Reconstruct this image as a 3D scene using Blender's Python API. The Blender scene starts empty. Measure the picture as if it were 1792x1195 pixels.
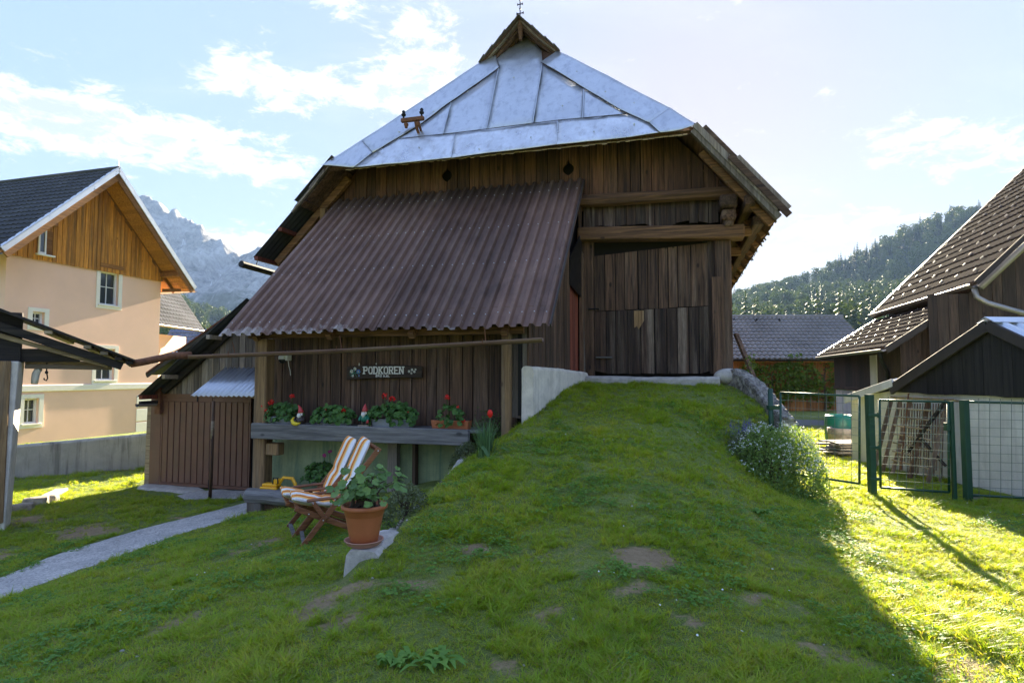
import bpy, bmesh, math, random
import numpy as np
from mathutils import Vector, Matrix, Euler
from mathutils import noise as mnoise
rnd = random.Random(7)
sc = bpy.context.scene
col = sc.collection
# ------------------------------------------------------------------ camera, world, sun, exposure
FPX = 1042.0
TILT = math.atan(57.5 / FPX)
EYE = np.array([0.0, 0.0, 1.6])
cam_d = bpy.data.cameras.new('camera'); cam = bpy.data.objects.new('camera', cam_d); col.objects.link(cam)
cam.location = EYE; cam.rotation_euler = (math.pi / 2 + TILT, 0, 0)
cam_d.sensor_width = 36; cam_d.lens = FPX / 1792 * 36; cam_d.clip_start = 0.05; cam_d.clip_end = 20000
sc.camera = cam
SUN_AZ, SUN_EL = math.radians(17.5), math.radians(20.0)
SUN_DIR = Vector((math.sin(SUN_AZ) * math.cos(SUN_EL), math.cos(SUN_AZ) * math.cos(SUN_EL), math.sin(SUN_EL)))
sun_d = bpy.data.lights.new('sun', 'SUN'); sun = bpy.data.objects.new('sun', sun_d); col.objects.link(sun)
sun_d.energy = 3.5; sun_d.angle = math.radians(0.5); sun_d.color = (1.0, 0.86, 0.62)
sun.rotation_euler = SUN_DIR.to_track_quat('Z', 'Y').to_euler()
sc.view_settings.view_transform = 'Standard'; sc.view_settings.look = 'None'
sc.view_settings.exposure = 3.42; sc.view_settings.gamma = 1.0; sc.view_settings.use_curve_mapping = False

class NT:                                            # tiny node helper
    def __init__(s, nt): s.nt = nt
    def n(s, typ, **k):
        d = s.nt.nodes.new(typ)
        for a, b in k.items(): setattr(d, a, b)
        return d
    def put(s, sock, v):
        if isinstance(v, bpy.types.NodeSocket): s.nt.links.new(v, sock)
        elif v is not None:
            if sock.type == 'RGBA' and not hasattr(v, '__len__'): v = (v, v, v, 1)
            elif sock.type == 'RGBA' and len(v) == 3: v = (*v, 1)
            elif sock.type == 'VECTOR' and not hasattr(v, '__len__'): v = (v, v, v)
            sock.default_value = v
    def math(s, op, a, b=None, c=None, clamp=False):
        d = s.n('ShaderNodeMath', operation=op); d.use_clamp = clamp
        for i, x in enumerate((a, b, c)):
            if x is not None: s.put(d.inputs[i], x)
        return d.outputs[0]
    def vmath(s, op, a, b=None):
        d = s.n('ShaderNodeVectorMath', operation=op); s.put(d.inputs[0], a)
        if b is not None: s.put(d.inputs[1], b)
        return d.outputs[1] if op in ('LENGTH', 'DOT_PRODUCT', 'DISTANCE') else d.outputs[0]
    def noise(s, vec, scale, detail=3, rough=.55, dist=0, out='Fac'):
        d = s.n('ShaderNodeTexNoise'); s.put(d.inputs['Vector'], vec); s.put(d.inputs['Scale'], scale)
        s.put(d.inputs['Detail'], detail); s.put(d.inputs['Roughness'], rough); s.put(d.inputs['Distortion'], dist)
        return d.outputs[out]
    def voro(s, vec, scale, feat='F1', out='Distance', rand=1.0):
        d = s.n('ShaderNodeTexVoronoi', feature=feat); s.put(d.inputs['Vector'], vec); s.put(d.inputs['Scale'], scale); s.put(d.inputs['Randomness'], rand)
        return d.outputs[out]
    def ramp(s, fac, *stops):
        d = s.n('ShaderNodeValToRGB'); s.put(d.inputs[0], fac); e = d.color_ramp.elements
        while len(e) < len(stops): e.new(0.5)
        for x, (p, c) in zip(e, stops):
            x.position = p; x.color = (c, c, c, 1) if not hasattr(c, '__len__') else (*c[:3], 1)
        return d.outputs[0]
    def step(s, v, a, b, lo=0.0, hi=1.0):
        d = s.n('ShaderNodeMapRange', interpolation_type='SMOOTHSTEP')
        for i, x in enumerate((v, a, b, lo, hi)): s.put(d.inputs[i], x)
        return d.outputs[0]
    def mix(s, a, b, f, blend='MIX'):
        d = s.n('ShaderNodeMix', data_type='RGBA', blend_type=blend)
        s.put(d.inputs[0], f); s.put(d.inputs[6], a); s.put(d.inputs[7], b); return d.outputs[2]
    def mapping(s, vec, scale=(1, 1, 1), loc=(0, 0, 0), rot=(0, 0, 0)):
        d = s.n('ShaderNodeMapping'); s.put(d.inputs[0], vec); d.inputs[1].default_value = loc; d.inputs[2].default_value = rot; d.inputs[3].default_value = scale
        return d.outputs[0]
    def sep(s, vec):
        d = s.n('ShaderNodeSeparateXYZ'); s.put(d.inputs[0], vec); return d.outputs
    def comb(s, x, y, z):
        d = s.n('ShaderNodeCombineXYZ')
        for i, v in enumerate((x, y, z)): s.put(d.inputs[i], v)
        return d.outputs[0]

def px_dir(px, py):
    v = (px - 896) / FPX; w = (597.5 - py) / FPX
    return np.array([v, math.cos(TILT) - w * math.sin(TILT), math.sin(TILT) + w * math.cos(TILT)])

SKY_B = 8.0
def make_world():
    w = bpy.data.worlds.new('World'); sc.world = w; w.use_nodes = True
    nt = w.node_tree; nt.nodes.clear(); t = NT(nt)
    sky = t.n('ShaderNodeTexSky', sky_type='NISHITA'); sky.sun_disc = False
    sky.sun_elevation = SUN_EL; sky.sun_rotation = SUN_AZ; sky.altitude = 800; sky.air_density = 1.0; sky.dust_density = 1.0; sky.ozone_density = 2.0
    dirv = t.n('ShaderNodeTexCoord').outputs['Generated']
    x, y, z = t.sep(dirv)
    az = t.math('ARCTAN2', x, y); el = t.math('ARCSINE', z)
    cov = None
    # centres of the cloud banks in view: (pixel x, pixel y, half width, half height, weight)
    for px, py, sx, sy, wt in [(735, 105, 95, 60, .30), (700, 165, 130, 35, .30), (480, 150, 95, 48, .33), (380, 95, 60, 30, .2), (590, 5, 90, 20, .25),
                               (150, 215, 210, 50, .26), (330, 255, 190, 40, .24), (30, 200, 110, 55, .22), (430, 425, 80, 30, .33), (480, 310, 90, 22, .2),
                               (1570, 235, 90, 32, .25), (1730, 265, 110, 42, .30), (1480, 392, 140, 24, .27), (1400, 440, 120, 18, .2), (1450, 165, 40, 20, .2), (760, 20, 60, 40, .2), (1330, 330, 70, 30, .18)]:
        d = px_dir(px, py); a0 = math.atan2(d[0], d[1]); e0 = math.asin(d[2] / np.linalg.norm(d))
        da = t.math('DIVIDE', t.math('SUBTRACT', az, a0), sx / FPX * .95); de = t.math('DIVIDE', t.math('SUBTRACT', el, e0), sy / FPX * .95)
        g = t.math('EXPONENT', t.math('MULTIPLY', t.math('ADD', t.math('MULTIPLY', da, da), t.math('MULTIPLY', de, de)), -1.0))
        g = t.math('MULTIPLY', g, wt)
        cov = g if cov is None else t.math('ADD', cov, g)
    inv = t.math('DIVIDE', 1.0, t.math('ADD', t.math('MAXIMUM', z, 0.0), 0.22))
    plane = t.comb(t.math('MULTIPLY', x, inv), t.math('MULTIPLY', y, inv), t.math('MULTIPLY', z, 2.2))
    n1 = t.noise(plane, 10.5, 12, .70, .35); n2 = t.noise(plane, 1.3, 4, .5)
    dens = t.math('ADD', t.math('ADD', t.math('MULTIPLY', n1, 0.85), t.math('MULTIPLY', n2, .15)), t.math('MULTIPLY', cov, .72))
    thin = t.step(dens, .60, .77); thick = t.step(dens, .74, .88)
    wisps = t.math('MULTIPLY', t.step(t.noise(t.mapping(plane, (1, 2.6, 1)), 1.1, 6, .62, .4), .50, .80), .22)
    # cloud brightness follows the sky's own brightness there, whiter; thick parts self-shadow
    lum = t.n('ShaderNodeRGBToBW'); nt.links.new(sky.outputs[0], lum.inputs[0])
    # the dome's range is compressed as a whole, as a bracketed exposure does
    L0 = lum.outputs[0]; kc = t.math('DIVIDE', 5.0, t.math('ADD', 1.0, t.math('MULTIPLY', L0, SKY_B)))
    skyd = t.mix(sky.outputs[0], t.comb(L0, L0, L0), .20); skyc = t.vmath('MULTIPLY', t.vmath('MULTIPLY', skyd, t.comb(kc, kc, kc)), (.985, .93, 1.0))
    L = t.math('ADD', t.math('MULTIPLY', t.math('MULTIPLY', L0, kc), 1.0), 0.42)
    cl = t.mix(t.mix((0, 0, 0), (1.0, .985, .95), 1.0), (.60, .66, .76), thick)
    clb = t.vmath('MULTIPLY', cl, t.comb(L, L, L))
    c = t.mix(skyc, clb, t.math('MAXIMUM', t.math('MULTIPLY', thin, .93), wisps))
    bg = t.n('ShaderNodeBackground'); t.put(bg.inputs[0], c); bg.inputs[1].default_value = 0.113
    out = t.n('ShaderNodeOutputWorld'); nt.links.new(bg.outputs[0], out.inputs[0])
make_world()

# ------------------------------------------------------------------ frames: pixel rays met with real planes
class Frame:
    def __init__(s, o, deg):
        s.o = np.array(o, float); s.a = math.radians(deg); c, q = math.cos(s.a), math.sin(s.a)
        s.R = np.array([[c, -q, 0], [q, c, 0], [0, 0, 1]])
    def hit(s, px, py, ax, val):
        e = s.R.T @ (EYE - s.o); d = s.R.T @ px_dir(px, py); i = 'xyz'.index(ax)
        return e + (val - e[i]) / d[i] * d
    def hitp(s, px, py, p0, nrm):                     # plane through p0 (local) with normal nrm
        e = s.R.T @ (EYE - s.o); d = s.R.T @ px_dir(px, py); p0 = np.array(p0, float); nrm = np.array(nrm, float)
        return e + ((p0 - e) @ nrm) / (d @ nrm) * d
    def w(s, p): return s.R @ np.array(p, float) + s.o
    def l(s, p): return s.R.T @ (np.array(p, float) - s.o)
WF = Frame((0, 0, 0), 0)
BF = Frame((1.36, 11.4, 0), -15.5)                    # old barn: x along the front, y into the barn

# ------------------------------------------------------------------ mesh helpers
class MB:
    def __init__(s): s.v = []; s.f = []; s.uv = None
    def add(s, vs, fs):
        b = len(s.v); s.v.extend([tuple(map(float, p)) for p in vs]); s.f.extend([tuple(i + b for i in f) for f in fs]); return s
    def hexa(s, c):                                   # 8 corners: bottom 4 (ccw), top 4
        return s.add(c, [(3, 2, 1, 0), (4, 5, 6, 7), (0, 1, 5, 4), (1, 2, 6, 5), (2, 3, 7, 6), (3, 0, 4, 7)])
    def box(s, x0, x1, y0, y1, z0, z1):
        return s.hexa([(x0, y0, z0), (x1, y0, z0), (x1, y1, z0), (x0, y1, z0), (x0, y0, z1), (x1, y0, z1), (x1, y1, z1), (x0, y1, z1)])
    def beam(s, p, q, w, h, up=(0, 0, 1), taper=1.0):
        p, q = Vector(p), Vector(q); d = (q - p).normalized(); up = Vector(up)
        if abs(d.dot(up)) > .98: up = Vector((0, 1, 0))
        a = d.cross(up).normalized(); b = a.cross(d).normalized(); c = []
        for o, k in ((p, 1), (q, taper)):
            for i, j in ((-1, -1), (1, -1), (1, 1), (-1, 1)): c.append(o + a * (i * w / 2 * k) + b * (j * h / 2 * k))
        return s.add(c, [(3, 2, 1, 0), (4, 5, 6, 7), (0, 1, 5, 4), (1, 2, 6, 5), (2, 3, 7, 6), (3, 0, 4, 7)])
    def tube(s, pts, r, n=8, cap=True):
        pts = [Vector(p) for p in pts]; m = len(pts)
        rs = list(r) if hasattr(r, '__len__') else [r] * m
        d0 = (pts[1] - pts[0]).normalized(); a = d0.orthogonal().normalized(); vs = []; fs = []
        for i, p in enumerate(pts):
            d = (pts[min(i + 1, m - 1)] - pts[max(i - 1, 0)])
            if d.length < 1e-9: d = d0
            d.normalize(); a = (a - d * a.dot(d)).normalized(); b = d.cross(a)
            for k in range(n):
                t = 2 * math.pi * k / n; vs.append(p + (a * math.cos(t) + b * math.sin(t)) * rs[i])
        for i in range(m - 1):
            for k in range(n): fs.append((i * n + k, i * n + (k + 1) % n, (i + 1) * n + (k + 1) % n, (i + 1) * n + k))
        if cap: fs += [tuple(range(n - 1, -1, -1)), tuple(range((m - 1) * n, m * n))]
        return s.add(vs, fs)
    def lathe(s, prof, n=20, c=(0, 0, 0)):
        vs = []; fs = []; m = len(prof)
        for r, z in prof:
            for k in range(n):
                t = 2 * math.pi * k / n; vs.append((c[0] + r * math.cos(t), c[1] + r * math.sin(t), c[2] + z))
        for i in range(m - 1):
            for k in range(n): fs.append((i * n + k, i * n + (k + 1) % n, (i + 1) * n + (k + 1) % n, (i + 1) * n + k))
        return s.add(vs, fs + [tuple(range(n - 1, -1, -1)), tuple(range((m - 1) * n, m * n))])
    def ball(s, c, r, n=10, m=6):
        r = r if hasattr(r, '__len__') else (r, r, r)
        vs = [(c[0], c[1], c[2] - r[2])]; fs = []
        for i in range(1, m):
            a = -math.pi / 2 + math.pi * i / m
            for k in range(n):
                t = 2 * math.pi * k / n; vs.append((c[0] + r[0] * math.cos(a) * math.cos(t), c[1] + r[1] * math.cos(a) * math.sin(t), c[2] + r[2] * math.sin(a)))
        vs.append((c[0], c[1], c[2] + r[2])); L = len(vs) - 1
        for k in range(n):
            fs.append((0, 1 + (k + 1) % n, 1 + k)); fs.append((L, L - n + k, L - n + (k + 1) % n))
        for i in range(m - 2):
            for k in range(n): fs.append((1 + i * n + k, 1 + i * n + (k + 1) % n, 1 + (i + 1) * n + (k + 1) % n, 1 + (i + 1) * n + k))
        return s.add(vs, fs)
    def prism(s, out, off):                           # outline (3D points) swept by vector off
        out = [Vector(p) for p in out]; off = Vector(off); n = len(out)
        return s.add(out + [p + off for p in out], [tuple(range(n - 1, -1, -1)), tuple(range(n, 2 * n))] + [(i, (i + 1) % n, n + (i + 1) % n, n + i) for i in range(n)])
    def mesh(s, name, smooth=False, fix=True):
        me = bpy.data.meshes.new(name); me.from_pydata(s.v, [], s.f)
        if fix:
            bm = bmesh.new(); bm.from_mesh(me); bmesh.ops.recalc_face_normals(bm, faces=bm.faces); bm.to_mesh(me); bm.free()
        if smooth: me.polygons.foreach_set('use_smooth', [True] * len(me.polygons))
        me.update(); return me

def obj(name, mb, m, parent=None, smooth=False, kind=None, fix=True, label=None):
    me = mb.mesh(name, smooth, fix) if isinstance(mb, MB) else mb
    if m is not None and not len(me.materials): me.materials.append(m)
    o = bpy.data.objects.new(name, me); col.objects.link(o)
    if parent is not None: o.parent = parent
    if kind: o['kind'] = kind
    if label: o['label'] = label
    return o
def bevel(o, w=.01, seg=1):
    b = o.modifiers.new('bevel', 'BEVEL'); b.width = w; b.segments = seg; b.limit_method = 'ANGLE'; return o
def tag(o, label, cat, group=None):
    o['label'] = label; o['category'] = cat
    if group: o['group'] = group
    return o
def thing(name, label, cat, loc=(0, 0, 0), deg=0, group=None):
    o = bpy.data.objects.new(name, None); col.objects.link(o); o.empty_display_size = .2
    o.location = loc; o.rotation_euler = (0, 0, math.radians(deg)); return tag(o, label, cat, group)
def copy_tree(o, parent=None):
    c = o.copy(); col.objects.link(c); c.parent = parent
    for ch in list(o.children): copy_tree(ch, c)
    return c

# ------------------------------------------------------------------ materials
MATS = {}
def newmat(name):
    m = bpy.data.materials.new(name); m.use_nodes = True; nt = m.node_tree; nt.nodes.clear(); t = NT(nt)
    b = t.n('ShaderNodeBsdfPrincipled'); out = t.n('ShaderNodeOutputMaterial'); nt.links.new(b.outputs[0], out.inputs[0])
    MATS[name] = m; return m, t, b, out
def bump(t, b, h, strength=.3, dist=.01):
    d = t.n('ShaderNodeBump'); d.inputs['Strength'].default_value = strength; d.inputs['Distance'].default_value = dist
    t.put(d.inputs['Height'], h); t.put(b.inputs['Normal'], d.outputs[0])
def objvec(t):
    r = t.n('ShaderNodeObjectInfo').outputs['Random']
    v = t.n('ShaderNodeTexCoord').outputs['Object']
    return t.vmath('ADD', v, t.comb(t.math('MULTIPLY', r, 37.), t.math('MULTIPLY', r, 91.), t.math('MULTIPLY', r, 53.))), r, v
def wood(name, dark, light, axis='z', weather=None, wf=.5, vary=(.65, 1.3), rough=.8, along=.7, across=15, bs=.35, blot=None):
    m, t, b, _ = newmat(name); v, r, raw = objvec(t)
    sc_ = [across] * 3; sc_['xyz'.index(axis)] = along
    mv = t.mapping(v, sc_)
    g = t.noise(mv, 1.6, 6, .62, .6); fine = t.noise(t.mapping(v, [k * 5 for k in sc_]), 1.5, 3, .6)
    c = t.ramp(g, (.36, dark), (.64, light))
    if weather is not None:
        wz = t.noise(t.mapping(v, [k * .22 for k in sc_]), 1.7, 5, .65, .4)
        c = t.mix(c, t.vmath('MULTIPLY', weather, t.ramp(fine, (.2, .6), (.8, 1.25))), t.step(wz, .62 - .35 * wf, .92 - .35 * wf, 0, .85))
    if blot is not None:
        c = t.mix(c, blot, t.step(t.noise(t.mapping(v, [k * .35 for k in sc_]), 2.0, 4, .6), .56, .72, 0, .8))
    k = t.step(r, 0, 1, vary[0], vary[1]); fk = t.ramp(fine, (.25, .72), (.75, 1.2))
    c = t.vmath('MULTIPLY', t.vmath('MULTIPLY', c, fk), t.comb(k, k, k))
    # knots
    kn = t.voro(t.mapping(v, [3.2 if i != 'xyz'.index(axis) else 1.7 for i in range(3)]), 1.0)
    c = t.mix(c, tuple(q * .4 for q in dark), t.step(kn, .05, .11, .8, 0))
    t.put(b.inputs['Base Color'], c); b.inputs['Roughness'].default_value = rough
    bump(t, b, t.math('ADD', t.math('MULTIPLY', g, .6), t.math('MULTIPLY', fine, .5)), bs, .012); return m
def plain(name, c, rough=.6, metal=0., vary=.25, scale=6., c2=None, bs=.15, bscale=40., streak=None, sfac=.5, spec=None):
    m, t, b, _ = newmat(name); v, r, raw = objvec(t)
    n1 = t.noise(v, scale, 5, .6, .3); n2 = t.noise(v, bscale, 4, .6)
    hi = tuple(min(1, q * (1 + vary)) for q in c); lo = tuple(q * (1 - vary) for q in c)
    cc = t.ramp(n1, (.25, lo), (.75, hi if c2 is None else c2))
    if streak is not None:
        s1 = t.noise(t.mapping(v, (5, 5, .35)), 1.6, 5, .65, .3)
        cc = t.mix(cc, streak, t.step(s1, .45, .75, 0, sfac))
    cc = t.vmath('MULTIPLY', cc, t.ramp(n2, (.2, 1 - vary * .5), (.8, 1 + vary * .35)))
    t.put(b.inputs['Base Color'], cc); t.put(b.inputs['Roughness'], t.ramp(n1, (.2, max(0, rough - .12)), (.8, min(1, rough + .1)))); b.inputs['Metallic'].default_value = metal
    if spec is not None: b.inputs['Specular IOR Level'].default_value = spec
    if bs: bump(t, b, n2, bs, .006)
    return m
def leafmat(name, c1, c2, trans=.35, rough=.55, spread=None, pscale=1.2):
    m, t, b, out = newmat(name); r = t.n('ShaderNodeObjectInfo').outputs['Random']
    g = t.n('ShaderNodeNewGeometry'); ri = g.outputs['Random Per Island']
    k = t.noise(g.outputs['Position'], pscale, 3, .6)
    f = t.math('ADD', t.math('MULTIPLY', ri, .55), t.math('MULTIPLY', k, .5), clamp=True)
    c = t.ramp(f, (.15, c1), (.85, c2))
    t.put(b.inputs['Base Color'], c); b.inputs['Roughness'].default_value = rough; b.inputs['Specular IOR Level'].default_value = .3 if pscale > .1 else .05
    tr = t.n('ShaderNodeBsdfTranslucent'); t.put(tr.inputs[0], t.vmath('MULTIPLY', c, (1.25, 1.25, .55)))
    ms = t.n('ShaderNodeMixShader'); ms.inputs[0].default_value = trans
    t.nt.links.new(b.outputs[0], ms.inputs[1]); t.nt.links.new(tr.outputs[0], ms.inputs[2]); t.nt.links.new(ms.outputs[0], out.inputs[0]); return m

for ax in 'xyz':
    wood('barn_wood_' + ax, (.032, .016, .009), (.150, .080, .045), ax, weather=(.23, .155, .105), wf=.35, vary=(.68, 1.25))
wood('gable_wood', (.036, .0155, .0085), (.140, .062, .032), 'z', weather=(.21, .115, .066), wf=.36, vary=(.6, 1.35), blot=(.028, .016, .010))
wood('door_wood', (.016, .008, .005), (.080, .042, .025), 'z', weather=(.27, .205, .155), wf=.42, vary=(.68, 1.3))
wood('beam_wood', (.075, .034, .014), (.26, .130, .055), 'x', weather=(.20, .15, .10), wf=.3)
wood('post_wood', (.17, .095, .04), (.36, .22, .10), 'z', weather=(.24, .19, .13), wf=.42, vary=(.85, 1.15))
wood('grey_plank_x', (.10, .095, .09), (.23, .215, .20), 'x', weather=(.30, .29, .29), wf=.45, vary=(.9, 1.1))
wood('grey_plank_z', (.09, .07, .055), (.24, .19, .15), 'z', weather=(.30, .27, .24), wf=.5, vary=(.55, 1.35))
wood('soffit_wood', (.06, .032, .020), (.17, .085, .05), 'y', weather=(.22, .17, .13), wf=.25)
wood('house_cladding', (.40, .15, .02), (.70, .31, .05), 'z', weather=(.17, .085, .025), wf=.58, vary=(.8, 1.15))
wood('house_soffit', (.30, .12, .025), (.52, .235, .05), 'x', vary=(.85, 1.1))
wood('house_beam', (.15, .06, .016), (.30, .13, .035), 'x', vary=(.85, 1.1))
wood('orange_wood', (.30, .115, .034), (.58, .25, .08), 'z', weather=(.13, .06, .03), wf=.4, vary=(.75, 1.2))
wood('black_wood', (.007, .006, .006), (.024, .020, .018), 'z', weather=(.10, .075, .055), wf=.18, vary=(.6, 1.4))
wood('right_barn_wood', (.026, .016, .011), (.085, .052, .034), 'z', weather=(.10, .075, .05), wf=.3)
wood('chair_wood', (.16, .055, .022), (.32, .125, .048), 'x', vary=(.95, 1.05), rough=.45, bs=.1, across=30)
wood('dark_roof_wood', (.010, .008, .007), (.035, .026, .020), 'x', weather=(.08, .065, .05), wf=.2)
wood('pale_wood', (.22, .16, .10), (.42, .32, .21), 'x', weather=(.33, .29, .24), wf=.4)
wood('red_door', (.14, .030, .016), (.26, .070, .036), 'z', weather=(.16, .10, .07), wf=.3)
plain('gap_shade_black', (.012, .010, .009), .95, bs=0)  # near-black colour standing in for shade behind boards and in gaps
plain('stucco', (.74, .67, .58), .9, vary=.22, scale=5, bs=.8, bscale=55, streak=(.46, .40, .33), sfac=.5)
plain('rough_concrete', (.46, .42, .37), .95, vary=.35, scale=7, bs=1.0, bscale=55, c2=(.66, .61, .54))
plain('white_concrete', (.66, .63, .59), .9, vary=.14, scale=3, bs=.4, bscale=45, streak=(.30, .275, .25), sfac=.45)
plain('stone_wall', (.24, .21, .18), .95, vary=.35, scale=9, bs=.9, bscale=38, c2=(.46, .41, .35))
plain('grey_wall', (.46, .41, .35), .92, vary=.22, scale=2.5, bs=.4, bscale=50, streak=(.085, .075, .065), sfac=.85)
plain('peach_render', (.82, .545, .43), .9, vary=.08, scale=.8, bs=.12, bscale=90)
plain('white_trim', (.80, .76, .70), .7, vary=.05, bs=.05)
plain('window_frame', (.80, .80, .80), .35, vary=.03, bs=0)
plain('green_render', (.24, .31, .16), .85, vary=.25, scale=1.6, bs=.2, c2=(.42, .47, .26), streak=(.06, .15, .11), sfac=.75)
plain('zinc', (.60, .62, .65), .38, .75, vary=.13, scale=1.2, bs=.2, bscale=4, streak=(.36, .38, .42), sfac=.65)
plain('zinc_band', (.70, .71, .73), .34, .75, vary=.22, scale=2.2, bs=.35, bscale=6, streak=(.30, .27, .24), sfac=.45)
plain('galvanised', (.55, .57, .60), .4, .7, vary=.12, scale=4, bs=.06)
plain('bright_metal_roof', (.62, .66, .72), .35, .55, vary=.05, scale=4, bs=.03)
plain('gutter_metal', (.36, .34, .32), .45, .6, vary=.15, bs=.05)
plain('brown_sheet', (.17, .078, .048), .55, 0, vary=.22, scale=3, bs=.08, streak=(.15, .105, .08), sfac=.3)
plain('rust', (.16, .062, .030), .8, .2, vary=.4, scale=14, bs=.3, c2=(.28, .12, .06))
plain('iron', (.02, .021, .024), .6, .6, vary=.3, bs=.1)
plain('green_steel', (.010, .055, .030), .45, 0, vary=.15, bs=.06, streak=(.05, .10, .07), sfac=.3)
plain('wire', (.16, .20, .17), .5, .4, vary=.2, bs=0)
plain('terracotta', (.43, .135, .050), .55, vary=.10, scale=4, bs=.05)
plain('saucer_clay', (.46, .24, .17), .75, vary=.15, scale=6, bs=.1)
plain('soil', (.040, .028, .020), .95, vary=.4, scale=30, bs=.8)
plain('yellow_plastic', (.85, .42, .012), .35, vary=.05, bs=0)
plain('black_plastic', (.012, .012, .013), .4, vary=.2, bs=0)
plain('white_plastic', (.75, .72, .62), .4, vary=.05, bs=0)
plain('white_paint', (.78, .76, .72), .6, vary=.06, bs=0)
plain('blue_paint', (.10, .26, .70), .6, vary=.1, bs=0)
plain('red_paint', (.50, .045, .045), .5, vary=.15, bs=0)
plain('skin_paint', (.62, .36, .24), .5, vary=.08, bs=0)
plain('dark_paint', (.045, .030, .024), .5, vary=.2, bs=0)
plain('gnome_green', (.02, .18, .11), .5, vary=.1, bs=0)
plain('gnome_yellow', (.80, .60, .03), .5, vary=.05, bs=0)
plain('grey_tray', (.34, .36, .39), .5, vary=.1, bs=0)
plain('green_plastic', (.01, .16, .11), .4, vary=.1, bs=0)
plain('red_petal', (.72, .018, .010), .6, vary=.2, bs=0)
plain('pink_petal', (.55, .035, .24), .6, vary=.2, bs=0)
plain('white_petal', (.72, .74, .70), .6, vary=.08, bs=0)
plain('purple_petal', (.10, .075, .34), .6, vary=.25, bs=0)
plain('daisy', (.8, .8, .76), .6, vary=.05, bs=0)
plain('asphalt', (.17, .17, .18), .95, vary=.15, scale=3, bs=.5, bscale=80)
plain('bark', (.085, .062, .042), .9, vary=.35, scale=14, bs=.7)
plain('weathered_strip', (.045, .035, .030), .8, vary=.3, scale=6, bs=.2)
plain('fibre_sheet', (.045, .045, .046), .8, 0, vary=.30, scale=3, bs=.3, bscale=30)
leafmat('geranium_leaf', (.045, .11, .028), (.11, .23, .05), .25)
leafmat('pot_leaf', (.075, .16, .045), (.20, .32, .10), .3)
leafmat('shrub_leaf', (.045, .085, .022), (.13, .19, .05), .35)
leafmat('grey_shrub_leaf', (.085, .115, .055), (.19, .22, .115), .3)
leafmat('vine_leaf', (.07, .14, .025), (.20, .29, .055), .4)
leafmat('bush_leaf', (.10, .19, .05), (.27, .37, .11), .35)
leafmat('clover_leaf', (.09, .22, .035), (.20, .36, .06), .35)
leafmat('tulip_leaf', (.06, .14, .06), (.16, .27, .11), .3)
leafmat('spruce_needles', (.020, .040, .018), (.055, .085, .030), .15, pscale=.012)
leafmat('broadleaf', (.045, .080, .020), (.115, .15, .035), .10, pscale=.012)
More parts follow.
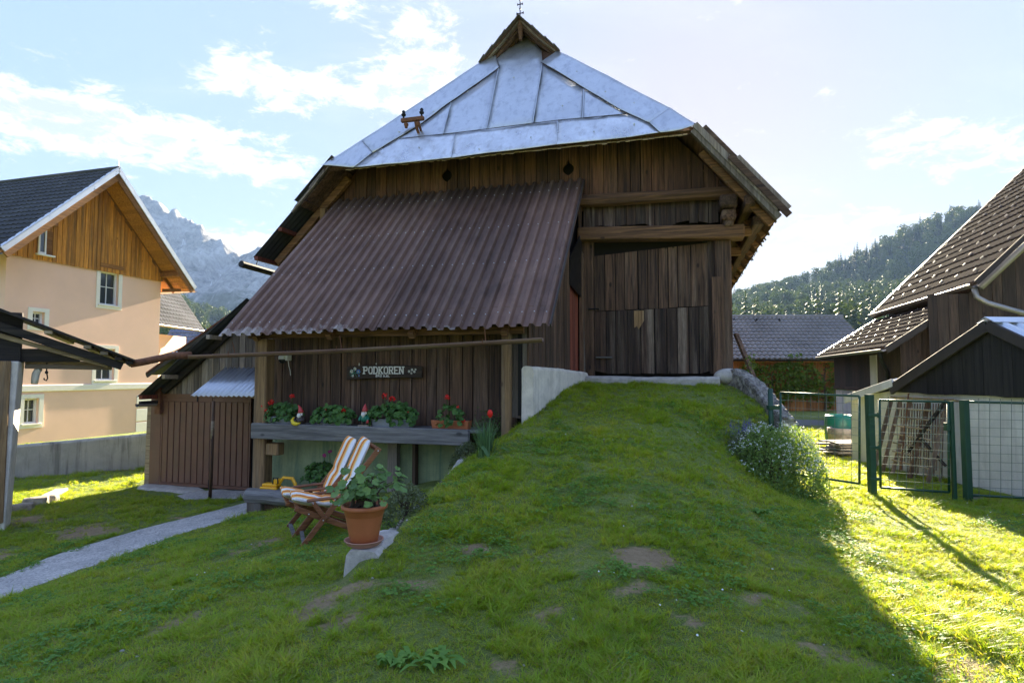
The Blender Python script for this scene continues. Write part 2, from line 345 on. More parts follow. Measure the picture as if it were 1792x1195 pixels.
# ------------------------------------------------------------------ special materials
def special_mats():
    # purple-brown trapezoid sheets, worn pale at the lower edge
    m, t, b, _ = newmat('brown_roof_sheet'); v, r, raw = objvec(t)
    n = t.noise(raw, 1.5, 5, .65, .3); st = t.noise(t.mapping(v, (9, .6, .6)), 1.3, 5, .65)
    c = t.ramp(n, (.3, (.115, .064, .046)), (.75, (.21, .125, .093)))
    c = t.mix(c, (.30, .195, .125), t.step(st, .55, .85, 0, .5))
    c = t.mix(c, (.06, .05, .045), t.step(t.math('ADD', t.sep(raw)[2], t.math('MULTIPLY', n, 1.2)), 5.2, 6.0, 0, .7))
    edge = t.math('ADD', t.sep(raw)[2], t.math('MULTIPLY', t.noise(raw, 4.5, 5, .7), -.62))
    pat = t.step(t.noise(t.mapping(raw, (1, 1, 0)), .8, 2, .5), .50, .58)
    c = t.mix(c, (.36, .31, .28), t.math('MULTIPLY', t.step(edge, 1.97, 2.03, .8, 0), pat))
    sp = t.voro(raw, 2.6); c = t.mix(c, (.45, .40, .37), t.step(sp, .012, .03, .7, 0))
    li = t.noise(t.mapping(raw, (1.2, .35, .35)), 2.2, 6, .7, .5); c = t.mix(c, (.24, .17, .13), t.step(li, .54, .74, 0, .55)); c = t.mix(c, (.055, .036, .028), t.step(li, .46, .30, 0, .6))
    kk = t.step(r, 0, 1, .74, 1.22); c = t.vmath('MULTIPLY', c, t.comb(kk, kk, kk))
    t.put(b.inputs['Base Color'], c); b.inputs['Roughness'].default_value = .6; b.inputs['Specular IOR Level'].default_value = .3
    bump(t, b, t.noise(raw, 30, 4, .6), .12, .004)
    # tiles
    for nm, lo, hi, rough in (('slate_tile', (.055, .058, .064), (.125, .128, .138), .45), ('brown_tile', (.034, .025, .020), (.085, .063, .051), .5), ('blue_grey_tile', (.17, .165, .155), (.34, .325, .31), .45), ('blue_tile', (.10, .13, .18), (.20, .25, .33), .5)):
        m, t, b, _ = newmat(nm); g = t.n('ShaderNodeNewGeometry'); raw = t.n('ShaderNodeTexCoord').outputs['Object']
        n = t.noise(raw, .8, 5, .65); n2 = t.noise(raw, 14, 3, .6)
        c = t.ramp(t.math('ADD', t.math('MULTIPLY', n, .7), t.math('MULTIPLY', n2, .35)), (.3, lo), (.75, hi))
        t.put(b.inputs['Base Color'], c); b.inputs['Roughness'].default_value = .95; b.inputs['Specular IOR Level'].default_value = .04; bump(t, b, n2, .15, .006)
    # glass
    m, t, b, _ = newmat('window_glass'); b.inputs['Base Color'].default_value = (.03, .035, .04, 1); b.inputs['Roughness'].default_value = .06; b.inputs['Specular IOR Level'].default_value = .8
    # cushion stripes run along the cushion; object y is across it
    m, t, b, _ = newmat('striped_cloth'); raw = t.n('ShaderNodeTexCoord').outputs['Object']; y = t.sep(raw)[1]
    ph = t.math('FRACT', t.math('DIVIDE', t.math('ADD', y, .245), .245))
    d = t.n('ShaderNodeValToRGB'); t.put(d.inputs[0], ph); d.color_ramp.interpolation = 'LINEAR'
    W = (.80, .77, .73); O = (.86, .30, .035); Yl = (.85, .50, .12); R = (.42, .085, .03)
    stops = [(0, W), (.16, W), (.24, Yl), (.32, O), (.42, O), (.47, R), (.55, R), (.60, O), (.72, Yl), (.82, W)]
    e = d.color_ramp.elements
    while len(e) < len(stops): e.new(.5)
    for q, (p, c) in zip(e, stops): q.position = p; q.color = (*c, 1)
    t.put(b.inputs['Base Color'], d.outputs[0]); b.inputs['Roughness'].default_value = .9
    bump(t, b, t.noise(raw, 60, 4, .6), .25, .004)
    # ground
    m, t, b, _ = newmat('ground_soil'); pos = t.n('ShaderNodeNewGeometry').outputs['Position']
    a = t.n('ShaderNodeAttribute', attribute_name='bare').outputs['Fac']
    n1 = t.noise(pos, 1.6, 5, .6); n2 = t.noise(pos, 26, 5, .7); n3 = t.noise(pos, 7, 4, .6)
    nf = t.noise(pos, 95, 4, .7); nv = t.voro(t.mapping(pos, (1, 1, .3)), 140)
    grass = t.ramp(t.math('ADD', t.math('MULTIPLY', n1, .45), t.math('ADD', t.math('MULTIPLY', n2, .25), t.math('MULTIPLY', nf, .45))), (.38, (.085, .125, .022)), (.58, (.22, .29, .05)), (.78, (.42, .44, .13)))
    grass = t.vmath('MULTIPLY', grass, t.ramp(nv, (.15, 1.25), (.6, .65)))
    soil = t.ramp(t.math('ADD', t.math('MULTIPLY', n3, .5), t.math('MULTIPLY', n2, .5)), (.3, (.24, .165, .085)), (.72, (.47, .34, .19)))
    f = t.step(t.math('ADD', a, t.math('MULTIPLY', t.math('SUBTRACT', n2, .5), .7)), .35, .65)
    c = t.mix(grass, soil, f)
    pb = t.voro(pos, 16); c = t.mix(c, (.42, .40, .36), t.step(pb, .05, .08, .55, 0))
    t.put(b.inputs['Base Color'], c); b.inputs['Roughness'].default_value = .95; bump(t, b, t.math('ADD', n2, t.math('MULTIPLY', nf, .8)), 1.0, .03)
    # gravel
    m, t, b, _ = newmat('gravel'); pos = t.n('ShaderNodeNewGeometry').outputs['Position']
    vc = t.voro(pos, 55, out='Color'); vd = t.voro(pos, 55); n1 = t.noise(pos, 2.2, 4, .6)
    bw = t.n('ShaderNodeRGBToBW'); t.put(bw.inputs[0], vc)
    c = t.ramp(bw.outputs[0], (.1, (.32, .30, .275)), (.9, (.68, .64, .59)))
    c = t.vmath('MULTIPLY', c, t.ramp(n1, (.3, .75), (.7, 1.1)))
    t.put(b.inputs['Base Color'], c); b.inputs['Roughness'].default_value = .95; bump(t, b, vd, .9, .012)
    # grass blades
    m, t, b, out = newmat('grass_blade'); g = t.n('ShaderNodeNewGeometry'); r = t.n('ShaderNodeObjectInfo').outputs['Random']
    n1 = t.noise(g.outputs['Position'], 1.1, 4, .6); n2 = t.noise(g.outputs['Position'], 6, 3, .6)
    f = t.math('ADD', t.math('ADD', t.math('MULTIPLY', n1, .75), t.math('MULTIPLY', n2, .45)), t.math('SUBTRACT', t.math('MULTIPLY', r, .35), .22))
    c = t.ramp(f, (.20, (.15, .28, .018)), (.55, (.28, .42, .032)), (.9, (.46, .49, .08)))
    ri = g.outputs['Random Per Island']
    c = t.mix(c, (.30, .25, .11), t.step(ri, .84, .93, 0, .8))
    t.put(b.inputs['Base Color'], c); b.inputs['Roughness'].default_value = .5; b.inputs['Specular IOR Level'].default_value = .35
    tr = t.n('ShaderNodeBsdfTranslucent'); t.put(tr.inputs[0], t.vmath('MULTIPLY', c, (1.75, 1.45, .5)))
    ms = t.n('ShaderNodeMixShader'); ms.inputs[0].default_value = .5
    t.nt.links.new(b.outputs[0], ms.inputs[1]); t.nt.links.new(tr.outputs[0], ms.inputs[2]); t.nt.links.new(ms.outputs[0], out.inputs[0])
    # mountain rock with snow in the gullies and woods low down
    m, t, b, _ = newmat('mountain_rock'); g = t.n('ShaderNodeNewGeometry'); pos = g.outputs['Position']; z = t.sep(pos)[2]
    n1 = t.noise(t.mapping(pos, (.020, .020, .008)), 1.0, 8, .65, .5); n2 = t.noise(t.mapping(pos, (.10, .10, .04)), 1.0, 6, .7)
    rock = t.ramp(t.math('ADD', t.math('MULTIPLY', n1, .6), t.math('MULTIPLY', n2, .4)), (.36, (.08, .078, .075)), (.62, (.46, .445, .43)))
    sn = t.noise(t.mapping(pos, (.042, .012, .009), rot=(0, .5, 0)), 1.0, 6, .62, .8)
    band = t.math('MULTIPLY', t.step(z, 165, 215), t.step(z, 400, 280))
    rock = t.mix(rock, (.80, .81, .83), t.math('MULTIPLY', t.step(sn, .60, .68), band))
    wd = t.mix((.030, .040, .022), (.06, .075, .04), n2)
    c = t.mix(wd, rock, t.step(t.math('ADD', z, t.math('MULTIPLY', n1, 165)), 215, 280))
    t.put(b.inputs['Base Color'], c); b.inputs['Roughness'].default_value = .95; bump(t, b, n2, .8, 12.)
special_mats()
def rubble():
    m, t, b, _ = newmat('rubble'); raw = t.n('ShaderNodeTexCoord').outputs['Object']
    v = t.voro(raw, 13, out='Color'); d = t.voro(raw, 13, feat='DISTANCE_TO_EDGE'); bw = t.n('ShaderNodeRGBToBW'); t.put(bw.inputs[0], v); n = t.noise(raw, 40, 5, .65); n1 = t.noise(raw, 3, 4, .6)
    c = t.ramp(bw.outputs[0], (.15, (.15, .13, .11)), (.55, (.30, .265, .225)), (.9, (.50, .46, .40)))
    c = t.mix(c, (.42, .39, .35), t.step(d, .10, .03, 0, .75)); c = t.vmath('MULTIPLY', c, t.ramp(n, (.25, .6), (.75, 1.25)))
    c = t.mix(c, (.07, .085, .035), t.step(n1, .52, .72, 0, .6))
    t.put(b.inputs['Base Color'], c); b.inputs['Roughness'].default_value = .95; bump(t, b, t.math('ADD', t.math('MULTIPLY', t.step(d, 0, .15), .8), t.math('MULTIPLY', n, .5)), 1.0, .03)
rubble()
M = MATS

# ------------------------------------------------------------------ terrain
def vnoise(x, y, seed=0):
    x = np.asarray(x, float); y = np.asarray(y, float); xi = np.floor(x).astype(np.int64); yi = np.floor(y).astype(np.int64)
    fx = x - xi; fy = y - yi; fx = fx * fx * (3 - 2 * fx); fy = fy * fy * (3 - 2 * fy)
    def h(a, b):
        q = (a * 374761393 + b * 668265263 + seed * 974711) & 0x7fffffff
        q = ((q ^ (q >> 13)) * 1274126177) & 0x7fffffff
        return ((q ^ (q >> 16)) & 0xffff) / 65535.0
    return (h(xi, yi) * (1 - fx) + h(xi + 1, yi) * fx) * (1 - fy) + (h(xi, yi + 1) * (1 - fx) + h(xi + 1, yi + 1) * fx) * fy
def fbm(x, y, o=4, seed=0):
    s = 0; a = .5
    for i in range(o): s = s + a * vnoise(np.asarray(x) * 2 ** i + 17.3 * i, np.asarray(y) * 2 ** i - 9.1 * i, seed + i); a *= .5
    return s / (1 - .5 ** o)
def sstep(v, a, b):
    q = np.clip((np.asarray(v, float) - a) / (b - a), 0, 1); return q * q * (3 - 2 * q)
def interp(x, pts): p = np.array(pts); return np.interp(x, p[:, 0], p[:, 1])
def wall_x(r):                                        # barn-frame x of the ramp's left retaining wall at distance r before the barn
    return interp(r, [(0, .0), (3.0, -.34), (3.12, -1.10), (3.4, -1.10), (4.2, -1.04), (5.2, -.95), (6.2, -.79), (7.1, -.72), (9, -.7)])
def ground(X, Y):
    X = np.asarray(X, float); Y = np.asarray(Y, float)
    left = sstep(-X, 0, 2.2)
    tt = np.maximum(0, -X - 1.3) * .16 + np.maximum(0, Y - 3) * .055 * left
    base = -.62 * sstep(tt, 0, 1.05) + .05 * sstep(X, 1, 4)
    ca, sa = math.cos(BF.a), math.sin(BF.a); dx = X - BF.o[0]; dy = Y - BF.o[1]
    xb = ca * dx + sa * dy; r = -(-sa * dx + ca * dy)
    zc = interp(r, [(-3, 1.46), (0, 1.46), (1.2, 1.36), (3, .99), (5.5, .43), (6.7, .21), (8.2, .04), (9.5, 0.0)])
    zc = zc - np.maximum(0, xb - 1.4) * .19 * np.clip(r / 1.6, 0, 1) * np.clip((7 - r) / 3, 0, 1)
    zc = zc - np.maximum(0, -.3 - xb) * interp(r, [(0, .2), (3, .68), (5, .28), (7, .02), (8, 0)])
    wx = wall_x(r); wl = .05 + np.maximum(0, r - 7.1) * .9
    mL = sstep(xb, wx - wl, wx + wl)
    xR = interp(r, [(0, 2.98), (1.7, 3.22), (3.0, 2.55), (5, 2.4), (8, 2.4)]); wr = interp(r, [(0, .08), (1.4, .12), (2.6, .6), (5, 1.1), (8, 1.6)])
    mR = 1 - sstep(xb, xR - wr, xR + wr)
    front = sstep(r, -1.2, -.6)
    k = mL * mR * front
    k = np.where(r > 9.5, 0, k)
    z = base * (1 - k) + np.maximum(zc, base) * k
    far = sstep(Y, 40, 300); z = z * (1 - far) - 1.5 * far
    return z + ((fbm(X * 1.3, Y * 1.3, 3, 5) - .5) * .035 + (fbm(X * 5, Y * 5, 2, 15) - .5) * .022) * (1 - far)
def gz(x, y): return float(ground(x, y))
def ghit(px, py):                                     # where a pixel's ray meets the ground
    d = px_dir(px, py); lo = .8
    for i in range(4000):
        p = EYE + d * lo
        if p[2] < gz(p[0], p[1]): break
        lo += .02
    return p
BARE = [(ghit(px, py), s) for px, py, s in [(1130, 985, .30), (810, 963, .16), (610, 1038, .30), (560, 1060, .25), (600, 1095, .28), (1430, 1130, .20), (1470, 1160, .2), (420, 965, .38), (1310, 1040, .20), (1110, 1030, .16), (950, 1092, .15), (1690, 1180, .22), (150, 928, .6), (60, 912, .5), (15, 970, .35), (320, 905, .3), (720, 1025, .25), (1230, 1090, .14), (480, 945, .3), (1320, 905, .12), (300, 1090, .2), (870, 1180, .2)]]
def bareness(X, Y):
    X = np.asarray(X, float); Y = np.asarray(Y, float)
    wxn = (fbm(X * 3.1, Y * 3.1, 3, 31) - .5) * .5; wyn = (fbm(X * 3.1 + 40, Y * 3.1, 3, 37) - .5) * .5
    b = np.zeros_like(X)
    for p, s in BARE:
        b = np.maximum(b, np.exp(-(((X + wxn - p[0]) / (s * 1.0)) ** 2 + ((Y + wyn - p[1]) / (s * .75)) ** 2)))
    n = fbm(X * 1.1, Y * 1.1, 5, 51); b = b * .8 + sstep(n, .58, .82) * .5
    return np.clip(b * .9, 0, 1)
def make_ground():
    def axis(lo, hi, fine0, fine1, s):
        a = list(np.arange(fine0, fine1, s)); st = s; x = fine0
        while x > lo: st *= 1.22; x -= st; a.insert(0, x)
        st = s; x = a[-1]
        while x < hi: st *= 1.22; x += st; a.append(x)
        return np.array(a)
    xs = axis(-2300, 2300, -11, 9, .1); ys = axis(-400, 2100, 1.2, 15, .1)
    X, Y = np.meshgrid(xs, ys); Z = ground(X, Y); nx, ny = len(xs), len(ys)
    me = bpy.data.meshes.new('ground'); idx = np.arange(nx * ny).reshape(ny, nx)
    f = np.stack([idx[:-1, :-1], idx[:-1, 1:], idx[1:, 1:], idx[1:, :-1]], -1).reshape(-1, 4)
    me.from_pydata(np.stack([X, Y, Z], -1).reshape(-1, 3), [], f.tolist())
    at = me.attributes.new('bare', 'FLOAT', 'POINT'); at.data.foreach_set('value', bareness(X, Y).reshape(-1).astype(np.float32))
    me.polygons.foreach_set('use_smooth', [True] * len(me.polygons))
    obj('ground', me, M['ground_soil'], kind='structure')
make_ground()
def strip(name, left, right, m, lift=.012, kind='structure', jag=.03):   # ribbon draped on the ground between two edge lines
    n = 60; L = np.array(left); R = np.array(right)
    def res(P):
        d = np.r_[0, np.cumsum(np.linalg.norm(np.diff(P, axis=0), axis=1))]; q = np.linspace(0, d[-1], n)
        return np.stack([np.interp(q, d, P[:, i]) for i in range(2)], 1)
    L = res(L); R = res(R); v = []; w = 9
    for i in range(n):
        for k in range(w):
            p = L[i] + (R[i] - L[i]) * k / (w - 1)
            if k in (0, w - 1): p = p + (np.array([fbm(i * .37, k, 3, 3), fbm(i * .37, k + 9, 3, 3)]) - .5) * jag * 4
            v.append((p[0], p[1], gz(*p) + (lift if 0 < k < w - 1 else -.02)))
    f = [(i * w + k, i * w + k + 1, (i + 1) * w + k + 1, (i + 1) * w + k) for i in range(n - 1) for k in range(w - 1)]
    mb = MB(); mb.add(v, f); o = obj(name, mb, m, smooth=True, kind=kind); return o
pl = [ghit(*p)[:2] for p in [(0, 1006), (100, 966), (200, 936), (300, 909), (380, 890), (434, 876)]]
pr = [ghit(*p)[:2] for p in [(0, 1056), (100, 1015), (200, 980), (300, 943), (390, 915), (436, 899)]]
e0 = pl[0] + (pl[0] - pl[1]) * 2.5; e1 = pr[0] + (pr[0] - pr[1]) * 2.5
PATH_L = [e0] + pl; PATH_R = [e1] + pr
strip('gravel_path', PATH_L, PATH_R, M['gravel'])
strip('gravel_apron', [ghit(305, 868)[:2], ghit(350, 858)[:2], ghit(440, 851)[:2]], [ghit(325, 875)[:2], ghit(390, 874)[:2], ghit(445, 872)[:2]], M['gravel'], .014)
strip('concrete_apron', [ghit(262, 846)[:2], ghit(300, 846)[:2], ghit(330, 848)[:2]], [ghit(238, 857)[:2], ghit(310, 864)[:2], ghit(372, 866)[:2]], M['rough_concrete'], .03, jag=.02)
strip('concrete_slab_path', [ghit(52, 876)[:2], ghit(92, 858)[:2]], [ghit(85, 882)[:2], ghit(122, 856)[:2]], M['rough_concrete'], .03, jag=.01)
strip('back_road', [(5.0, 22.3), (13, 19.6)], [(5.6, 19.2), (13, 17.0)], M['asphalt'], .02, jag=.02)

# ------------------------------------------------------------------ hills, forest, mountain
def scatter(name, pts, scl, rot, pick, protos, label=None, cat=None, mats=None):
    c = bpy.data.collections.new(name + '_kinds')
    for i, (me, m) in enumerate(protos):
        o = bpy.data.objects.new('%s_kind_%02d' % (name, i), me); c.objects.link(o)
        if m and not len(me.materials): me.materials.append(m)
    me = bpy.data.meshes.new(name); me.from_pydata([tuple(p) for p in pts], [], [])
    n = len(pts)
    a = me.attributes.new('scl', 'FLOAT', 'POINT'); a.data.foreach_set('value', np.asarray(scl, np.float32))
    a = me.attributes.new('rot', 'FLOAT_VECTOR', 'POINT'); a.data.foreach_set('vector', np.asarray(rot, np.float32).reshape(-1))
    a = me.attributes.new('pick', 'INT', 'POINT'); a.data.foreach_set('value', np.asarray(pick, np.int32))
    o = bpy.data.objects.new(name, me); col.objects.link(o); o['kind'] = 'stuff'
    if label: tag(o, label, cat)
    ng = bpy.data.node_groups.new(name, 'GeometryNodeTree')
    ng.interface.new_socket('Geometry', in_out='INPUT', socket_type='NodeSocketGeometry'); ng.interface.new_socket('Geometry', in_out='OUTPUT', socket_type='NodeSocketGeometry')
    gi = ng.nodes.new('NodeGroupInput'); go = ng.nodes.new('NodeGroupOutput'); iop = ng.nodes.new('GeometryNodeInstanceOnPoints'); ci = ng.nodes.new('GeometryNodeCollectionInfo')
    ci.inputs['Collection'].default_value = c; ci.inputs['Separate Children'].default_value = True; ci.inputs['Reset Children'].default_value = True
    L = ng.links.new; L(gi.outputs[0], iop.inputs['Points']); L(ci.outputs[0], iop.inputs['Instance']); iop.inputs['Pick Instance'].default_value = True
    def at(nm, ty):
        q = ng.nodes.new('GeometryNodeInputNamedAttribute'); q.data_type = ty; q.inputs[0].default_value = nm; return q.outputs[0]
    L(at('scl', 'FLOAT'), iop.inputs['Scale']); L(at('pick', 'INT'), iop.inputs['Instance Index'])
    er = ng.nodes.new('FunctionNodeEulerToRotation'); L(at('rot', 'FLOAT_VECTOR'), er.inputs[0]); L(er.outputs[0], iop.inputs['Rotation'])
    L(iop.outputs[0], go.inputs[0])
    md = o.modifiers.new('scatter', 'NODES'); md.node_group = ng
    return o
R_ = np.random.default_rng(11)
def tris_cloud(cent, size, rng, squash=.6, nrm_up=.4):       # random little quads round given centres
    n = len(cent); a = rng.normal(size=(n, 3)); a /= np.linalg.norm(a, axis=1)[:, None]
    b = rng.normal(size=(n, 3)); b = np.cross(a, b); b /= np.linalg.norm(b, axis=1)[:, None]
    s = (size * rng.uniform(.6, 1.3, n))[:, None]
    q = np.stack([cent - a * s, cent - b * s * squash, cent + a * s, cent + b * s * squash], 1).reshape(-1, 3)
    return q, np.arange(4 * n).reshape(n, 4)
def np_mesh(name, v, f, smooth=False):
    me = bpy.data.meshes.new(name); me.from_pydata(np.asarray(v).tolist(), [], np.asarray(f).tolist())
    if smooth: me.polygons.foreach_set('use_smooth', [True] * len(me.polygons))
    me.update(); return me
def spruce_mesh(seed, h=22., w=3.6):
    rng = np.random.default_rng(seed); mb = MB(); L = 13
    mb.tube([(0, 0, 0), (0, 0, h * .9)], [.3, .05], 5)
    for i in range(L):
        z = h * (.10 + .88 * i / L); rr = w * (1 - i / L) ** .85 * rng.uniform(.85, 1.15) + .25
        k = max(5, int(13 * (1 - i / L) + 4)); ph = rng.uniform(0, 6)
        for j in range(k):
            a = ph + 6.283 * j / k + rng.normal() * .12; q = rr * rng.uniform(.7, 1.15); dz = -q * rng.uniform(.25, .5); wd = q * .30 + .15
            ca, sa = math.cos(a), math.sin(a)
            mb.add([(0, 0, z + .5), (ca * q * .6 - sa * wd, sa * q * .6 + ca * wd, z + dz * .5), (ca * q, sa * q, z + dz), (ca * q * .6 + sa * wd, sa * q * .6 - ca * wd, z + dz * .5)], [(0, 1, 2), (0, 2, 3)])
    mb.add([(-.2, 0, h * .93), (.2, 0, h * .93), (0, 0, h * 1.03)], [(0, 1, 2)])
    return mb.mesh('spruce', fix=False)
def broad_mesh(seed, h=17., w=5.5, n=420):
    rng = np.random.default_rng(seed); cs = []
    for i in range(11):
        a = rng.uniform(0, 6.28); q = w * .55 * rng.uniform(0, 1) ** .5; cs.append((q * math.cos(a), q * math.sin(a), h * rng.uniform(.38, .86), w * rng.uniform(.30, .5)))
    pts = []
    for i in range(n):
        c = cs[rng.integers(len(cs))]; d = rng.normal(size=3); d /= np.linalg.norm(d); pts.append(np.array(c[:3]) + d * c[3] * rng.uniform(.75, 1.05))
    v, f = tris_cloud(np.array(pts), .75, rng, .8); mb = MB(); mb.tube([(0, 0, 0), (0, 0, h * .6)], [.35, .12], 5); mb.add(v, f)
    return mb.mesh('broadleaf', fix=False)
def hill(name, prof, D0, D1, xr, forest_label, n, seed, spread=1.0, back=500, broad=.5, stretch=1.0, tree=1.0):
    P = np.array([((px - 896) / FPX * D1, 1.6 + (655 - py) / FPX * D1 - 13 * tree) for px, py in prof])
    def H(X, Y):
        top = np.interp(X, P[:, 0], P[:, 1]); k = np.clip((Y - D0) / (D1 - D0), 0, 1)
        s = np.where(Y < D1, k ** 1.1, 1 - .5 * np.clip((Y - D1) / back, 0, 1))
        return top * s + (fbm(X / 70, Y / 70, 4, seed) - .5) * 26 * np.minimum(k * 2, 1) * (1 - .6 * (k > .97)) - 2 - (k <= 0) * 3
    xs = np.linspace(*xr, 70); ys = np.linspace(D0 - 20, D1 + back, 60); X, Y = np.meshgrid(xs, ys); Z = H(X, Y)
    idx = np.arange(X.size).reshape(X.shape); f = np.stack([idx[:-1, :-1], idx[:-1, 1:], idx[1:, 1:], idx[1:, :-1]], -1).reshape(-1, 4)
    o = obj(name, np_mesh(name, np.stack([X, Y, Z], -1).reshape(-1, 3), f, True), M['spruce_needles'], kind='structure')
    rng = np.random.default_rng(seed); x = rng.uniform(xr[0], xr[1], n); T0 = max(D0, 175); y = T0 + (D1 + 60 - T0) * rng.uniform(0, 1, n) ** .9; z = H(x, y) - .5
    kind = fbm(x / 90, y / 90, 3, seed + 3) + rng.normal(size=n) * .13
    pick = np.where(kind < 1 - broad - .02, rng.integers(0, 4, n), rng.integers(4, 8, n))
    scl = rng.uniform(.6, 1.15, n) * np.where(pick < 4, 1.0, .95) * tree
    rot = np.stack([rng.normal(size=n) * .03, rng.normal(size=n) * .03, rng.uniform(0, 6.28, n)], 1)
    scatter(forest_label[0], np.stack([x, y, z], 1), scl, rot, pick, PROTO_TREES, forest_label[1], 'forest')
PROTO_TREES = [(spruce_mesh(i, 15 + 2.5 * i, 3.0 + .4 * i), M['spruce_needles']) for i in range(4)] + [(broad_mesh(20 + i, 15 + 2 * i, 5 + .6 * i), M['broadleaf']) for i in range(4)]
hill('hill_slope', [(1100, 560), (1284, 507), (1350, 499), (1400, 484), (1450, 465), (1500, 437), (1560, 415), (1620, 388), (1680, 362), (1740, 350), (1850, 330), (2200, 300)], 75, 640, (60, 900), ('hillside_forest', 'hazy mixed forest covering the steep hill on the right'), 6500, 3, broad=.56)
hill('far_hill', [(-200, 480), (250, 510), (310, 520), (360, 535), (410, 558), (450, 575), (600, 600)], 110, 620, (-640, -60), ('valley_forest', 'sunlit green wood on the low slope under the rocky mountain'), 3500, 8, broad=.72)
def mountain():
    D0, D1 = 760, 1500
    prof = [(-700, 360), (-300, 300), (0, 330), (120, 330), (200, 345), (240, 340), (262, 345), (285, 353), (300, 357), (316, 366), (330, 388), (345, 392), (365, 400), (380, 413), (395, 420), (408, 437), (418, 447), (428, 440), (445, 430), (470, 420), (520, 410), (600, 420), (760, 440), (1000, 470), (1300, 540), (1700, 600)]
    P = np.array([((px - 896) / FPX * D1, 1.6 + (655 - py) / FPX * D1) for px, py in prof])
    xs = np.linspace(-2100, 900, 420); ys = np.concatenate([np.linspace(D0, D1, 110), np.linspace(D1 + 15, D1 + 450, 14)]); X, Y = np.meshgrid(xs, ys)
    k = np.clip((Y - D0) / (D1 - D0), 0, 1); top = np.interp(X, P[:, 0], P[:, 1])
    rid = 1 - np.abs(2 * fbm(X / 130, Y / 210, 5, 77) - 1); rid2 = 1 - np.abs(2 * fbm(X / 35, Y / 60, 4, 79) - 1)
    Z = top * (.16 * k + .84 * k ** 1.9) + (rid - .75) * 150 * k * (1 - k) * 2 + (rid2 - .7) * 38 * np.minimum(1, k * 1.3) + (fbm(X / 11, Y / 15, 3, 91) - .5) * 13 * k
    Z = np.where(Y > D1, Z - (Y - D1) * .9, Z) - 6
    idx = np.arange(X.size).reshape(X.shape); f = np.stack([idx[:-1, :-1], idx[:-1, 1:], idx[1:, 1:], idx[1:, :-1]], -1).reshape(-1, 4)
    obj('mountain', np_mesh('mountain', np.stack([X, Y, Z], -1).reshape(-1, 3), f, True), M['mountain_rock'], kind='structure')
mountain()
# ------------------------------------------------------------------ shared builders for timber, sheets and tiles
def const(v): return v if callable(v) else (lambda x: v)
def planks(parent, name, x0, x1, zb, zt, y, th, w, m, seed=1, gap=.007, zj=.012, yj=.006, wj=.25, holes=None, axis='x', minlen=.05):
    """row of upright boards between x0 and x1 (axis 'x': facing -y at depth y; axis 'y': running along y, facing +x at x=y)"""
    r = random.Random(seed); zb, zt = const(zb), const(zt); x = x0; out = []
    while x < x1 - .02:
        ww = w * r.uniform(1 - wj, 1 + wj); xe = min(x + ww, x1)
        if x1 - xe < w * .4: xe = x1
        a, b = x + gap * r.uniform(.2, 1), xe - gap * r.uniform(.2, 1); o = y - r.uniform(0, yj); lean = r.uniform(-.004, .004)
        b0, b1 = zb(a) + r.uniform(-zj, zj), zb(b) + r.uniform(-zj, zj); t0, t1 = zt(a), zt(b)
        if max(t0 - b0, t1 - b1) > minlen:
            t0 = max(t0, b0 + .01); t1 = max(t1, b1 + .01)
            pr = [(a, b0), (b, b1), (b + lean, t1), (a + lean, t0)]
            if holes:                                 # a teardrop cut half into each of two neighbouring boards
                for hx, hz, hr in holes:
                    for side, ex in ((1, b), (-1, a)):
                        if abs(ex - hx) < .02 and b0 < hz < t0:
                            arc = [(ex, hz - hr * 1.25)] + [(ex - side * hr * math.cos(q), hz + hr * math.sin(q)) for q in (-1.1, -.7, -.3, .1, .5, .9)] + [(ex - side * hr * .18, hz + hr * 1.15), (ex, hz + hr * 1.7)]
                            pr = [(a, b0), (b, b1)] + arc + [(b, t1), (a, t0)] if side == 1 else [(a, b0), (b, b1), (b, t1), (a, t0)] + arc[::-1]
            mb = MB()
            if axis == 'x': mb.prism([(p, o - th, q) for p, q in pr], (0, th, 0))
            else: mb.prism([(o, p, q) for p, q in pr], (th, 0, 0))
            out.append(obj(name, mb, m, parent))
        x = xe
    return out
def wave_profile(length, pitch, amp, kind, phase=0):
    p = []
    if kind == 'trap':
        k = 0; x = phase
        while x < length - 1e-6:
            for q, h in ((0, 0), (.42, 0), (.56, 1), (.86, 1)): 
                if x + q * pitch <= length: p.append((x + q * pitch, h * amp))
            x += pitch
        p.append((length, 0))
    else:
        n = max(4, int(length / pitch * 6))
        for i in range(n + 1): x = length * i / n; p.append((x, amp * .5 * (1 + math.sin(2 * math.pi * (x + phase) / pitch))))
    return p
def corr(A, B, U, pitch, amp, kind='trap', th=.006, phase=0):
    A, B, U = Vector(A), Vector(B), Vector(U); d = (B - A); L = d.length; d.normalize(); n = d.cross(U).normalized()
    if n.z < 0: n = -n
    pr = wave_profile(L, pitch, amp, kind, phase); top = [A + d * x + n * (h + th) for x, h in pr]; bot = [A + d * x + n * h for x, h in pr]
    mb = MB(); k = len(pr)
    mb.add(top + bot + [p + U for p in top] + [p + U for p in bot], [])
    for i in range(k - 1):
        mb.f += [(i, i + 1, 2 * k + i + 1, 2 * k + i), (k + i + 1, k + i, 3 * k + i, 3 * k + i + 1), (i + 1, i, k + i, k + i + 1), (2 * k + i, 2 * k + i + 1, 3 * k + i + 1, 3 * k + i)]
    mb.f += [(0, 2 * k, 3 * k, k), (k - 1, 2 * k - 1, 4 * k - 1, 3 * k - 1)]
    return mb
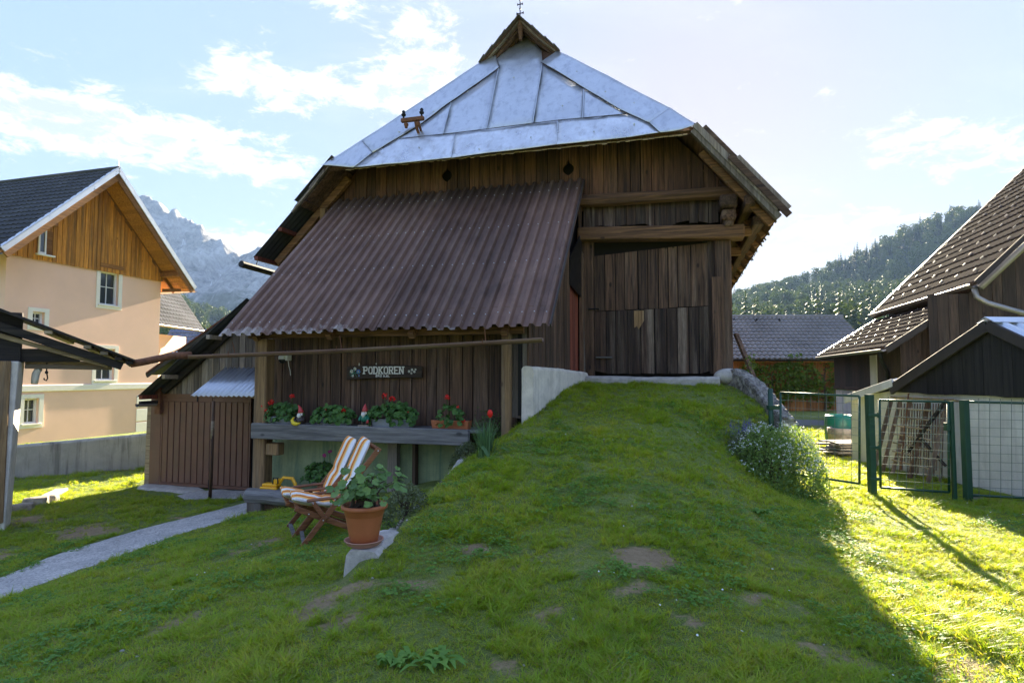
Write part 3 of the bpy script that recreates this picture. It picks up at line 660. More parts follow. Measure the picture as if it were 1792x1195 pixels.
def tile_roof(A, B, U, nt, nr, amp=.03, step=.03, seed=0):
    """pan tiles: A->B along the eave, U up the slope; every course steps over the one below"""
    A, B, U = Vector(A), Vector(B), Vector(U); d = B - A; n = d.cross(U).normalized(); rr = random.Random(seed)
    if n.z < 0: n = -n
    q = [(0, 0), (.18, .55), (.36, .95), (.54, .95), (.72, .5), (.88, .05)]; prof = [((i + a) / nt, h * amp) for i in range(nt) for a, h in q] + [(1, 0)]
    k = len(prof); mb = MB(); vs = []; fs = []
    for r in range(nr):
        for e, lift in ((r, step), (r + 1.02, 0)):
            for x, h in prof: vs.append(A + d * x + U * min(e / nr, 1.004) + n * (h + lift + .004))
        b = r * 2 * k
        fs += [(b + i, b + i + 1, b + k + i + 1, b + k + i) for i in range(k - 1)]
        if r: fs += [(b - k + i, b - k + i + 1, b + i + 1, b + i) for i in range(k - 1)]
    # front lip
    for x, h in prof: vs.append(A + d * x + n * (h - .02))
    b = nr * 2 * k; fs += [(b + i, b + i + 1, i + 1, i) for i in range(k - 1)]
    mb.add(vs, fs); return mb
def slab(parent, name, pts, off, m): return obj(name, MB().prism(pts, off), m, parent)
def log(parent, name, p, q, r, m, n=10, seed=0, taper=.9):
    rr = random.Random(seed); P, Q = Vector(p), Vector(q); k = 6; mb = MB()
    mb.tube([P + (Q - P) * i / k + Vector((rr.uniform(-1, 1), rr.uniform(-1, 1), rr.uniform(-1, 1))) * r * .08 for i in range(k + 1)], [r * (1 + (taper - 1) * i / k) * rr.uniform(.95, 1.05) for i in range(k + 1)], n)
    return obj(name, mb, m, parent)
def rough_wall(parent, name, base, m, seed=0, amp=.03, nz=6, ny=4, step=.12):
    """base: list of (x, y, ztop, zbottom, thickness); bumpy masonry body, rounded at the top"""
    P = [Vector(p[:2]) for p in base]; segs = []; 
    d = [0]
    for i in range(len(P) - 1): d.append(d[-1] + (P[i + 1] - P[i]).length)
    n = max(2, int(d[-1] / step)); ring = []; vs = []; fs = []
    B = np.array(base, float)
    for i in range(n + 1):
        q = d[-1] * i / n; x, y, zt, zb, th = [np.interp(q, d, B[:, j]) for j in range(5)]
        j = min(len(P) - 2, max(0, int(np.searchsorted(d, q) - 1))); dr = (P[j + 1] - P[j]).normalized(); nn = Vector((-dr.y, dr.x))
        prof = [(-1, zb)] + [(-1, zb + (zt - .05 - zb) * k / nz) for k in range(1, nz + 1)] + [(-.75, zt - .01)] + [(-.75 + 1.5 * k / ny, zt) for k in range(1, ny)] + [(.75, zt - .01)] + [(1, zb + (zt - .05 - zb) * k / nz) for k in range(nz, 0, -1)] + [(1, zb)]
        for o, z in prof:
            p = Vector((x, y, 0)) + Vector((nn.x, nn.y, 0)) * o * th / 2; p.z = z
            if amp: p += Vector(mnoise.noise_vector((p + Vector((seed * 7., 0, 0))) * 5)) * amp + Vector(mnoise.noise_vector(p * 14)) * amp * .4
            vs.append(p)
        k = len(prof)
    for i in range(n): fs += [(i * k + j, i * k + j + 1, (i + 1) * k + j + 1, (i + 1) * k + j) for j in range(k - 1)]
    fs += [tuple(range(k)), tuple(range(n * k, (n + 1) * k))]
    return obj(name, MB().add(vs, fs), m, parent, smooth=False)

# ------------------------------------------------------------------ the old barn
barn = thing('barn', 'old dark timber barn with silver sheet metal hipped roof and double hay door', 'barn', BF.o, -15.5)
RIDGE_X, RIDGE_Z = -1.55, 9.5
def roof_z(x): return float(np.interp(x, [-6.94, -5.2, RIDGE_X, 2.1, 3.41], [4.08, 5.84, RIDGE_Z, 5.83, 4.24]))
HP, HN = (0, -.8, 5.83), np.array([0, -1.44, 1.0]) / math.hypot(1.44, 1)
def hip_z(y): return 5.83 + 1.44 * (y + .8)
def build_barn():
    # added black backing that paints the dark behind the boards, and closed walls round the hay loft
    slab(barn, 'shade_backing', [(-5.6, .14, -.6), (2.62, .14, -.6), (2.62, .14, 5.0), (1.3, .14, 6.4), (-4.6, .14, 6.2), (-5.6, .14, 5.2)], (0, .06, 0), M['gap_shade_black'])
    slab(barn, 'side_wall', [(-5.9, .1, -.8), (-5.7, .1, -.8), (-5.7, .1, 5.0), (-5.9, .1, 4.9)], (0, 10.5, 0), M['barn_wood_z'])
    slab(barn, 'back_wall', [(-5.9, 10.7, -.8), (2.6, 10.7, -.8), (2.6, 10.7, 5.1), (RIDGE_X, 10.7, 9.3), (-5.7, 10.7, 5.0)], (0, .1, 0), M['barn_wood_z'])
    planks(barn, 'plank', 0.02, 10.5, -.2, 5.0, 2.60, .05, .27, M['barn_wood_z'], 5, axis='y')
    # gable boarding; two teardrop vents are cut where boards meet
    def top(x): return min(roof_z(x) - .16, hip_z(0) - .05)
    holes = [(-.26, 5.60, .105), (-2.80, 5.70, .105)]
    xs = [-5.45, -2.80, -.26, 2.72]
    for i in range(3): planks(barn, 'plank', xs[i], xs[i + 1], lambda x: 4.9 if x > 0 else 4.7, top, 0, .035, .235 if i else .265, M['gable_wood'], 11 + i, holes=holes, gap=.010, zj=.0, wj=.22, yj=.012)
    r = random.Random(4)
    planks(barn, 'plank', 0.03, 2.5, lambda x: 4.43 - .012 * math.sin(x * 9) - (.05 if 1.28 < x < 1.62 else 0) - .02 * x, 4.86, -.01, .03, .20, M['door_wood'], 18, zj=.03, gap=.006)
    # beams
    log(barn, 'beam', (.0, -.14, 4.92), (2.83, -.14, 4.85), .125, M['beam_wood'], 8, 3)
    o = obj('beam', MB().beam((-.06, -.10, 4.27), (2.92, -.10, 4.13), .30, .25), M['beam_wood'], barn); bevel(o, .03, 2)
    # log ends of the corner joint
    for i, (z, rr, l) in enumerate(((4.66, .15, .42), (4.43, .13, .34), (4.30, .10, .30))):
        o = obj('log_end', MB().box(2.50 + .03 * i, 2.50 + rr * 2 + .02 * i, -l, .1, z - rr * .8, z + rr * .7), M['barn_wood_y'], barn); bevel(o, .045, 2)
    # posts of the doorway
    for nm, x0, x1, z1, y0 in (('post', -.02, .215, 4.16, -.06), ('post', 2.42, 2.70, 4.03, -.09)):
        o = obj(nm, MB().box(x0, x1, y0, .13, 1.35, z1), M['barn_wood_z'], barn); bevel(o, .02, 1)
    planks(barn, 'plank', 2.30, 2.44, 1.62, 4.02, .02, .035, .13, M['door_wood'], 31)
    o = obj('post', MB().box(2.36, 2.52, -.13, -.09, 1.55, 3.35), M['barn_wood_z'], barn)
    o = obj('stake', MB().beam((.045, -.16, 1.40), (-.01, -.12, 3.95), .05, .045), M['grey_plank_z'], barn)
    # door: two leaves one above the other, each of its own boards
    up = obj('door_leaf', MB().box(.25, 2.28, .075, .10, 2.86, 3.85), M['gap_shade_black'], barn, label='upper leaf of the hay door, its boards cut aslant at the top')
    planks(up, 'plank', .22, 2.31, lambda x: 2.80 + .02 * x, lambda x: 3.87 + .066 * (x - .22), .06, .03, .215, M['barn_wood_z'], 41, gap=.014, zj=.008, yj=.012)
    lo = obj('door_leaf', MB().box(.25, 2.28, .055, .08, 1.66, 2.76), M['gap_shade_black'], barn, label='lower leaf of the hay door, weathered grey towards the ground')
    planks(lo, 'plank', .22, 2.31, lambda x: 1.615 + (.05 if x < .3 or x > 2.25 else 0), lambda x: 2.785 + .022 * x, .035, .03, .215, M['door_wood'], 42, gap=.013, zj=.006, yj=.012)
    obj('patch_board', MB().prism([(.97, -.002, 2.47), (1.02, -.002, 2.50), (1.05, -.002, 2.44), (1.15, -.002, 2.60), (1.15, -.002, 2.79), (.97, -.002, 2.79)], (0, -.008, 0)), M['post_wood'], lo)
    bevel(obj('ledge', MB().box(.25, .56, -.075, .004, 1.905, 1.935), M['grey_plank_x'], lo), .006)
    obj('latch', MB().box(.30, .37, .02, .03, 2.83, 2.92), M['red_door'], up)
    obj('hinge', MB().tube([(.12, -.075, 2.84), (.30, -.075, 2.84), (.30, .02, 2.84)], .012, 6), M['iron'], up)
    obj('hinge', MB().tube([(2.22, .0, 4.03), (2.34, .0, 4.03)], .02, 6), M['iron'], up)
    # sill of poured concrete
    rough_wall(barn, 'sill', [(.0, -.14, 1.575, 1.1, .42), (1.2, -.14, 1.555, 1.1, .42), (2.45, -.14, 1.565, 1.1, .42)], M['rough_concrete'], 2, .012)
    # main roof slopes
    th = (0, 0, -.07)
    hl, hr = (-2.37, 1.2), (-.74, 1.2)
    slab(barn, 'roof_slope', [(RIDGE_X, 1.2, RIDGE_Z), (hr[0], 1.2, roof_z(hr[0])), (2.1, -.8, 5.83), (2.1, 11, 5.83), (RIDGE_X, 11, RIDGE_Z)], th, M['soffit_wood'])
    slab(barn, 'roof_slope', [(2.1, -.72, 5.83), (3.38, -.72, 4.27), (3.38, 11, 4.27), (2.1, 11, 5.83)], th, M['soffit_wood'])
    slab(barn, 'roof_slope', [(RIDGE_X, 1.2, RIDGE_Z), (hl[0], 1.2, roof_z(hl[0])), (-5.2, -.8, 5.84), (-5.2, 11, 5.84), (RIDGE_X, 11, RIDGE_Z)], th, M['soffit_wood'])
    # hip deck under the metal, ragged shingle ends below its edge
    slab(barn, 'roof_deck', [(-5.2, -.74, 5.84), (2.1, -.74, 5.84), (-.74, 1.2, 8.62), (-1.55, 1.62, 9.2), (-2.37, 1.2, 8.62)], (0, .05, -.05), M['soffit_wood'])
    rr = random.Random(9); mb = MB(); x = -4.7
    while x < 1.9:
        w = rr.uniform(.05, .12); q = rr.uniform(-.02, .035); mb.beam((x + w / 2, -.70 + .0, 5.80), (x + w / 2, -.80 - q, 5.80 - .06 - q * .8), w * .92, .014); x += w
    obj('shingle_ends', mb, M['pale_wood'], barn, kind='stuff')
    # right overhang: verge boards, purlins, rafters, ragged shingles at the eave
    for k, (yy, off, wd, l0, l1) in enumerate(((-.80, .05, .09, 0.0, .93), (-.86, .085, .055, .38, 1.02), (-.76, -.03, .13, .02, .98), (-.79, .13, .04, .06, .80), (-.83, .16, .035, .42, .98))):
        a = Vector((2.05, yy, 5.87)); b = Vector((3.45, yy, 4.18)); n = Vector((.77, 0, .64)); p = a + (b - a) * l0 + n * off; q = a + (b - a) * l1 + n * off
        obj('verge_board', MB().beam(p, q, .10, wd, up=(0, 1, 0)), M['barn_wood_x' if k % 2 else 'grey_plank_z'], barn)
    for xx, zz, y0 in ((2.98, 4.60, -.62), (3.16, 4.34, -.15)):
        bevel(obj('purlin', MB().box(xx - .09, xx + .09, y0, 10.6, zz - .11, zz + .07), M['barn_wood_y'], barn), .02)
    for i in range(11):
        yy = -.42 + i * .95; bevel(obj('rafter', MB().beam((2.2, yy, 5.54), (3.33, yy, 4.17), .11, .12), M['beam_wood'], barn), .012)
    for i in range(4):
        yy = .2 + i * 1.9; obj('outlooker', MB().beam((2.4, yy, 4.28), (3.08, yy + .05, 4.22), .15, .16), M['beam_wood'], barn)
    mb = MB(); rr = random.Random(21); y = -.75
    sl = Vector((3.38 - 2.1, 0, 4.27 - 5.83)).normalized(); nn = Vector((.77, 0, .64))
    while y < 10.9:
        w = rr.uniform(.05, .11); q = rr.uniform(-.03, .07)
        for lay in range(3):
            e = Vector((3.38, y + w / 2, 4.27)) + sl * (q - .05 * lay + rr.uniform(-.02, .03)) + nn * (.02 * lay + .006); mb.beam(e - sl * .6, e, w * .95, .013, up=nn)
        y += w
    obj('eave_shingles', mb, M['grey_plank_z'], barn, kind='stuff')
    mb = MB(); rr = random.Random(22)                 # shingle courses of the slope seen edge-on along the verge
    for i in range(9):
        c = Vector((2.1, 0, 5.87)) + sl * (.22 * i); x = -.84
        while x < 10.8:
            w = rr.uniform(.09, .16) * (1 if x < 3 else 4); mb.beam(c - sl * .05 + Vector((0, x + w / 2, 0)) + nn * rr.uniform(.01, .035), c + sl * rr.uniform(.26, .31) + Vector((0, x + w / 2, 0)) + nn * rr.uniform(.0, .015), w * .95, .016, up=nn); x += w
    obj('roof_shingles', mb, M['grey_plank_z'], barn, kind='stuff')
    # left slope: fibre-cement sheets, the upper one lapping the lower
    up_l = Vector((5.0 - 6.94 + 6.94 - 5.0, 0, 0))
    def ls(xa, xb, lift): return Vector((xa, 0, roof_z(xa) + lift)), Vector((xb, 0, roof_z(xb) + lift))
    a, b = ls(-6.96, -5.62, .0); rows = [(-.66, 2.2), (2.2, 5.2), (5.2, 8.2), (8.2, 11)]
    for i, (y0, y1) in enumerate(rows): obj('roof_sheet', corr((a.x, y0, a.z), (a.x, y1 + .05, a.z), b - a, .14, .04, 'sine', .008), M['fibre_sheet'], barn)
    a, b = ls(-5.92, -5.05, .10)
    for i, (y0, y1) in enumerate(rows): obj('roof_sheet', corr((a.x, y0 - .02 - .06 * (i == 0), a.z), (a.x, y1 + .05, a.z), b - a, .14, .04, 'sine', .008), M['fibre_sheet'], barn)
    for k in range(4):
        y0 = -.70 + k * .19; obj('soffit_board', MB().prism([(-5.0, y0, roof_z(-5.0) - .13), (-5.80, y0, roof_z(-5.80) - .13), (-5.80, y0, roof_z(-5.80) - .10), (-5.0, y0, roof_z(-5.0) - .10)], (0, .18, 0)), M['barn_wood_x'], barn)
    for j, (u0, u1, o) in enumerate(((.03, .60, .0), (.05, .95, -.07), (.4, 1.0, -.11))):
        p = Vector((-5.0, -.74 - .02 * j, roof_z(-5.0) + o)); q = Vector((-5.95, -.74 - .02 * j, roof_z(-5.95) + o)); obj('verge_board', MB().beam(p + (q - p) * u0, p + (q - p) * u1, .03, .05, up=(0, 1, 0)), M['grey_plank_z'], barn)
    for xx in (-5.72, -6.30, -6.88):
        obj('batten', MB().box(xx - .04, xx + .05, -.70, 10.8, roof_z(xx) - .11, roof_z(xx) - .03), M['red_door' if xx < -6 else 'barn_wood_y'], barn)
    bevel(obj('rafter', MB().beam((-5.0, -.15, roof_z(-5.0) - .24), (-6.75, -.15, roof_z(-6.75) - .22), .12, .15), M['beam_wood'], barn), .01)
    obj('prop', MB().box(-5.62, -5.50, -.28, -.16, 4.2, 5.16), M['post_wood'], barn)
    # gutter end below the left eave with its hook
    gp = [BF.hit(422, 462, 'y', -.55), BF.hit(485, 480, 'y', .6)]
    mb = MB(); 
    g0, g1 = Vector(gp[0]), Vector(gp[1])
    mb.tube([g0, g1], .075, 10); obj('gutter', mb, M['iron'], barn)
    obj('gutter_hook', MB().tube([g0 + (g1 - g0) * .4 + Vector((0, 0, .08)), g0 + (g1 - g0) * .4 + Vector((.03, 0, .18)), g0 + (g1 - g0) * .4 + Vector((-.02, 0, .30))], .012, 5), M['iron'], barn)
    # sheet metal panels of the hip, each cut as it lies on the slope
    def on_hip(pts, lift): return [Vector(BF.hitp(x, y, HP, HN)) + Vector(HN) * lift for x, y in pts]
    panels = [  # band along the eave
        ([(618, 296), (652, 271), (700, 246), (742, 241), (797, 236), (790, 279)], .030, 'zinc_band'), ([(797, 236), (870, 226), (976, 214), (975, 256), (790, 279)], .026, 'zinc_band'), ([(976, 214), (1048, 207), (1098, 203), (1137, 219), (1156, 235), (1085, 245), (975, 256)], .030, 'zinc_band'),
        # field
        ([(652, 271), (735, 222), (790, 182), (775, 240), (700, 248)], .014, 'zinc'), ([(790, 182), (872, 123), (852, 230), (775, 241)], .010, 'zinc'), ([(874, 118), (868, 106), (888, 84), (926, 62), (948, 92), (950, 116), (933, 219), (852, 231)], .018, 'zinc'),
        ([(949, 113), (1022, 158), (1020, 211), (933, 220)], .010, 'zinc'), ([(1022, 158), (1088, 196), (1100, 204), (1048, 209), (1020, 212)], .014, 'zinc'),
        # strips folded over the hips
        ([(634, 250), (852, 106), (868, 100), (874, 122), (792, 180), (735, 222), (652, 272)], .045, 'zinc'), ([(566, 293), (634, 250), (653, 272), (620, 297)], .052, 'zinc'),
        ([(948, 112), (976, 92), (1172, 193), (1138, 220), (1086, 196), (1020, 156)], .045, 'zinc'), ([(1172, 193), (1219, 223), (1192, 232), (1156, 237), (1136, 219)], .052, 'zinc')]
    rr = random.Random(2)
    for pts, lift, mt in panels:
        P = on_hip(pts, lift); c = sum(P, Vector()) / len(P); tl = Vector(HN) * rr.uniform(-.006, .006)
        mb = MB(); n = len(P)
        # subdivided and buckled a little so the sheet catches the sky unevenly
        bm = bmesh.new(); vs = [bm.verts.new(p) for p in P]; f = bm.faces.new(vs); bmesh.ops.triangulate(bm, faces=[f])
        bmesh.ops.subdivide_edges(bm, edges=bm.edges[:], cuts=5, use_grid_fill=True)
        big = 2.0 if (pts[0] == (874, 118)) else 1.0
        for v in bm.verts:
            q = v.co; v.co = q + Vector(HN) * (mnoise.noise(q * 1.7 + Vector((lift * 90, 0, 0))) * .018 + mnoise.noise(q * 4.5) * .008 + (mnoise.noise(Vector((q.x * 3, q.y * 9, q.z * 9))) * .02 if big > 1 and q.z > 7.9 else 0))
        me = bpy.data.meshes.new('metal_panel'); bm.to_mesh(me); bm.free(); me.polygons.foreach_set('use_smooth', [True] * len(me.polygons))
        o = obj('metal_panel', me, M[mt], barn); s = o.modifiers.new('thick', 'SOLIDIFY'); s.thickness = .007; s.offset = -1
    for a, b in (((775, 240), (790, 182)), ((852, 229), (873, 122)), ((933, 218), (949, 114)), ((1020, 211), (1022, 159)), ((790, 278), (797, 236)), ((975, 255), (976, 214))):
        p, q = on_hip([a, b], .03); obj('standing_seam', MB().beam(p, q, .014, .02, up=HN), M['zinc'], barn)
    ln = [[(652, 272), (735, 222), (792, 180), (874, 122)], [(948, 113), (1020, 156), (1086, 196), (1138, 220), (1156, 236)], [(700, 246), (797, 236), (976, 214), (1098, 203)], [(634, 250), (652, 272)], [(1172, 193), (1138, 220)]]
    for L in ln:
        P = on_hip(L, .04); obj('sheet_edge', MB().tube(P, .007, 5), M['weathered_strip'], barn)
    # bolt heads
    mb = MB()
    for x, y in ((820, 165), (760, 200), (700, 235), (1010, 130), (1060, 165), (1110, 185), (900, 140), (985, 190), (930, 245), (840, 265), (1040, 235), (1110, 222), (735, 262)):
        mb.ball(on_hip([(x, y)], .055)[0], .018, 6, 4)
    obj('bolt_heads', mb, M['zinc'], barn, kind='stuff')
    # gablet at the ridge
    for s, xe in ((-1, -2.44), (1, -.67)):
        for k, (yy, dz, wd, tt) in enumerate(((1.18, .01, .10, .05), (1.12, .05, .05, .05), (1.30, -.08, .10, .06), (1.48, -.10, .08, .05))):
            a = Vector((RIDGE_X, yy, RIDGE_Z + dz + .02)); b = Vector((xe, yy, roof_z(xe) + dz)); mid = (a + b) / 2 - Vector((0, 0, .035))
            obj('barge_board', MB().beam(a, mid, tt, wd, up=(0, 1, 0)), M['soffit_wood' if k else 'grey_plank_z'], barn); obj('barge_board', MB().beam(mid, b, tt, wd, up=(0, 1, 0)), M['soffit_wood' if k else 'grey_plank_z'], barn)
        mb = MB(); rr = random.Random(5)
        for i in range(9):
            t_ = i / 9; p = Vector((RIDGE_X, 1.1, RIDGE_Z + .05)).lerp(Vector((xe, 1.1, roof_z(xe) + .05)), t_); q = Vector((RIDGE_X, 1.1, RIDGE_Z + .05)).lerp(Vector((xe, 1.1, roof_z(xe) + .05)), t_ + .15)
            for j in range(5): mb.beam(p + Vector((0, j * .14 - rr.uniform(0, .03), rr.uniform(0, .03))), q + Vector((0, j * .14, 0)), .13, .018, up=(0, 0, 1))
        obj('ridge_shingles', mb, M['grey_plank_z'], barn, kind='stuff')
    obj('king_post', MB().prism([(-1.61, 1.16, 9.42), (-1.55, 1.10, 9.52), (-1.49, 1.16, 9.42), (-1.52, 1.2, 9.10), (-1.58, 1.2, 9.10)], (0, .07, 0)), M['soffit_wood'], barn)
    # wrought iron double cross
    x0, y0, z0 = RIDGE_X, 1.18, 9.5
    cr = obj('roof_cross', MB().tube([(x0, y0, z0 - .05), (x0, y0, z0 + .70)], .013, 6), M['iron'], barn)
    mb = MB(); 
    for zz in (.06, .30, .50): mb.ball((x0, y0, z0 + zz), .024, 8, 5)
    obj('knob', mb, M['iron'], cr)
    for zz, hw in ((.19, .085), (.40, .066)):
        z = z0 + zz; obj('cross_arm', MB().prism([(x0 - hw, y0 - .006, z + .03), (x0 - hw * .5, y0 - .006, z + .008), (x0, y0 - .006, z + .008), (x0 + hw * .5, y0 - .006, z + .008), (x0 + hw, y0 - .006, z + .03), (x0 + hw, y0 - .006, z - .03), (x0 + hw * .5, y0 - .006, z - .008), (x0 - hw * .5, y0 - .006, z - .008), (x0 - hw, y0 - .006, z - .03)], (0, .012, 0)), M['iron'], cr)
build_barn()
def build_insulators():
    p = Vector(BF.hitp(735, 232, HP, HN)); t = thing('insulator_bracket', 'rusty iron bracket with four insulators standing on the metal roof', 'bracket', BF.w(p), -15.5)
    obj('arm', MB().tube([(0, 0, -.1), (-.02, -.12, .05), (-.04, -.16, .22)], .03, 8), M['rust'], t)
    obj('strut', MB().beam((.03, .02, -.03), (.02, -.14, .2), .04, .03), M['rust'], t)
    bar = obj('cross_bar', MB().box(-.34, .16, -.21, -.13, .17, .25), M['rust'], t); bevel(bar, .01)
    for x in (-.29, .11):
        mb = MB(); mb.lathe([(.018, 0), (.018, .05), (.045, .06), (.05, .09), (.03, .11), (.038, .14), (.02, .17), (.004, .175)], 10, (x, -.17, .25)); obj('insulator', mb, M['iron'], t, True)
    for x in (-.23, .03):
        mb = MB(); mb.lathe([(.004, -.13), (.03, -.12), (.035, -.08), (.05, -.06), (.045, -.03), (.018, -.02), (.018, 0)], 10, (x, -.17, .17)); obj('insulator', mb, M['rust'], t, True)
build_insulators()

# ------------------------------------------------------------------ lean-to on the barn front
lean = thing('lean_to', 'lean-to with steep purple brown corrugated roof in front of the barn', 'lean-to', BF.o, -15.5)
LTY0, LTZ0, LTY1, LTZ1 = 0.0, 5.36, -3.30, 2.25
def lean_z(y): return LTZ0 + (LTZ1 - LTZ0) * (y - LTY0) / (LTY1 - LTY0)
def build_lean():
    rr = random.Random(3); n = 6; x0, x1 = -5.40, .02; w = (x1 - x0) / n; pit = w / 5
    for i in range(n):
        j = rr.uniform(-.015, .015); a = Vector((x0 + i * w, LTY1 + (.0 if i > 2 else -.06 + .02 * i) + j, LTZ1 + j + (-.03 if i < 2 else 0))); b = Vector((x0 + (i + 1) * w + .05, a.y + .0, a.z))
        up = Vector((0, LTY0 - .02 - a.y, LTZ0 - a.z + rr.uniform(-.01, .01)))
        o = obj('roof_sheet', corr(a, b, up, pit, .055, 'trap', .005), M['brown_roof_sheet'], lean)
        # screw heads
        mb = MB(); nrm = Vector((1, 0, 0)).cross(up).normalized()
        for t in (.06, .36, .62, .9):
            for k in range(5): 
                q = a + Vector(((k + .71) * pit, 0, 0)) + up * (t + rr.uniform(-.004, .004)) + nrm * .062; mb.ball(q, .010, 6, 4)
        obj('screw_heads', mb, M['galvanised'], o)
    obj('edge_trim', MB().beam((x1 + .035, LTY1, LTZ1 + .02), (x1 + .035, LTY0, LTZ0 + .02), .02, .06), M['weathered_strip'], lean)
    for y in (-.4, -1.6, -2.9):
        bevel(obj('purlin', MB().box(-5.3, -.05, y - .05, y + .05, lean_z(y) - .14, lean_z(y) - .03), M['beam_wood'], lean), .006)
    for x in (-4.85, -3.5, -2.1, -.65):
        obj('rafter', MB().beam((x, -3.18, lean_z(-3.18) - .19), (x, -.05, lean_z(-.05) - .19), .09, .10), M['beam_wood'], lean)
    # posts
    bevel(obj('post', MB().box(-4.93, -4.70, -3.08, -2.87, -.75, 2.18), M['post_wood'], lean), .012)
    bevel(obj('post', MB().box(-.725, -.595, -3.06, -2.93, .55, 2.20), M['post_wood'], lean), .01)
    bevel(obj('bracket_block', MB().box(-4.70, -4.46, -3.06, -2.9, .30, .49), M['post_wood'], lean), .01)
    obj('plate_beam', MB().box(-5.1, -.4, -3.04, -2.94, 2.19, 2.29), M['beam_wood'], lean)
    # boarded front behind the posts
    planks(lean, 'plank', -5.0, -.62, .50, lambda x: lean_z(-2.55) - .10, -2.52, .03, .215, M['barn_wood_z'], 61, gap=.011, zj=0, yj=.016)
    planks(lean, 'plank', -.62, -.34, .96, lambda x: lean_z(-2.9) - .06, -2.86, .03, .14, M['grey_plank_z'], 62, gap=.006, zj=.02)
    planks(lean, 'plank', -5.6, -4.95, -.7, lambda x: lean_z(-2.3) - .1, -2.2, .03, .2, M['grey_plank_z'], 63)
    obj('shade_backing', MB().box(-5.0, -.4, -2.50, -2.42, .45, lean_z(-2.4) - .25), M['gap_shade_black'], lean)  # added black sheet: paints the shade seen between the front boards
    # green rendered wall below the flower shelf
    obj('plinth_wall', MB().box(-5.0, -.75, -2.58, -2.30, -.9, .55), M['green_render'], lean)
    for x, m, w in ((-2.62, 'grey_plank_z', .16), (-2.25, 'barn_wood_z', .05)):
        obj('stud', MB().box(x - w / 2, x + w / 2, -2.72, -2.60, -.8, .60), M[m], lean)
    # flower shelf: front beam and boards
    z0 = [float(BF.hit(440, 740, 'y', -3.2)[2]), float(BF.hit(818, 752, 'y', -3.2)[2])]; z1 = [float(BF.hit(440, 767, 'y', -3.2)[2]), float(BF.hit(818, 780, 'y', -3.2)[2])]
    xa, xb = float(BF.hit(440, 752, 'y', -3.2)[0]), float(BF.hit(820, 765, 'y', -3.2)[0])
    mb = MB(); mb.hexa([(xa, -3.22, z1[0]), (xb, -3.22, z1[1]), (xb, -3.13, z1[1]), (xa, -3.13, z1[0]), (xa, -3.22, z0[0]), (xb, -3.22, z0[1]), (xb, -3.13, z0[1]), (xa, -3.13, z0[0])]); bevel(obj('shelf_beam', mb, M['grey_plank_x'], lean), .012, 2)
    for y in (-3.06, -2.88, -2.70): obj('shelf_board', MB().box(xa + .1, -1.0, y - .085, y + .083, min(z0) - .05, min(z0) - .012), M['grey_plank_x'], lean)
    # right side wall: rendered base, upright boards and a narrow red door
    side = [Vector((-.34, -2.92)), Vector((0.0, -.02))]; d = side[1] - side[0]; n = Vector((d.y, -d.x)).normalized()
    o = rough_wall(lean, 'rendered_base', [(side[0].x - .03, side[0].y, 1.72, .3, .18), (side[0].x + d.x * .5 - .03, side[0].y + d.y * .5, 1.70, .6, .18), (side[1].x + .03, side[1].y - .1, 1.64, 1.0, .18)], M['stucco'], 4, .008)
    L = d.length; t = 0.0; r2 = random.Random(12); ang = math.atan2(d.y, d.x)
    while t < L - .02:
        w = r2.uniform(.12, .20); e = min(t + w, L); red = 2.02 < (t + e) / 2 < 2.72
        a = side[0] + d.normalized() * (t + .004); b = side[0] + d.normalized() * (e - .004); zt = lambda p: min(lean_z(p.y) - .05, 5.2)
        dep = .05 if red else r2.uniform(0, .012); zb = 1.66 + r2.uniform(-.02, .02)
        P = [(a.x - n.x * dep, a.y - n.y * dep, zb), (b.x - n.x * dep, b.y - n.y * dep, zb), (b.x - n.x * dep, b.y - n.y * dep, 3.75 if red else zt(b)), (a.x - n.x * dep, a.y - n.y * dep, 3.70 if red else zt(a))]
        obj('door_board' if red else 'plank', MB().prism(P, (-n.x * .03, -n.y * .03, 0)), M['red_door'] if red else M['barn_wood_z'], lean); t = e
    obj('shade_backing', MB().prism([(side[0].x - .12, side[0].y, 1.0), (side[1].x - .12, side[1].y, 1.0), (side[1].x - .12, side[1].y, 5.1), (side[0].x - .12, side[0].y, 2.45)], (-.05, 0, 0)), M['gap_shade_black'], lean)  # same black backing added behind the side boards, for dark joints
    pa = side[0] + d.normalized() * 2.05 - n * .0; pb = side[0] + d.normalized() * 2.78
    obj('door_frame', MB().beam((pb.x + n.x * .02, pb.y + n.y * .02, 1.6), (pb.x + n.x * .02, pb.y + n.y * .02, 3.9), .08, .06, up=(0, 1, 0)), M['barn_wood_z'], lean)
    obj('tar_paper', MB().prism([(pa.x + n.x * .02, pa.y, 3.2), (pb.x + n.x * .03, pb.y, 3.05), (pb.x + n.x * .03, pb.y, 4.3), (pa.x + n.x * .02, pa.y, 3.7)], (-.02, 0, 0)), M['black_plastic'], lean)
build_lean()
SHELF = min(float(BF.hit(440, 740, 'y', -3.2)[2]), float(BF.hit(818, 752, 'y', -3.2)[2])) - .012
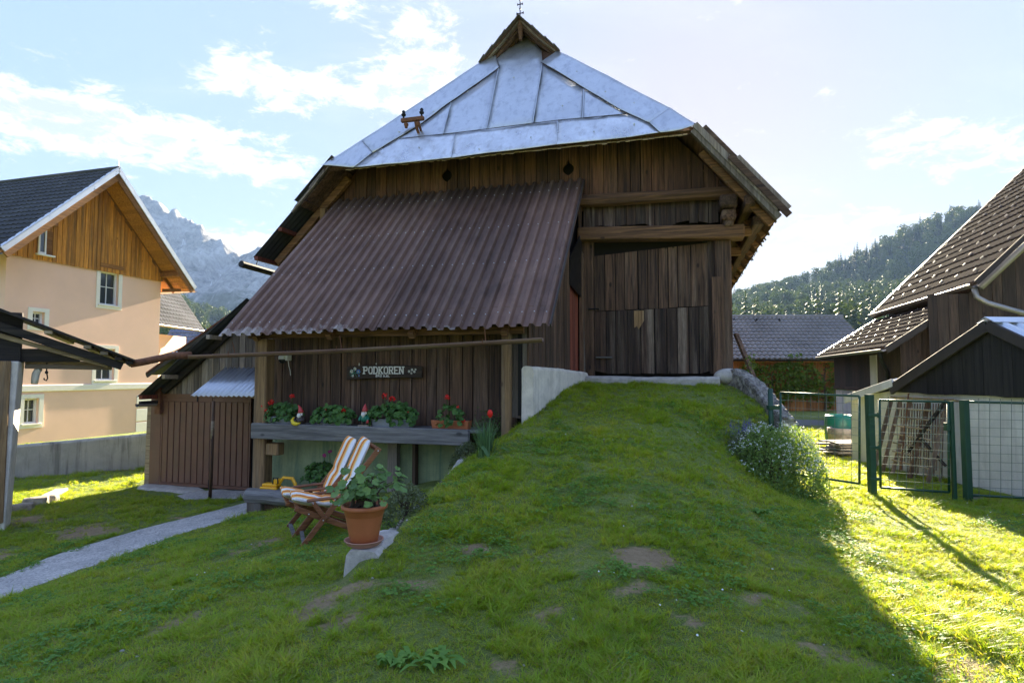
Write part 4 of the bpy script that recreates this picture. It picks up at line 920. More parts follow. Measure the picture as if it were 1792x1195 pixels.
# ------------------------------------------------------------------ walls of the ramp
def build_walls():
    p = [BF.hit(818, 797, 'y', -3.2)]
    rw = thing('retaining_wall', 'low rough concrete retaining wall sloping up the left side of the grass ramp', 'wall', BF.w((-.75, -7.2, -.1)), -15.5)
    o = lambda x, y, zt, zb, th: (x + .75, y + 7.2, zt + .1, zb + .1, th)
    z3 = float(p[0][2]); x3 = float(p[0][0])
    rough_wall(rw, 'wall_body', [o(-.78, -6.6, .12, -.25, .20), o(-.82, -6.2, .14, -.3, .20), o(-.96, -5.2, .20, -.4, .20), o(-1.05, -4.2, .30, -.6, .22), o(x3 + .02, -3.3, z3, -.7, .22)], M['rough_concrete'], 1, .016, step=.08)
    p = WF.hit(637, 950, 'z', .235); bk = thing('concrete_block', 'short rough concrete block carrying the flower pot', 'block', (p[0] + .02, p[1], gz(p[0], p[1])))
    rough_wall(bk, 'block', [(.0, -.16, .225 - bk.location.z, -.2, .27), (.02, .1, .23 - bk.location.z, -.2, .28), (.10, .42, .23 - bk.location.z, -.2, .26)], M['rough_concrete'], 9, .018, step=.05, nz=5)
    sw = thing('stone_wall', 'rough stone and mortar wall along the right edge of the grass ramp', 'wall', BF.w((2.75, 0, 0)), -15.5)
    rough_wall(sw, 'wall_body', [(-.22, .02, 1.66, 0, .28), (.02, -.22, 1.70, 0, .28), (.18, -.55, 1.55, -.1, .27), (.34, -1.05, 1.34, -.1, .25), (.46, -1.5, 1.12, -.1, .24), (.54, -1.8, .97, -.1, .22)], M['rubble'], 3, .035, step=.04, nz=16)
    c = obj('mortar_cap', MB().ball((-.14, -.12, 1.56), (.27, .20, .15), 14, 8), M['rough_concrete'], sw, True)
    d = c.modifiers.new('sub', 'SUBSURF'); d.levels = d.render_levels = 1
    b = thing('leaning_board', 'dark narrow board leaning against the barn corner behind the stone wall', 'board', BF.w((2.95, .1, 0)), -15.5)
    obj('board', MB().beam((.42, -.35, .55), (-.16, .25, 2.35), .09, .05), M['barn_wood_x'], b)
    # log kerb in front of the green wall with its block
    a, q = BF.hit(436, 866, 'y', -3.42), BF.hit(520, 873, 'y', -3.46)
    lg = thing('log_kerb', 'grey weathered log lying on a short wooden block beneath the flower shelf', 'log', BF.w((a[0], -3.42, gz(*BF.w(a)[:2]))), -15.5)
    A = Vector(lg.location); f = Frame(A, -15.5); a2 = Vector(f.l(BF.w(a))); q2 = Vector(f.l(BF.w(q))); q2 = a2 + (q2 - a2) * 1.25
    log(lg, 'log', a2, q2, .115, M['grey_plank_x'], 12, 4, 1.0)
    bevel(obj('block', MB().box(a2.x + .02, a2.x + .28, -.09, .12, -.15, a2.z - .08), M['grey_plank_z'], lg), .015)
    obj('block', MB().box(a2.x + .08, a2.x + .9, .0, .10, -.2, a2.z - .10), M['barn_wood_z'], lg)
build_walls()

# ------------------------------------------------------------------ long gutter from the shelter to the lean-to
def half_pipe(P, r, n=8, th=.006):
    mb = MB(); P = [Vector(p) for p in P]; vs = []; fs = []; m = 2 * (n + 1)
    for i, p in enumerate(P):
        d = (P[min(i + 1, len(P) - 1)] - P[max(i - 1, 0)]).normalized(); a = d.cross(Vector((0, 0, 1))).normalized(); b = a.cross(d)
        for rr in (r, r - th):
            for k in range(n + 1):
                t = math.pi * (k / n) + math.pi; vs.append(p + a * math.cos(t) * rr + b * math.sin(t) * rr)
    for i in range(len(P) - 1):
        for k in range(n): 
            o = i * m; fs += [(o + k, o + k + 1, o + m + k + 1, o + m + k), (o + n + 1 + k + 1, o + n + 1 + k, o + m + n + 1 + k, o + m + n + 1 + k + 1)]
        o = i * m; fs += [(o, o + m, o + m + n + 1, o + n + 1), (o + n, o + 2 * n + 1, o + m + 2 * n + 1, o + m + n)]
    return mb.add(vs, fs)
def build_gutter():
    wood('gutter_rust', (.11, .055, .040), (.21, .13, .085), 'x', weather=(.20, .19, .09), wf=.45)
    a = BF.hit(318, 622, 'y', -3.42); b = BF.hit(950, 591, 'y', -3.44)
    t = thing('rain_gutter', 'long rusty half round gutter running under the corrugated eave', 'gutter', BF.w((a[0], -3.42, gz(*BF.w(a)[:2]))), -15.5)
    f = Frame(t.location, -15.5); A = Vector(f.l(BF.w(a))); B = Vector(f.l(BF.w(b))); n = 9
    P = [A + (B - A) * i / n + Vector((0, 0, -.02 * math.sin(math.pi * i / n))) for i in range(n + 1)]
    obj('channel', half_pipe(P, .062), M['gutter_rust'], t, True)
    for u in (.16, .48, .86):
        c = A + (B - A) * u; obj('bracket', MB().tube([c + Vector((0, .02, .18)), c + Vector((0, .075, .03)), c + Vector((0, .05, -.045)), c + Vector((0, 0, -.07)), c + Vector((0, -.05, -.045)), c + Vector((0, -.068, .02))], .008, 5), M['rust'], t)
    d = thing('drain_pipe', 'brown pipe joining the gutter to the dark shelter roof on the left', 'pipe', (0, 0, 0), 0)
    e = Vector(BF.w(a)); s = Vector(WF.hit(228, 637, 'y', 9.35)); d.location = (s.x, s.y, gz(s.x, s.y)); L = Vector(d.location)
    P = [s - L, s.lerp(e, .25) - L + Vector((0, 0, .0)), s.lerp(e, .8) - L + Vector((0, 0, .02)), e.lerp(Vector(BF.w(b)), .03) - L]
    obj('pipe', MB().tube(P, .058, 12), M['rust'], d, True)
    for u in (.82, .9): obj('sleeve', MB().tube([s.lerp(e, u) - L + Vector((0, 0, .02)), s.lerp(e, u + .03) - L + Vector((0, 0, .021))], .064, 12), M['gutter_metal'], d, True)
build_gutter()

# ------------------------------------------------------------------ name board
def build_sign():
    c = BF.hit(674, 652, 'y', -2.60); s = 1.0
    l = BF.hit(608, 652, 'y', -2.60)[0] - c[0]; r = BF.hit(740, 652, 'y', -2.60)[0] - c[0]
    t = thing('name_board', 'dark carved board with white lettering and painted flowers on the plank wall', 'sign', BF.w(c), -15.5)
    k = r - l; h = .115
    wood('sign_wood', (.022, .014, .010), (.060, .036, .024), 'x', vary=(.95, 1.05))
    out = [(l, 0, -.12), (l + .25 * k, 0, -.10), (.6 * r, 0, -.085), (r, 0, -.085), (r, 0, .10), (.6 * r, 0, .115), (0, 0, .135), (l + .2 * k, 0, .115), (l + .01, 0, .105)]
    bevel(obj('board', MB().prism(out, (0, -.035, 0)), M['sign_wood'], t), .008)
    # block letters with slab serifs, built from strokes
    S = {'P': ['0,0 0,1', '0,1 .6,1 .75,.85 .75,.6 .6,.47 0,.47'], 'O': ['.2,0 .6,0 .8,.25 .8,.75 .6,1 .2,1 0,.75 0,.25 .2,0'], 'D': ['0,0 0,1', '0,1 .5,1 .8,.75 .8,.25 .5,0 0,0'], 'K': ['0,0 0,1', '0,.42 .75,1', '.2,.55 .8,0'],
         'R': ['0,0 0,1', '0,1 .6,1 .75,.85 .75,.62 .6,.5 0,.5', '.35,.5 .8,0'], 'E': ['0,0 0,1', '0,1 .72,1', '0,.5 .55,.5', '0,0 .74,0'], 'N': ['0,0 0,1', '0,1 .8,0', '.8,0 .8,1'],
         '8': ['0,.5 0,0 .6,0 .6,.5 0,.5', '.04,.5 .04,1 .56,1 .56,.5'], '4': ['.1,1 0,.4 .65,.4', '.55,.85 .55,0'], '3': ['0,1 .6,1 .6,0 0,0', '.15,.5 .6,.5'], 'n': ['0,0 0,.7 .45,.7 .6,.5 .6,0'], 'm': ['0,0 0,.7 .45,.7 .5,.5 .5,0', '.5,.6 .9,.7 1.0,.5 1.0,0'], '.': ['0,0 .1,0']}
    ser = {'P': [(0, 0), (0, 1)], 'D': [(0, 0), (0, 1)], 'K': [(0, 0), (0, 1), (.8, 0), (.75, 1)], 'R': [(0, 0), (0, 1), (.82, 0)], 'E': [(0, 0), (0, 1)], 'N': [(0, 0), (0, 1), (.8, 1)]}
    def text(word, x, z, w, hh, sw, gap):
        for ch in word:
            if ch == ' ': x += w * .7; continue
            mb = MB(); 
            for st in S[ch]:
                pts = [tuple(map(float, q.split(','))) for q in st.split()]
                for a, b in zip(pts, pts[1:]):
                    A = Vector((x + a[0] * w, -.0375, z + a[1] * hh)); B = Vector((x + b[0] * w, -.0375, z + b[1] * hh)); d = (B - A).normalized() * sw * .4
                    mb.beam(A - d, B + d, sw, .005, up=(0, 1, 0))
            for a in ser.get(ch, []): mb.beam((x + a[0] * w - sw * 1.25, -.0375, z + a[1] * hh), (x + a[0] * w + sw * 1.25, -.0375, z + a[1] * hh), sw * .7, .006, up=(0, 1, 0))
            obj('letter', mb, M['white_paint'], t); x += w * (max(float(q.split(',')[0]) for st in S[ch] for q in st.split()) + gap) if ch != '.' else w * .5
    x0 = BF.hit(639, 650, 'y', -2.60)[0] - c[0]; x1 = BF.hit(708, 650, 'y', -2.60)[0] - c[0]
    w = (x1 - x0) / (8 * .8 + 7 * .42); text('PODKOREN', x0, -.015, w, .105, .019, .42)
    y0 = BF.hit(660, 656, 'y', -2.60)[0] - c[0]; text('843 n.m.', y0, -.068, .034, .036, .009, .45)
    def flower(x, z, r, n, m, cm='gnome_yellow'):
        mb = MB()
        for i in range(n):
            a = 6.283 * i / n; mb.add([(x, -.0375, z), (x + r * math.cos(a - .3), -.0385, z + r * math.sin(a - .3)), (x + r * 1.25 * math.cos(a), -.039, z + r * 1.25 * math.sin(a)), (x + r * math.cos(a + .3), -.0385, z + r * math.sin(a + .3))], [(0, 1, 2, 3)])
        o = obj('painted_flower', mb, M[m], t, fix=False); obj('centre', MB().ball((x, -.040, z), (r * .28, .002, r * .28), 8, 4), M[cm], o)
    for x, z, r, m in ((l + .10, .02, .028, 'white_petal'), (l + .16, .06, .025, 'white_petal'), (l + .12, -.05, .020, 'white_petal'), (l + .225, .015, .032, 'blue_paint'), (l + .235, -.05, .013, 'blue_paint'), (r - .22, .02, .018, 'white_petal'), (r - .17, .045, .018, 'white_petal'), (r - .13, .015, .018, 'white_petal'), (r - .18, -.01, .015, 'white_petal'), (r - .11, .05, .014, 'white_petal')): flower(x, z, r, 7, m)
    mb = MB(); rr = random.Random(3)
    for i in range(12):
        a = rr.uniform(0, 6.28); p = (l + .15, -.0372, -.01); mb.beam(p, (p[0] + .10 * math.cos(a), -.0372, p[2] + .075 * math.sin(a)), .005, .003, up=(0, 1, 0))
    obj('painted_stems', mb, M['gnome_green'], t)
    for x in (l + .22, r - .17): obj('hanger', MB().tube([(x, -.01, .11), (x, -.01, .155)], .008, 6), M['white_plastic'], t)
build_sign()
def build_camera_thing():
    c = BF.hit(503, 628, 'y', -2.60); t = thing('security_camera', 'small white and black dome security camera under the gutter', 'security camera', BF.w(c), -15.5)
    bevel(obj('bracket', MB().box(-.02, .06, -.10, .04, -.03, .07), M['white_plastic'], t), .01)
    obj('housing', MB().lathe([(.06, -.01), (.062, .02), (.055, .05), (.035, .075), (.005, .082)], 16, (-.03, -.10, 0)), M['white_plastic'], t, True)
    b = obj('dome', MB().ball((-.03, -.10, -.025), (.055, .055, .055), 16, 10), M['black_plastic'], t, True)
    obj('lens', MB().tube([(-.035, -.150, -.03), (-.037, -.16, -.032)], .018, 10), M['window_glass'], b)
    obj('ear', MB().box(.045, .07, -.08, -.06, .03, .13), M['white_plastic'], t)
    obj('cable', MB().tube([(.05, -.05, -.02), (.06, -.04, -.12), (.08, -.03, -.20), (.09, -.03, -.28)], .006, 5), M['white_plastic'], t)
build_camera_thing()

# ------------------------------------------------------------------ plants
def leaf_disc(mb, c, n, r, rng, lobes=9, cup=.25):
    n = Vector(n).normalized(); a = n.orthogonal().normalized(); b = n.cross(a); ph = rng.uniform(0, 6.28); vs = [Vector(c) - n * r * cup]
    for k in range(lobes):
        t = ph + 6.283 * k / lobes; q = r * (1 if k % 2 else .86); vs.append(Vector(c) + (a * math.cos(t) + b * math.sin(t)) * q * (1 if k else .45) + n * r * rng.uniform(-.08, .08))
    mb.add(vs, [(0, 1 + k, 1 + (k + 1) % lobes) for k in range(lobes)])
def umbel(mb, c, r, rng, n=26):
    for i in range(n):
        d = Vector((rng.normal(), rng.normal(), rng.normal() * .8 + .25)).normalized(); p = Vector(c) + d * r * rng.uniform(.6, 1); leaf_disc(mb, p, d + Vector((rng.normal(), rng.normal(), rng.normal())) * .3, r * .42, rng, 5, .1)
def geranium(px, pyb, w, h, flowers, seed, label, tray='grey_tray', nleaf=150, petal='red_petal', y=-2.99, zb=SHELF, trayw=None, name='geranium_planter', group='flower boxes on the shelf', leaf=.045):
    rng = np.random.default_rng(seed); c = BF.hit(px, pyb, 'y', y); t = thing(name, label, 'planter', BF.w((c[0], y, zb)), -15.5, group)
    tw = trayw or w * .82; mb = MB(); bx = .085
    mb.hexa([(-tw / 2 + .02, -bx + .015, 0), (tw / 2 - .02, -bx + .015, 0), (tw / 2 - .02, bx - .015, 0), (-tw / 2 + .02, bx - .015, 0), (-tw / 2, -bx, .13), (tw / 2, -bx, .13), (tw / 2, bx, .13), (-tw / 2, bx, .13)])
    bevel(obj('box', mb, M[tray], t), .008); obj('soil', MB().box(-tw / 2 + .012, tw / 2 - .012, -bx + .012, bx - .012, .12, .135), M['soil'], t)
    mb = MB(); st = MB()
    for i in range(nleaf):
        u = rng.uniform(-1, 1); v = rng.uniform(-1, 1); k = math.sqrt(max(0, 1 - u * u * .8)); x = u * w / 2; yy = v * .20 * k - .03
        top = .13 + (h - .13) * k * (1 - .35 * v * v) * rng.uniform(.88, 1.05); z = top * rng.uniform(.45, 1) if v < -.1 else top * rng.uniform(.75, 1)
        if v < -.55: z *= rng.uniform(.35, .95); z = max(z, .02)
        nr = Vector((u * .6, v * .7 - .55, .75)) + Vector(rng.normal(size=3)) * .35
        leaf_disc(mb, (x, yy, z), nr, leaf * rng.uniform(.7, 1.2), rng)
        if i % 5 == 0: st.tube([(x * .8, yy * .3, .12), (x * .95, yy * .7, z * .7), (x, yy, z - .005)], .004, 4, False)
    obj('foliage', mb, M['geranium_leaf'], t, fix=False); obj('stems', st, M['shrub_leaf'], t)
    for fx, fz, fr in flowers:
        p = Vector((fx, -.08, fz)); o = obj('flower_head', (lambda m: (umbel(m, p, fr, rng), m)[1])(MB()), M[petal], t, fix=False)
        obj('stalk', MB().tube([(fx * .8, -.02, .12), (fx * .95, -.05, fz * .6), (fx, -.08, fz - fr * .5)], .005, 5), M['shrub_leaf'], o)
    return t
geranium(497, 742, .62, .36, [(-.19, .36, .048), (.20, .46, .042), (-.36, .29, .022), (-.27, .21, .045), (-.22, .33, .018)], 1, 'grey flower box of red geraniums at the left end of the shelf', nleaf=190)
geranium(584, 746, .68, .33, [(.22, .25, .034), (-.10, .25, .018)], 2, 'flower box of leafy geraniums between the two gnomes', nleaf=220)
geranium(687, 749, .80, .38, [(-.10, .48, .044), (.03, .44, .048), (.29, .24, .014)], 3, 'widest flower box of geraniums with two red heads, right of the standing gnome', nleaf=250)
geranium(790, 752, .40, .37, [(-.04, .47, .044), (.13, .33, .024), (.22, .12, .032)], 4, 'sparse red geranium in a terracotta box at the right end of the shelf', 'terracotta', nleaf=70, trayw=.6)
c_ = BF.hit(562, 840, 'y', -2.75)
geranium(562, 840, .58, .36, [(.10, .47, .035), (.20, .53, .035)], 5, 'bushy pink flowered geranium box at the foot of the green wall', nleaf=170, petal='pink_petal', y=-2.80, zb=float(c_[2]) - .05, trayw=.42, group=None)

def gnome(px, py, kind, label):
    y = -3.12; c = BF.hit(px, py, 'y', y); z = SHELF
    t = thing('garden_gnome', label, 'gnome', BF.w((c[0], y, z)), -15.5, 'gnomes on the flower shelf')
    t.scale = (.86, .86, .86)
    if kind == 'sit':
        b = .0
        obj('base', MB().lathe([(.10, 0), (.105, .02), (.09, .035)], 12), M['grey_plank_x'], t)
        obj('coat', MB().lathe([(.085, .03), (.10, .07), (.085, .13), (.055, .18), (.03, .20)], 14), M['dark_paint'], t, True)
        m = MB(); m.tube([(-.10, -.06, .16), (-.115, -.09, .10), (-.07, -.12, .055), (.01, -.13, .04), (.07, -.11, .06)], [.012, .03, .036, .032, .01], 8); obj('banana', m, M['gnome_yellow'], t, True)
        for sx in (-1, 1): obj('arm', MB().tube([(sx * .075, 0, .16), (sx * .10, -.06, .11), (sx * .03, -.11, .085)], [.03, .026, .02], 8), M['dark_paint'], t, True)
        hz = .225
    else:
        bevel(obj('base', MB().box(-.10, .10, -.07, .07, 0, .045), M['pale_wood'], t), .006); b = .045
        for sx in (-1, 1): obj('leg', MB().tube([(sx * .035, 0, b), (sx * .035, 0, b + .07)], [.034, .03], 8), M['dark_paint'], t, True)
        obj('shirt', MB().lathe([(.055, b + .06), (.072, b + .10), (.066, b + .15), (.04, b + .185), (.02, b + .20)], 14), M['gnome_green'], t, True)
        for sx in (-1, 1): obj('arm', MB().tube([(sx * .06, 0, b + .165), (sx * .088, -.02, b + .11), (sx * .075, -.06, b + .08)], [.026, .022, .016], 8), M['gnome_green'], t, True)
        obj('lantern', MB().lathe([(.012, 0), (.022, .01), (.022, .05), (.006, .065)], 8, (.095, -.065, b + .03)), M['red_paint'], t, True)
        hz = b + .225
    hd = obj('head', MB().ball((0, -.01, hz), (.046, .044, .048), 14, 10), M['skin_paint'], t, True)
    obj('nose', MB().ball((0, -.058, hz), .012, 8, 6), M['skin_paint'], hd, True)
    for sx in (-1, 1): obj('eye', MB().ball((sx * .017, -.05, hz + .014), .006, 6, 5), M['black_plastic'], hd, True)
    m = MB(); m.tube([(0, -.038, hz - .012), (0, -.055, hz - .05), (0, -.055, hz - .10)], [.036, .040, .008], 10); m.tube([(-.04, -.025, hz), (-.042, -.03, hz - .04)], [.012, .016], 6); m.tube([(.04, -.025, hz), (.042, -.03, hz - .04)], [.012, .016], 6); obj('beard', m, M['white_plastic'], hd, True)
    tip = -.045 if kind == 'sit' else .01
    m = MB(); m.tube([(0, 0, hz + .018), (0, 0, hz + .034), (tip * .2, 0, hz + .08), (tip * .7, .0, hz + .125), (tip * 1.5, .0, hz + .15)], [.052, .052, .036, .018, .003], 12); obj('hat', m, M['red_paint'], hd, True)
gnome(526, 742, 'sit', 'seated garden gnome in red cap holding a yellow banana on the shelf')
gnome(638, 747, 'stand', 'standing garden gnome with green shirt and red cap on a small block')

# ------------------------------------------------------------------ deck chairs
def deck_chair(label):
    t = thing('deck_chair', label, 'deck chair', group='deck chairs on the lawn'); W = .56; m = M['chair_wood']
    def rail(nm, a, b, y, w=.022, h=.055, par=t): return bevel(obj(nm, MB().beam((a[0], y, a[1]), (b[0], y, b[1]), w, h), m, par), .004)
    for y in (0.0, W):
        i = .028 if y == 0 else -.028
        rail('back_rail', (0, 0), (.76, .95), y); rail('seat_rail', (-.07, .385), (.80, -.005), y + i)
        rail('arm_post', (.10, .44), (.225, .26), y - i * .9, .02, .045)
        bevel(obj('armrest', MB().beam((.04, y, .455), (.42, y, .475), .062, .024), m, t), .008)
        mb = MB()
        for p in ((.20, .255), (.74, .925), (.10, .43), (.06, .33)): mb.ball((p[0], y - .032 if y == 0 else y + .032, p[1]), .008, 6, 4)
        obj('bolt', mb, M['galvanised'], t)
    for p, r in (((.02, .03), .014), ((.745, .93), .016), ((.76, .02), .014), ((-.05, .375), .014)):
        obj('cross_bar', MB().beam((p[0], .0, p[1]), (p[0], W, p[1]), r * 2.6, r * 2), m if p[1] > .1 else M['grey_plank_x'], t)
    # cushion: seat and back in stitched segments, plump between the seams
    path = [(-.10, .475), (.06, .425), (.20, .395), (.355, .375), (.40, .43), (.455, .56), (.52, .70), (.585, .85), (.64, .975), (.665, 1.03)]
    P = [Vector((a, 0, b)) for a, b in path]; fine = []
    for i in range(len(P) - 1):
        for k in range(4): fine.append(P[i].lerp(P[i + 1], k / 4))
    fine.append(P[-1]); n = len(fine); vs = []; fs = []; ny = 9; D = [0]
    for i in range(1, n): D.append(D[-1] + (fine[i] - fine[i - 1]).length)
    seams = [0, .30, .50, .78, D[-1]]
    for i, p in enumerate(fine):
        d = (fine[min(i + 1, n - 1)] - fine[max(i - 1, 0)]).normalized(); nn = Vector((-d.z, 0, d.x))
        if nn.z < 0 and abs(nn.z) > .2: nn = -nn
        if nn.x > 0: nn = -nn
        sd = min(abs(D[i] - s) for s in seams); th = .016 + .030 * min(1, sd / .07) ** .5
        for k in range(ny):
            v = k / (ny - 1) * 2 - 1; e = math.sqrt(max(0, 1 - abs(v) ** 6)); vs.append(p + Vector((0, W / 2 + v * .245, 0)) + nn * th * e)
        for k in range(ny):
            v = 1 - k / (ny - 1) * 2; e = math.sqrt(max(0, 1 - abs(v) ** 6)); vs.append(p + Vector((0, W / 2 + v * .245, 0)) - nn * th * .8 * e)
    m2 = 2 * ny
    for i in range(n - 1): fs += [(i * m2 + k, i * m2 + (k + 1) % m2, (i + 1) * m2 + (k + 1) % m2, (i + 1) * m2 + k) for k in range(m2)]
    fs += [tuple(range(m2)), tuple(range((n - 1) * m2, n * m2))]
    mb = MB(); mb.add([(v[0], v[1] - W / 2, v[2]) for v in vs], fs); o = obj('cushion', mb, M['striped_cloth'], t, True); o.location.y = W / 2
    return t
ch = deck_chair('nearer wooden deck chair with orange and white striped cushion, beside the flower pot')
p = ghit(528, 957); ch.location = (p[0], p[1], gz(p[0], p[1]) - .005); ch.rotation_euler.z = math.radians(22)
ch2 = copy_tree(ch); ch2['label'] = 'farther wooden deck chair with striped cushion, half hidden behind the nearer chair'
q = WF.hit(533, 838, 'y', 6.55); ch2.location = (q[0] - .10, q[1] - .05, gz(q[0], q[1]) + .0); ch2.rotation_euler.z = math.radians(25)

# ------------------------------------------------------------------ flower pot on the block
def build_pot():
    p = WF.hit(637, 950, 'z', .235); L = Vector((p[0], p[1], .235))
    s = thing('pot_saucer', 'pale clay saucer under the terracotta flower pot', 'saucer', L)
    obj('dish', MB().lathe([(.11, -.015), (.135, .0), (.15, .028), (.158, .03), (.156, .036), (.145, .034), (.128, .008), (.0, .006)], 28), M['saucer_clay'], s, True)
    t = thing('flower_pot', 'large terracotta flower pot with a leafy plant on the concrete block', 'flower pot', L + Vector((0, 0, .009)))
    bd = obj('pot', MB().lathe([(.10, 0), (.108, .005), (.128, .10), (.150, .215), (.152, .222), (.156, .224), (.162, .262), (.170, .268), (.182, .272), (.187, .290), (.180, .304), (.168, .306), (.160, .295), (.155, .268), (.0, .262)], 36), M['terracotta'], t, True)
    obj('soil', MB().lathe([(.001, .272), (.10, .275), (.157, .268)], 20), M['soil'], t)
    rng = np.random.default_rng(6); lf = MB(); st = MB()
    for i in range(34):
        a = rng.uniform(0, 6.28); q = rng.uniform(.04, .25); h = rng.uniform(.06, .25) - q * .12; c = Vector((q * math.cos(a), q * math.sin(a) * .8, .30 + h))
        b0 = Vector((rng.normal() * .05, rng.normal() * .05, .27)); st.tube([b0, b0.lerp(c, .5) + Vector((0, 0, .05)), c], [.009, .007, .004], 5, False)
        for j in range(4):
            d = Vector((math.cos(a), math.sin(a), .2)) * rng.uniform(0, .07) + Vector(rng.normal(size=3)) * .045; n = Vector((math.cos(a) * .5, math.sin(a) * .5 - .35, .8)) + Vector(rng.normal(size=3)) * .35
            leaf_disc(lf, c + d, n, rng.uniform(.022, .048), rng, 11, .2)
    obj('foliage', lf, M['pot_leaf'], t, fix=False); obj('stems', st, M['bark'], t)
build_pot()
def build_excavator():
    c = BF.hit(484, 852, 'y', -3.36); t = thing('toy_excavator', 'yellow plastic toy excavator lying on the grey log', 'toy', BF.w((c[0], -3.36, c[2] - .02)), -15.5); Y = M['yellow_plastic']
    for y in (-.07, .07): bevel(obj('track', MB().box(-.24, .06, y - .025, y + .025, -.02, .03), Y, t), .012)
    bevel(obj('body', MB().box(-.22, .04, -.07, .07, .03, .075), Y, t), .012)
    bevel(obj('cab', MB().box(-.02, .06, -.06, .06, .075, .145), Y, t), .01); obj('roll_bar', MB().tube([(-.03, -.05, .07), (-.02, -.05, .17), (.05, -.05, .17), (.06, -.05, .08)], .012, 6), M['black_plastic'], t)
    obj('boom', MB().tube([(.04, 0, .06), (.12, 0, .17), (.26, 0, .165), (.30, 0, .155)], [.028, .024, .022, .02], 6), Y, t)
    obj('dipper', MB().tube([(.27, 0, .175), (.33, 0, .09), (.36, 0, -.02)], [.026, .026, .020], 6), Y, t)
    bk = MB(); bk.prism([(.31, -.05, -.01), (.37, -.05, .02), (.39, -.05, -.04), (.35, -.05, -.07)], (0, .10, 0)); obj('bucket', bk, Y, t)
build_excavator()

# ------------------------------------------------------------------ garden plants on the ramp
def bush(name, label, loc, rx, ry, rz, n, leaf, m, seed, stemmat='bark', cat='shrub', base=0.0, shell=.55):
    rng = np.random.default_rng(seed); t = thing(name, label, cat, loc)
    d = rng.normal(size=(n, 3)); d[:, 2] = np.abs(d[:, 2]) ; d /= np.linalg.norm(d, axis=1)[:, None]; r = rng.uniform(shell, 1, n) ** .5
    lump = 1 + .20 * (fbm(d[:, 0] * 2.5 + 5, d[:, 1] * 2.5 + d[:, 2] * 2, 3, seed) - .5) * 2
    c = d * (r * lump)[:, None] * np.array([rx, ry, rz]) + np.array([0, 0, base])
    v, f = tris_cloud(c, leaf, rng, .55); obj('foliage', np_mesh('foliage', v, f), M[m], t)
    mb = MB()
    for i in range(12):
        a = rng.uniform(0, 6.28); q = rng.uniform(.2, .7); mb.tube([(0, 0, -.05), (rx * q * .4 * math.cos(a), ry * q * .4 * math.sin(a), rz * .4), (rx * q * math.cos(a), ry * q * math.sin(a), rz * .8)], [.012, .008, .004], 5, False)
    obj('stems', mb, M[stemmat], t); return t, c, rng
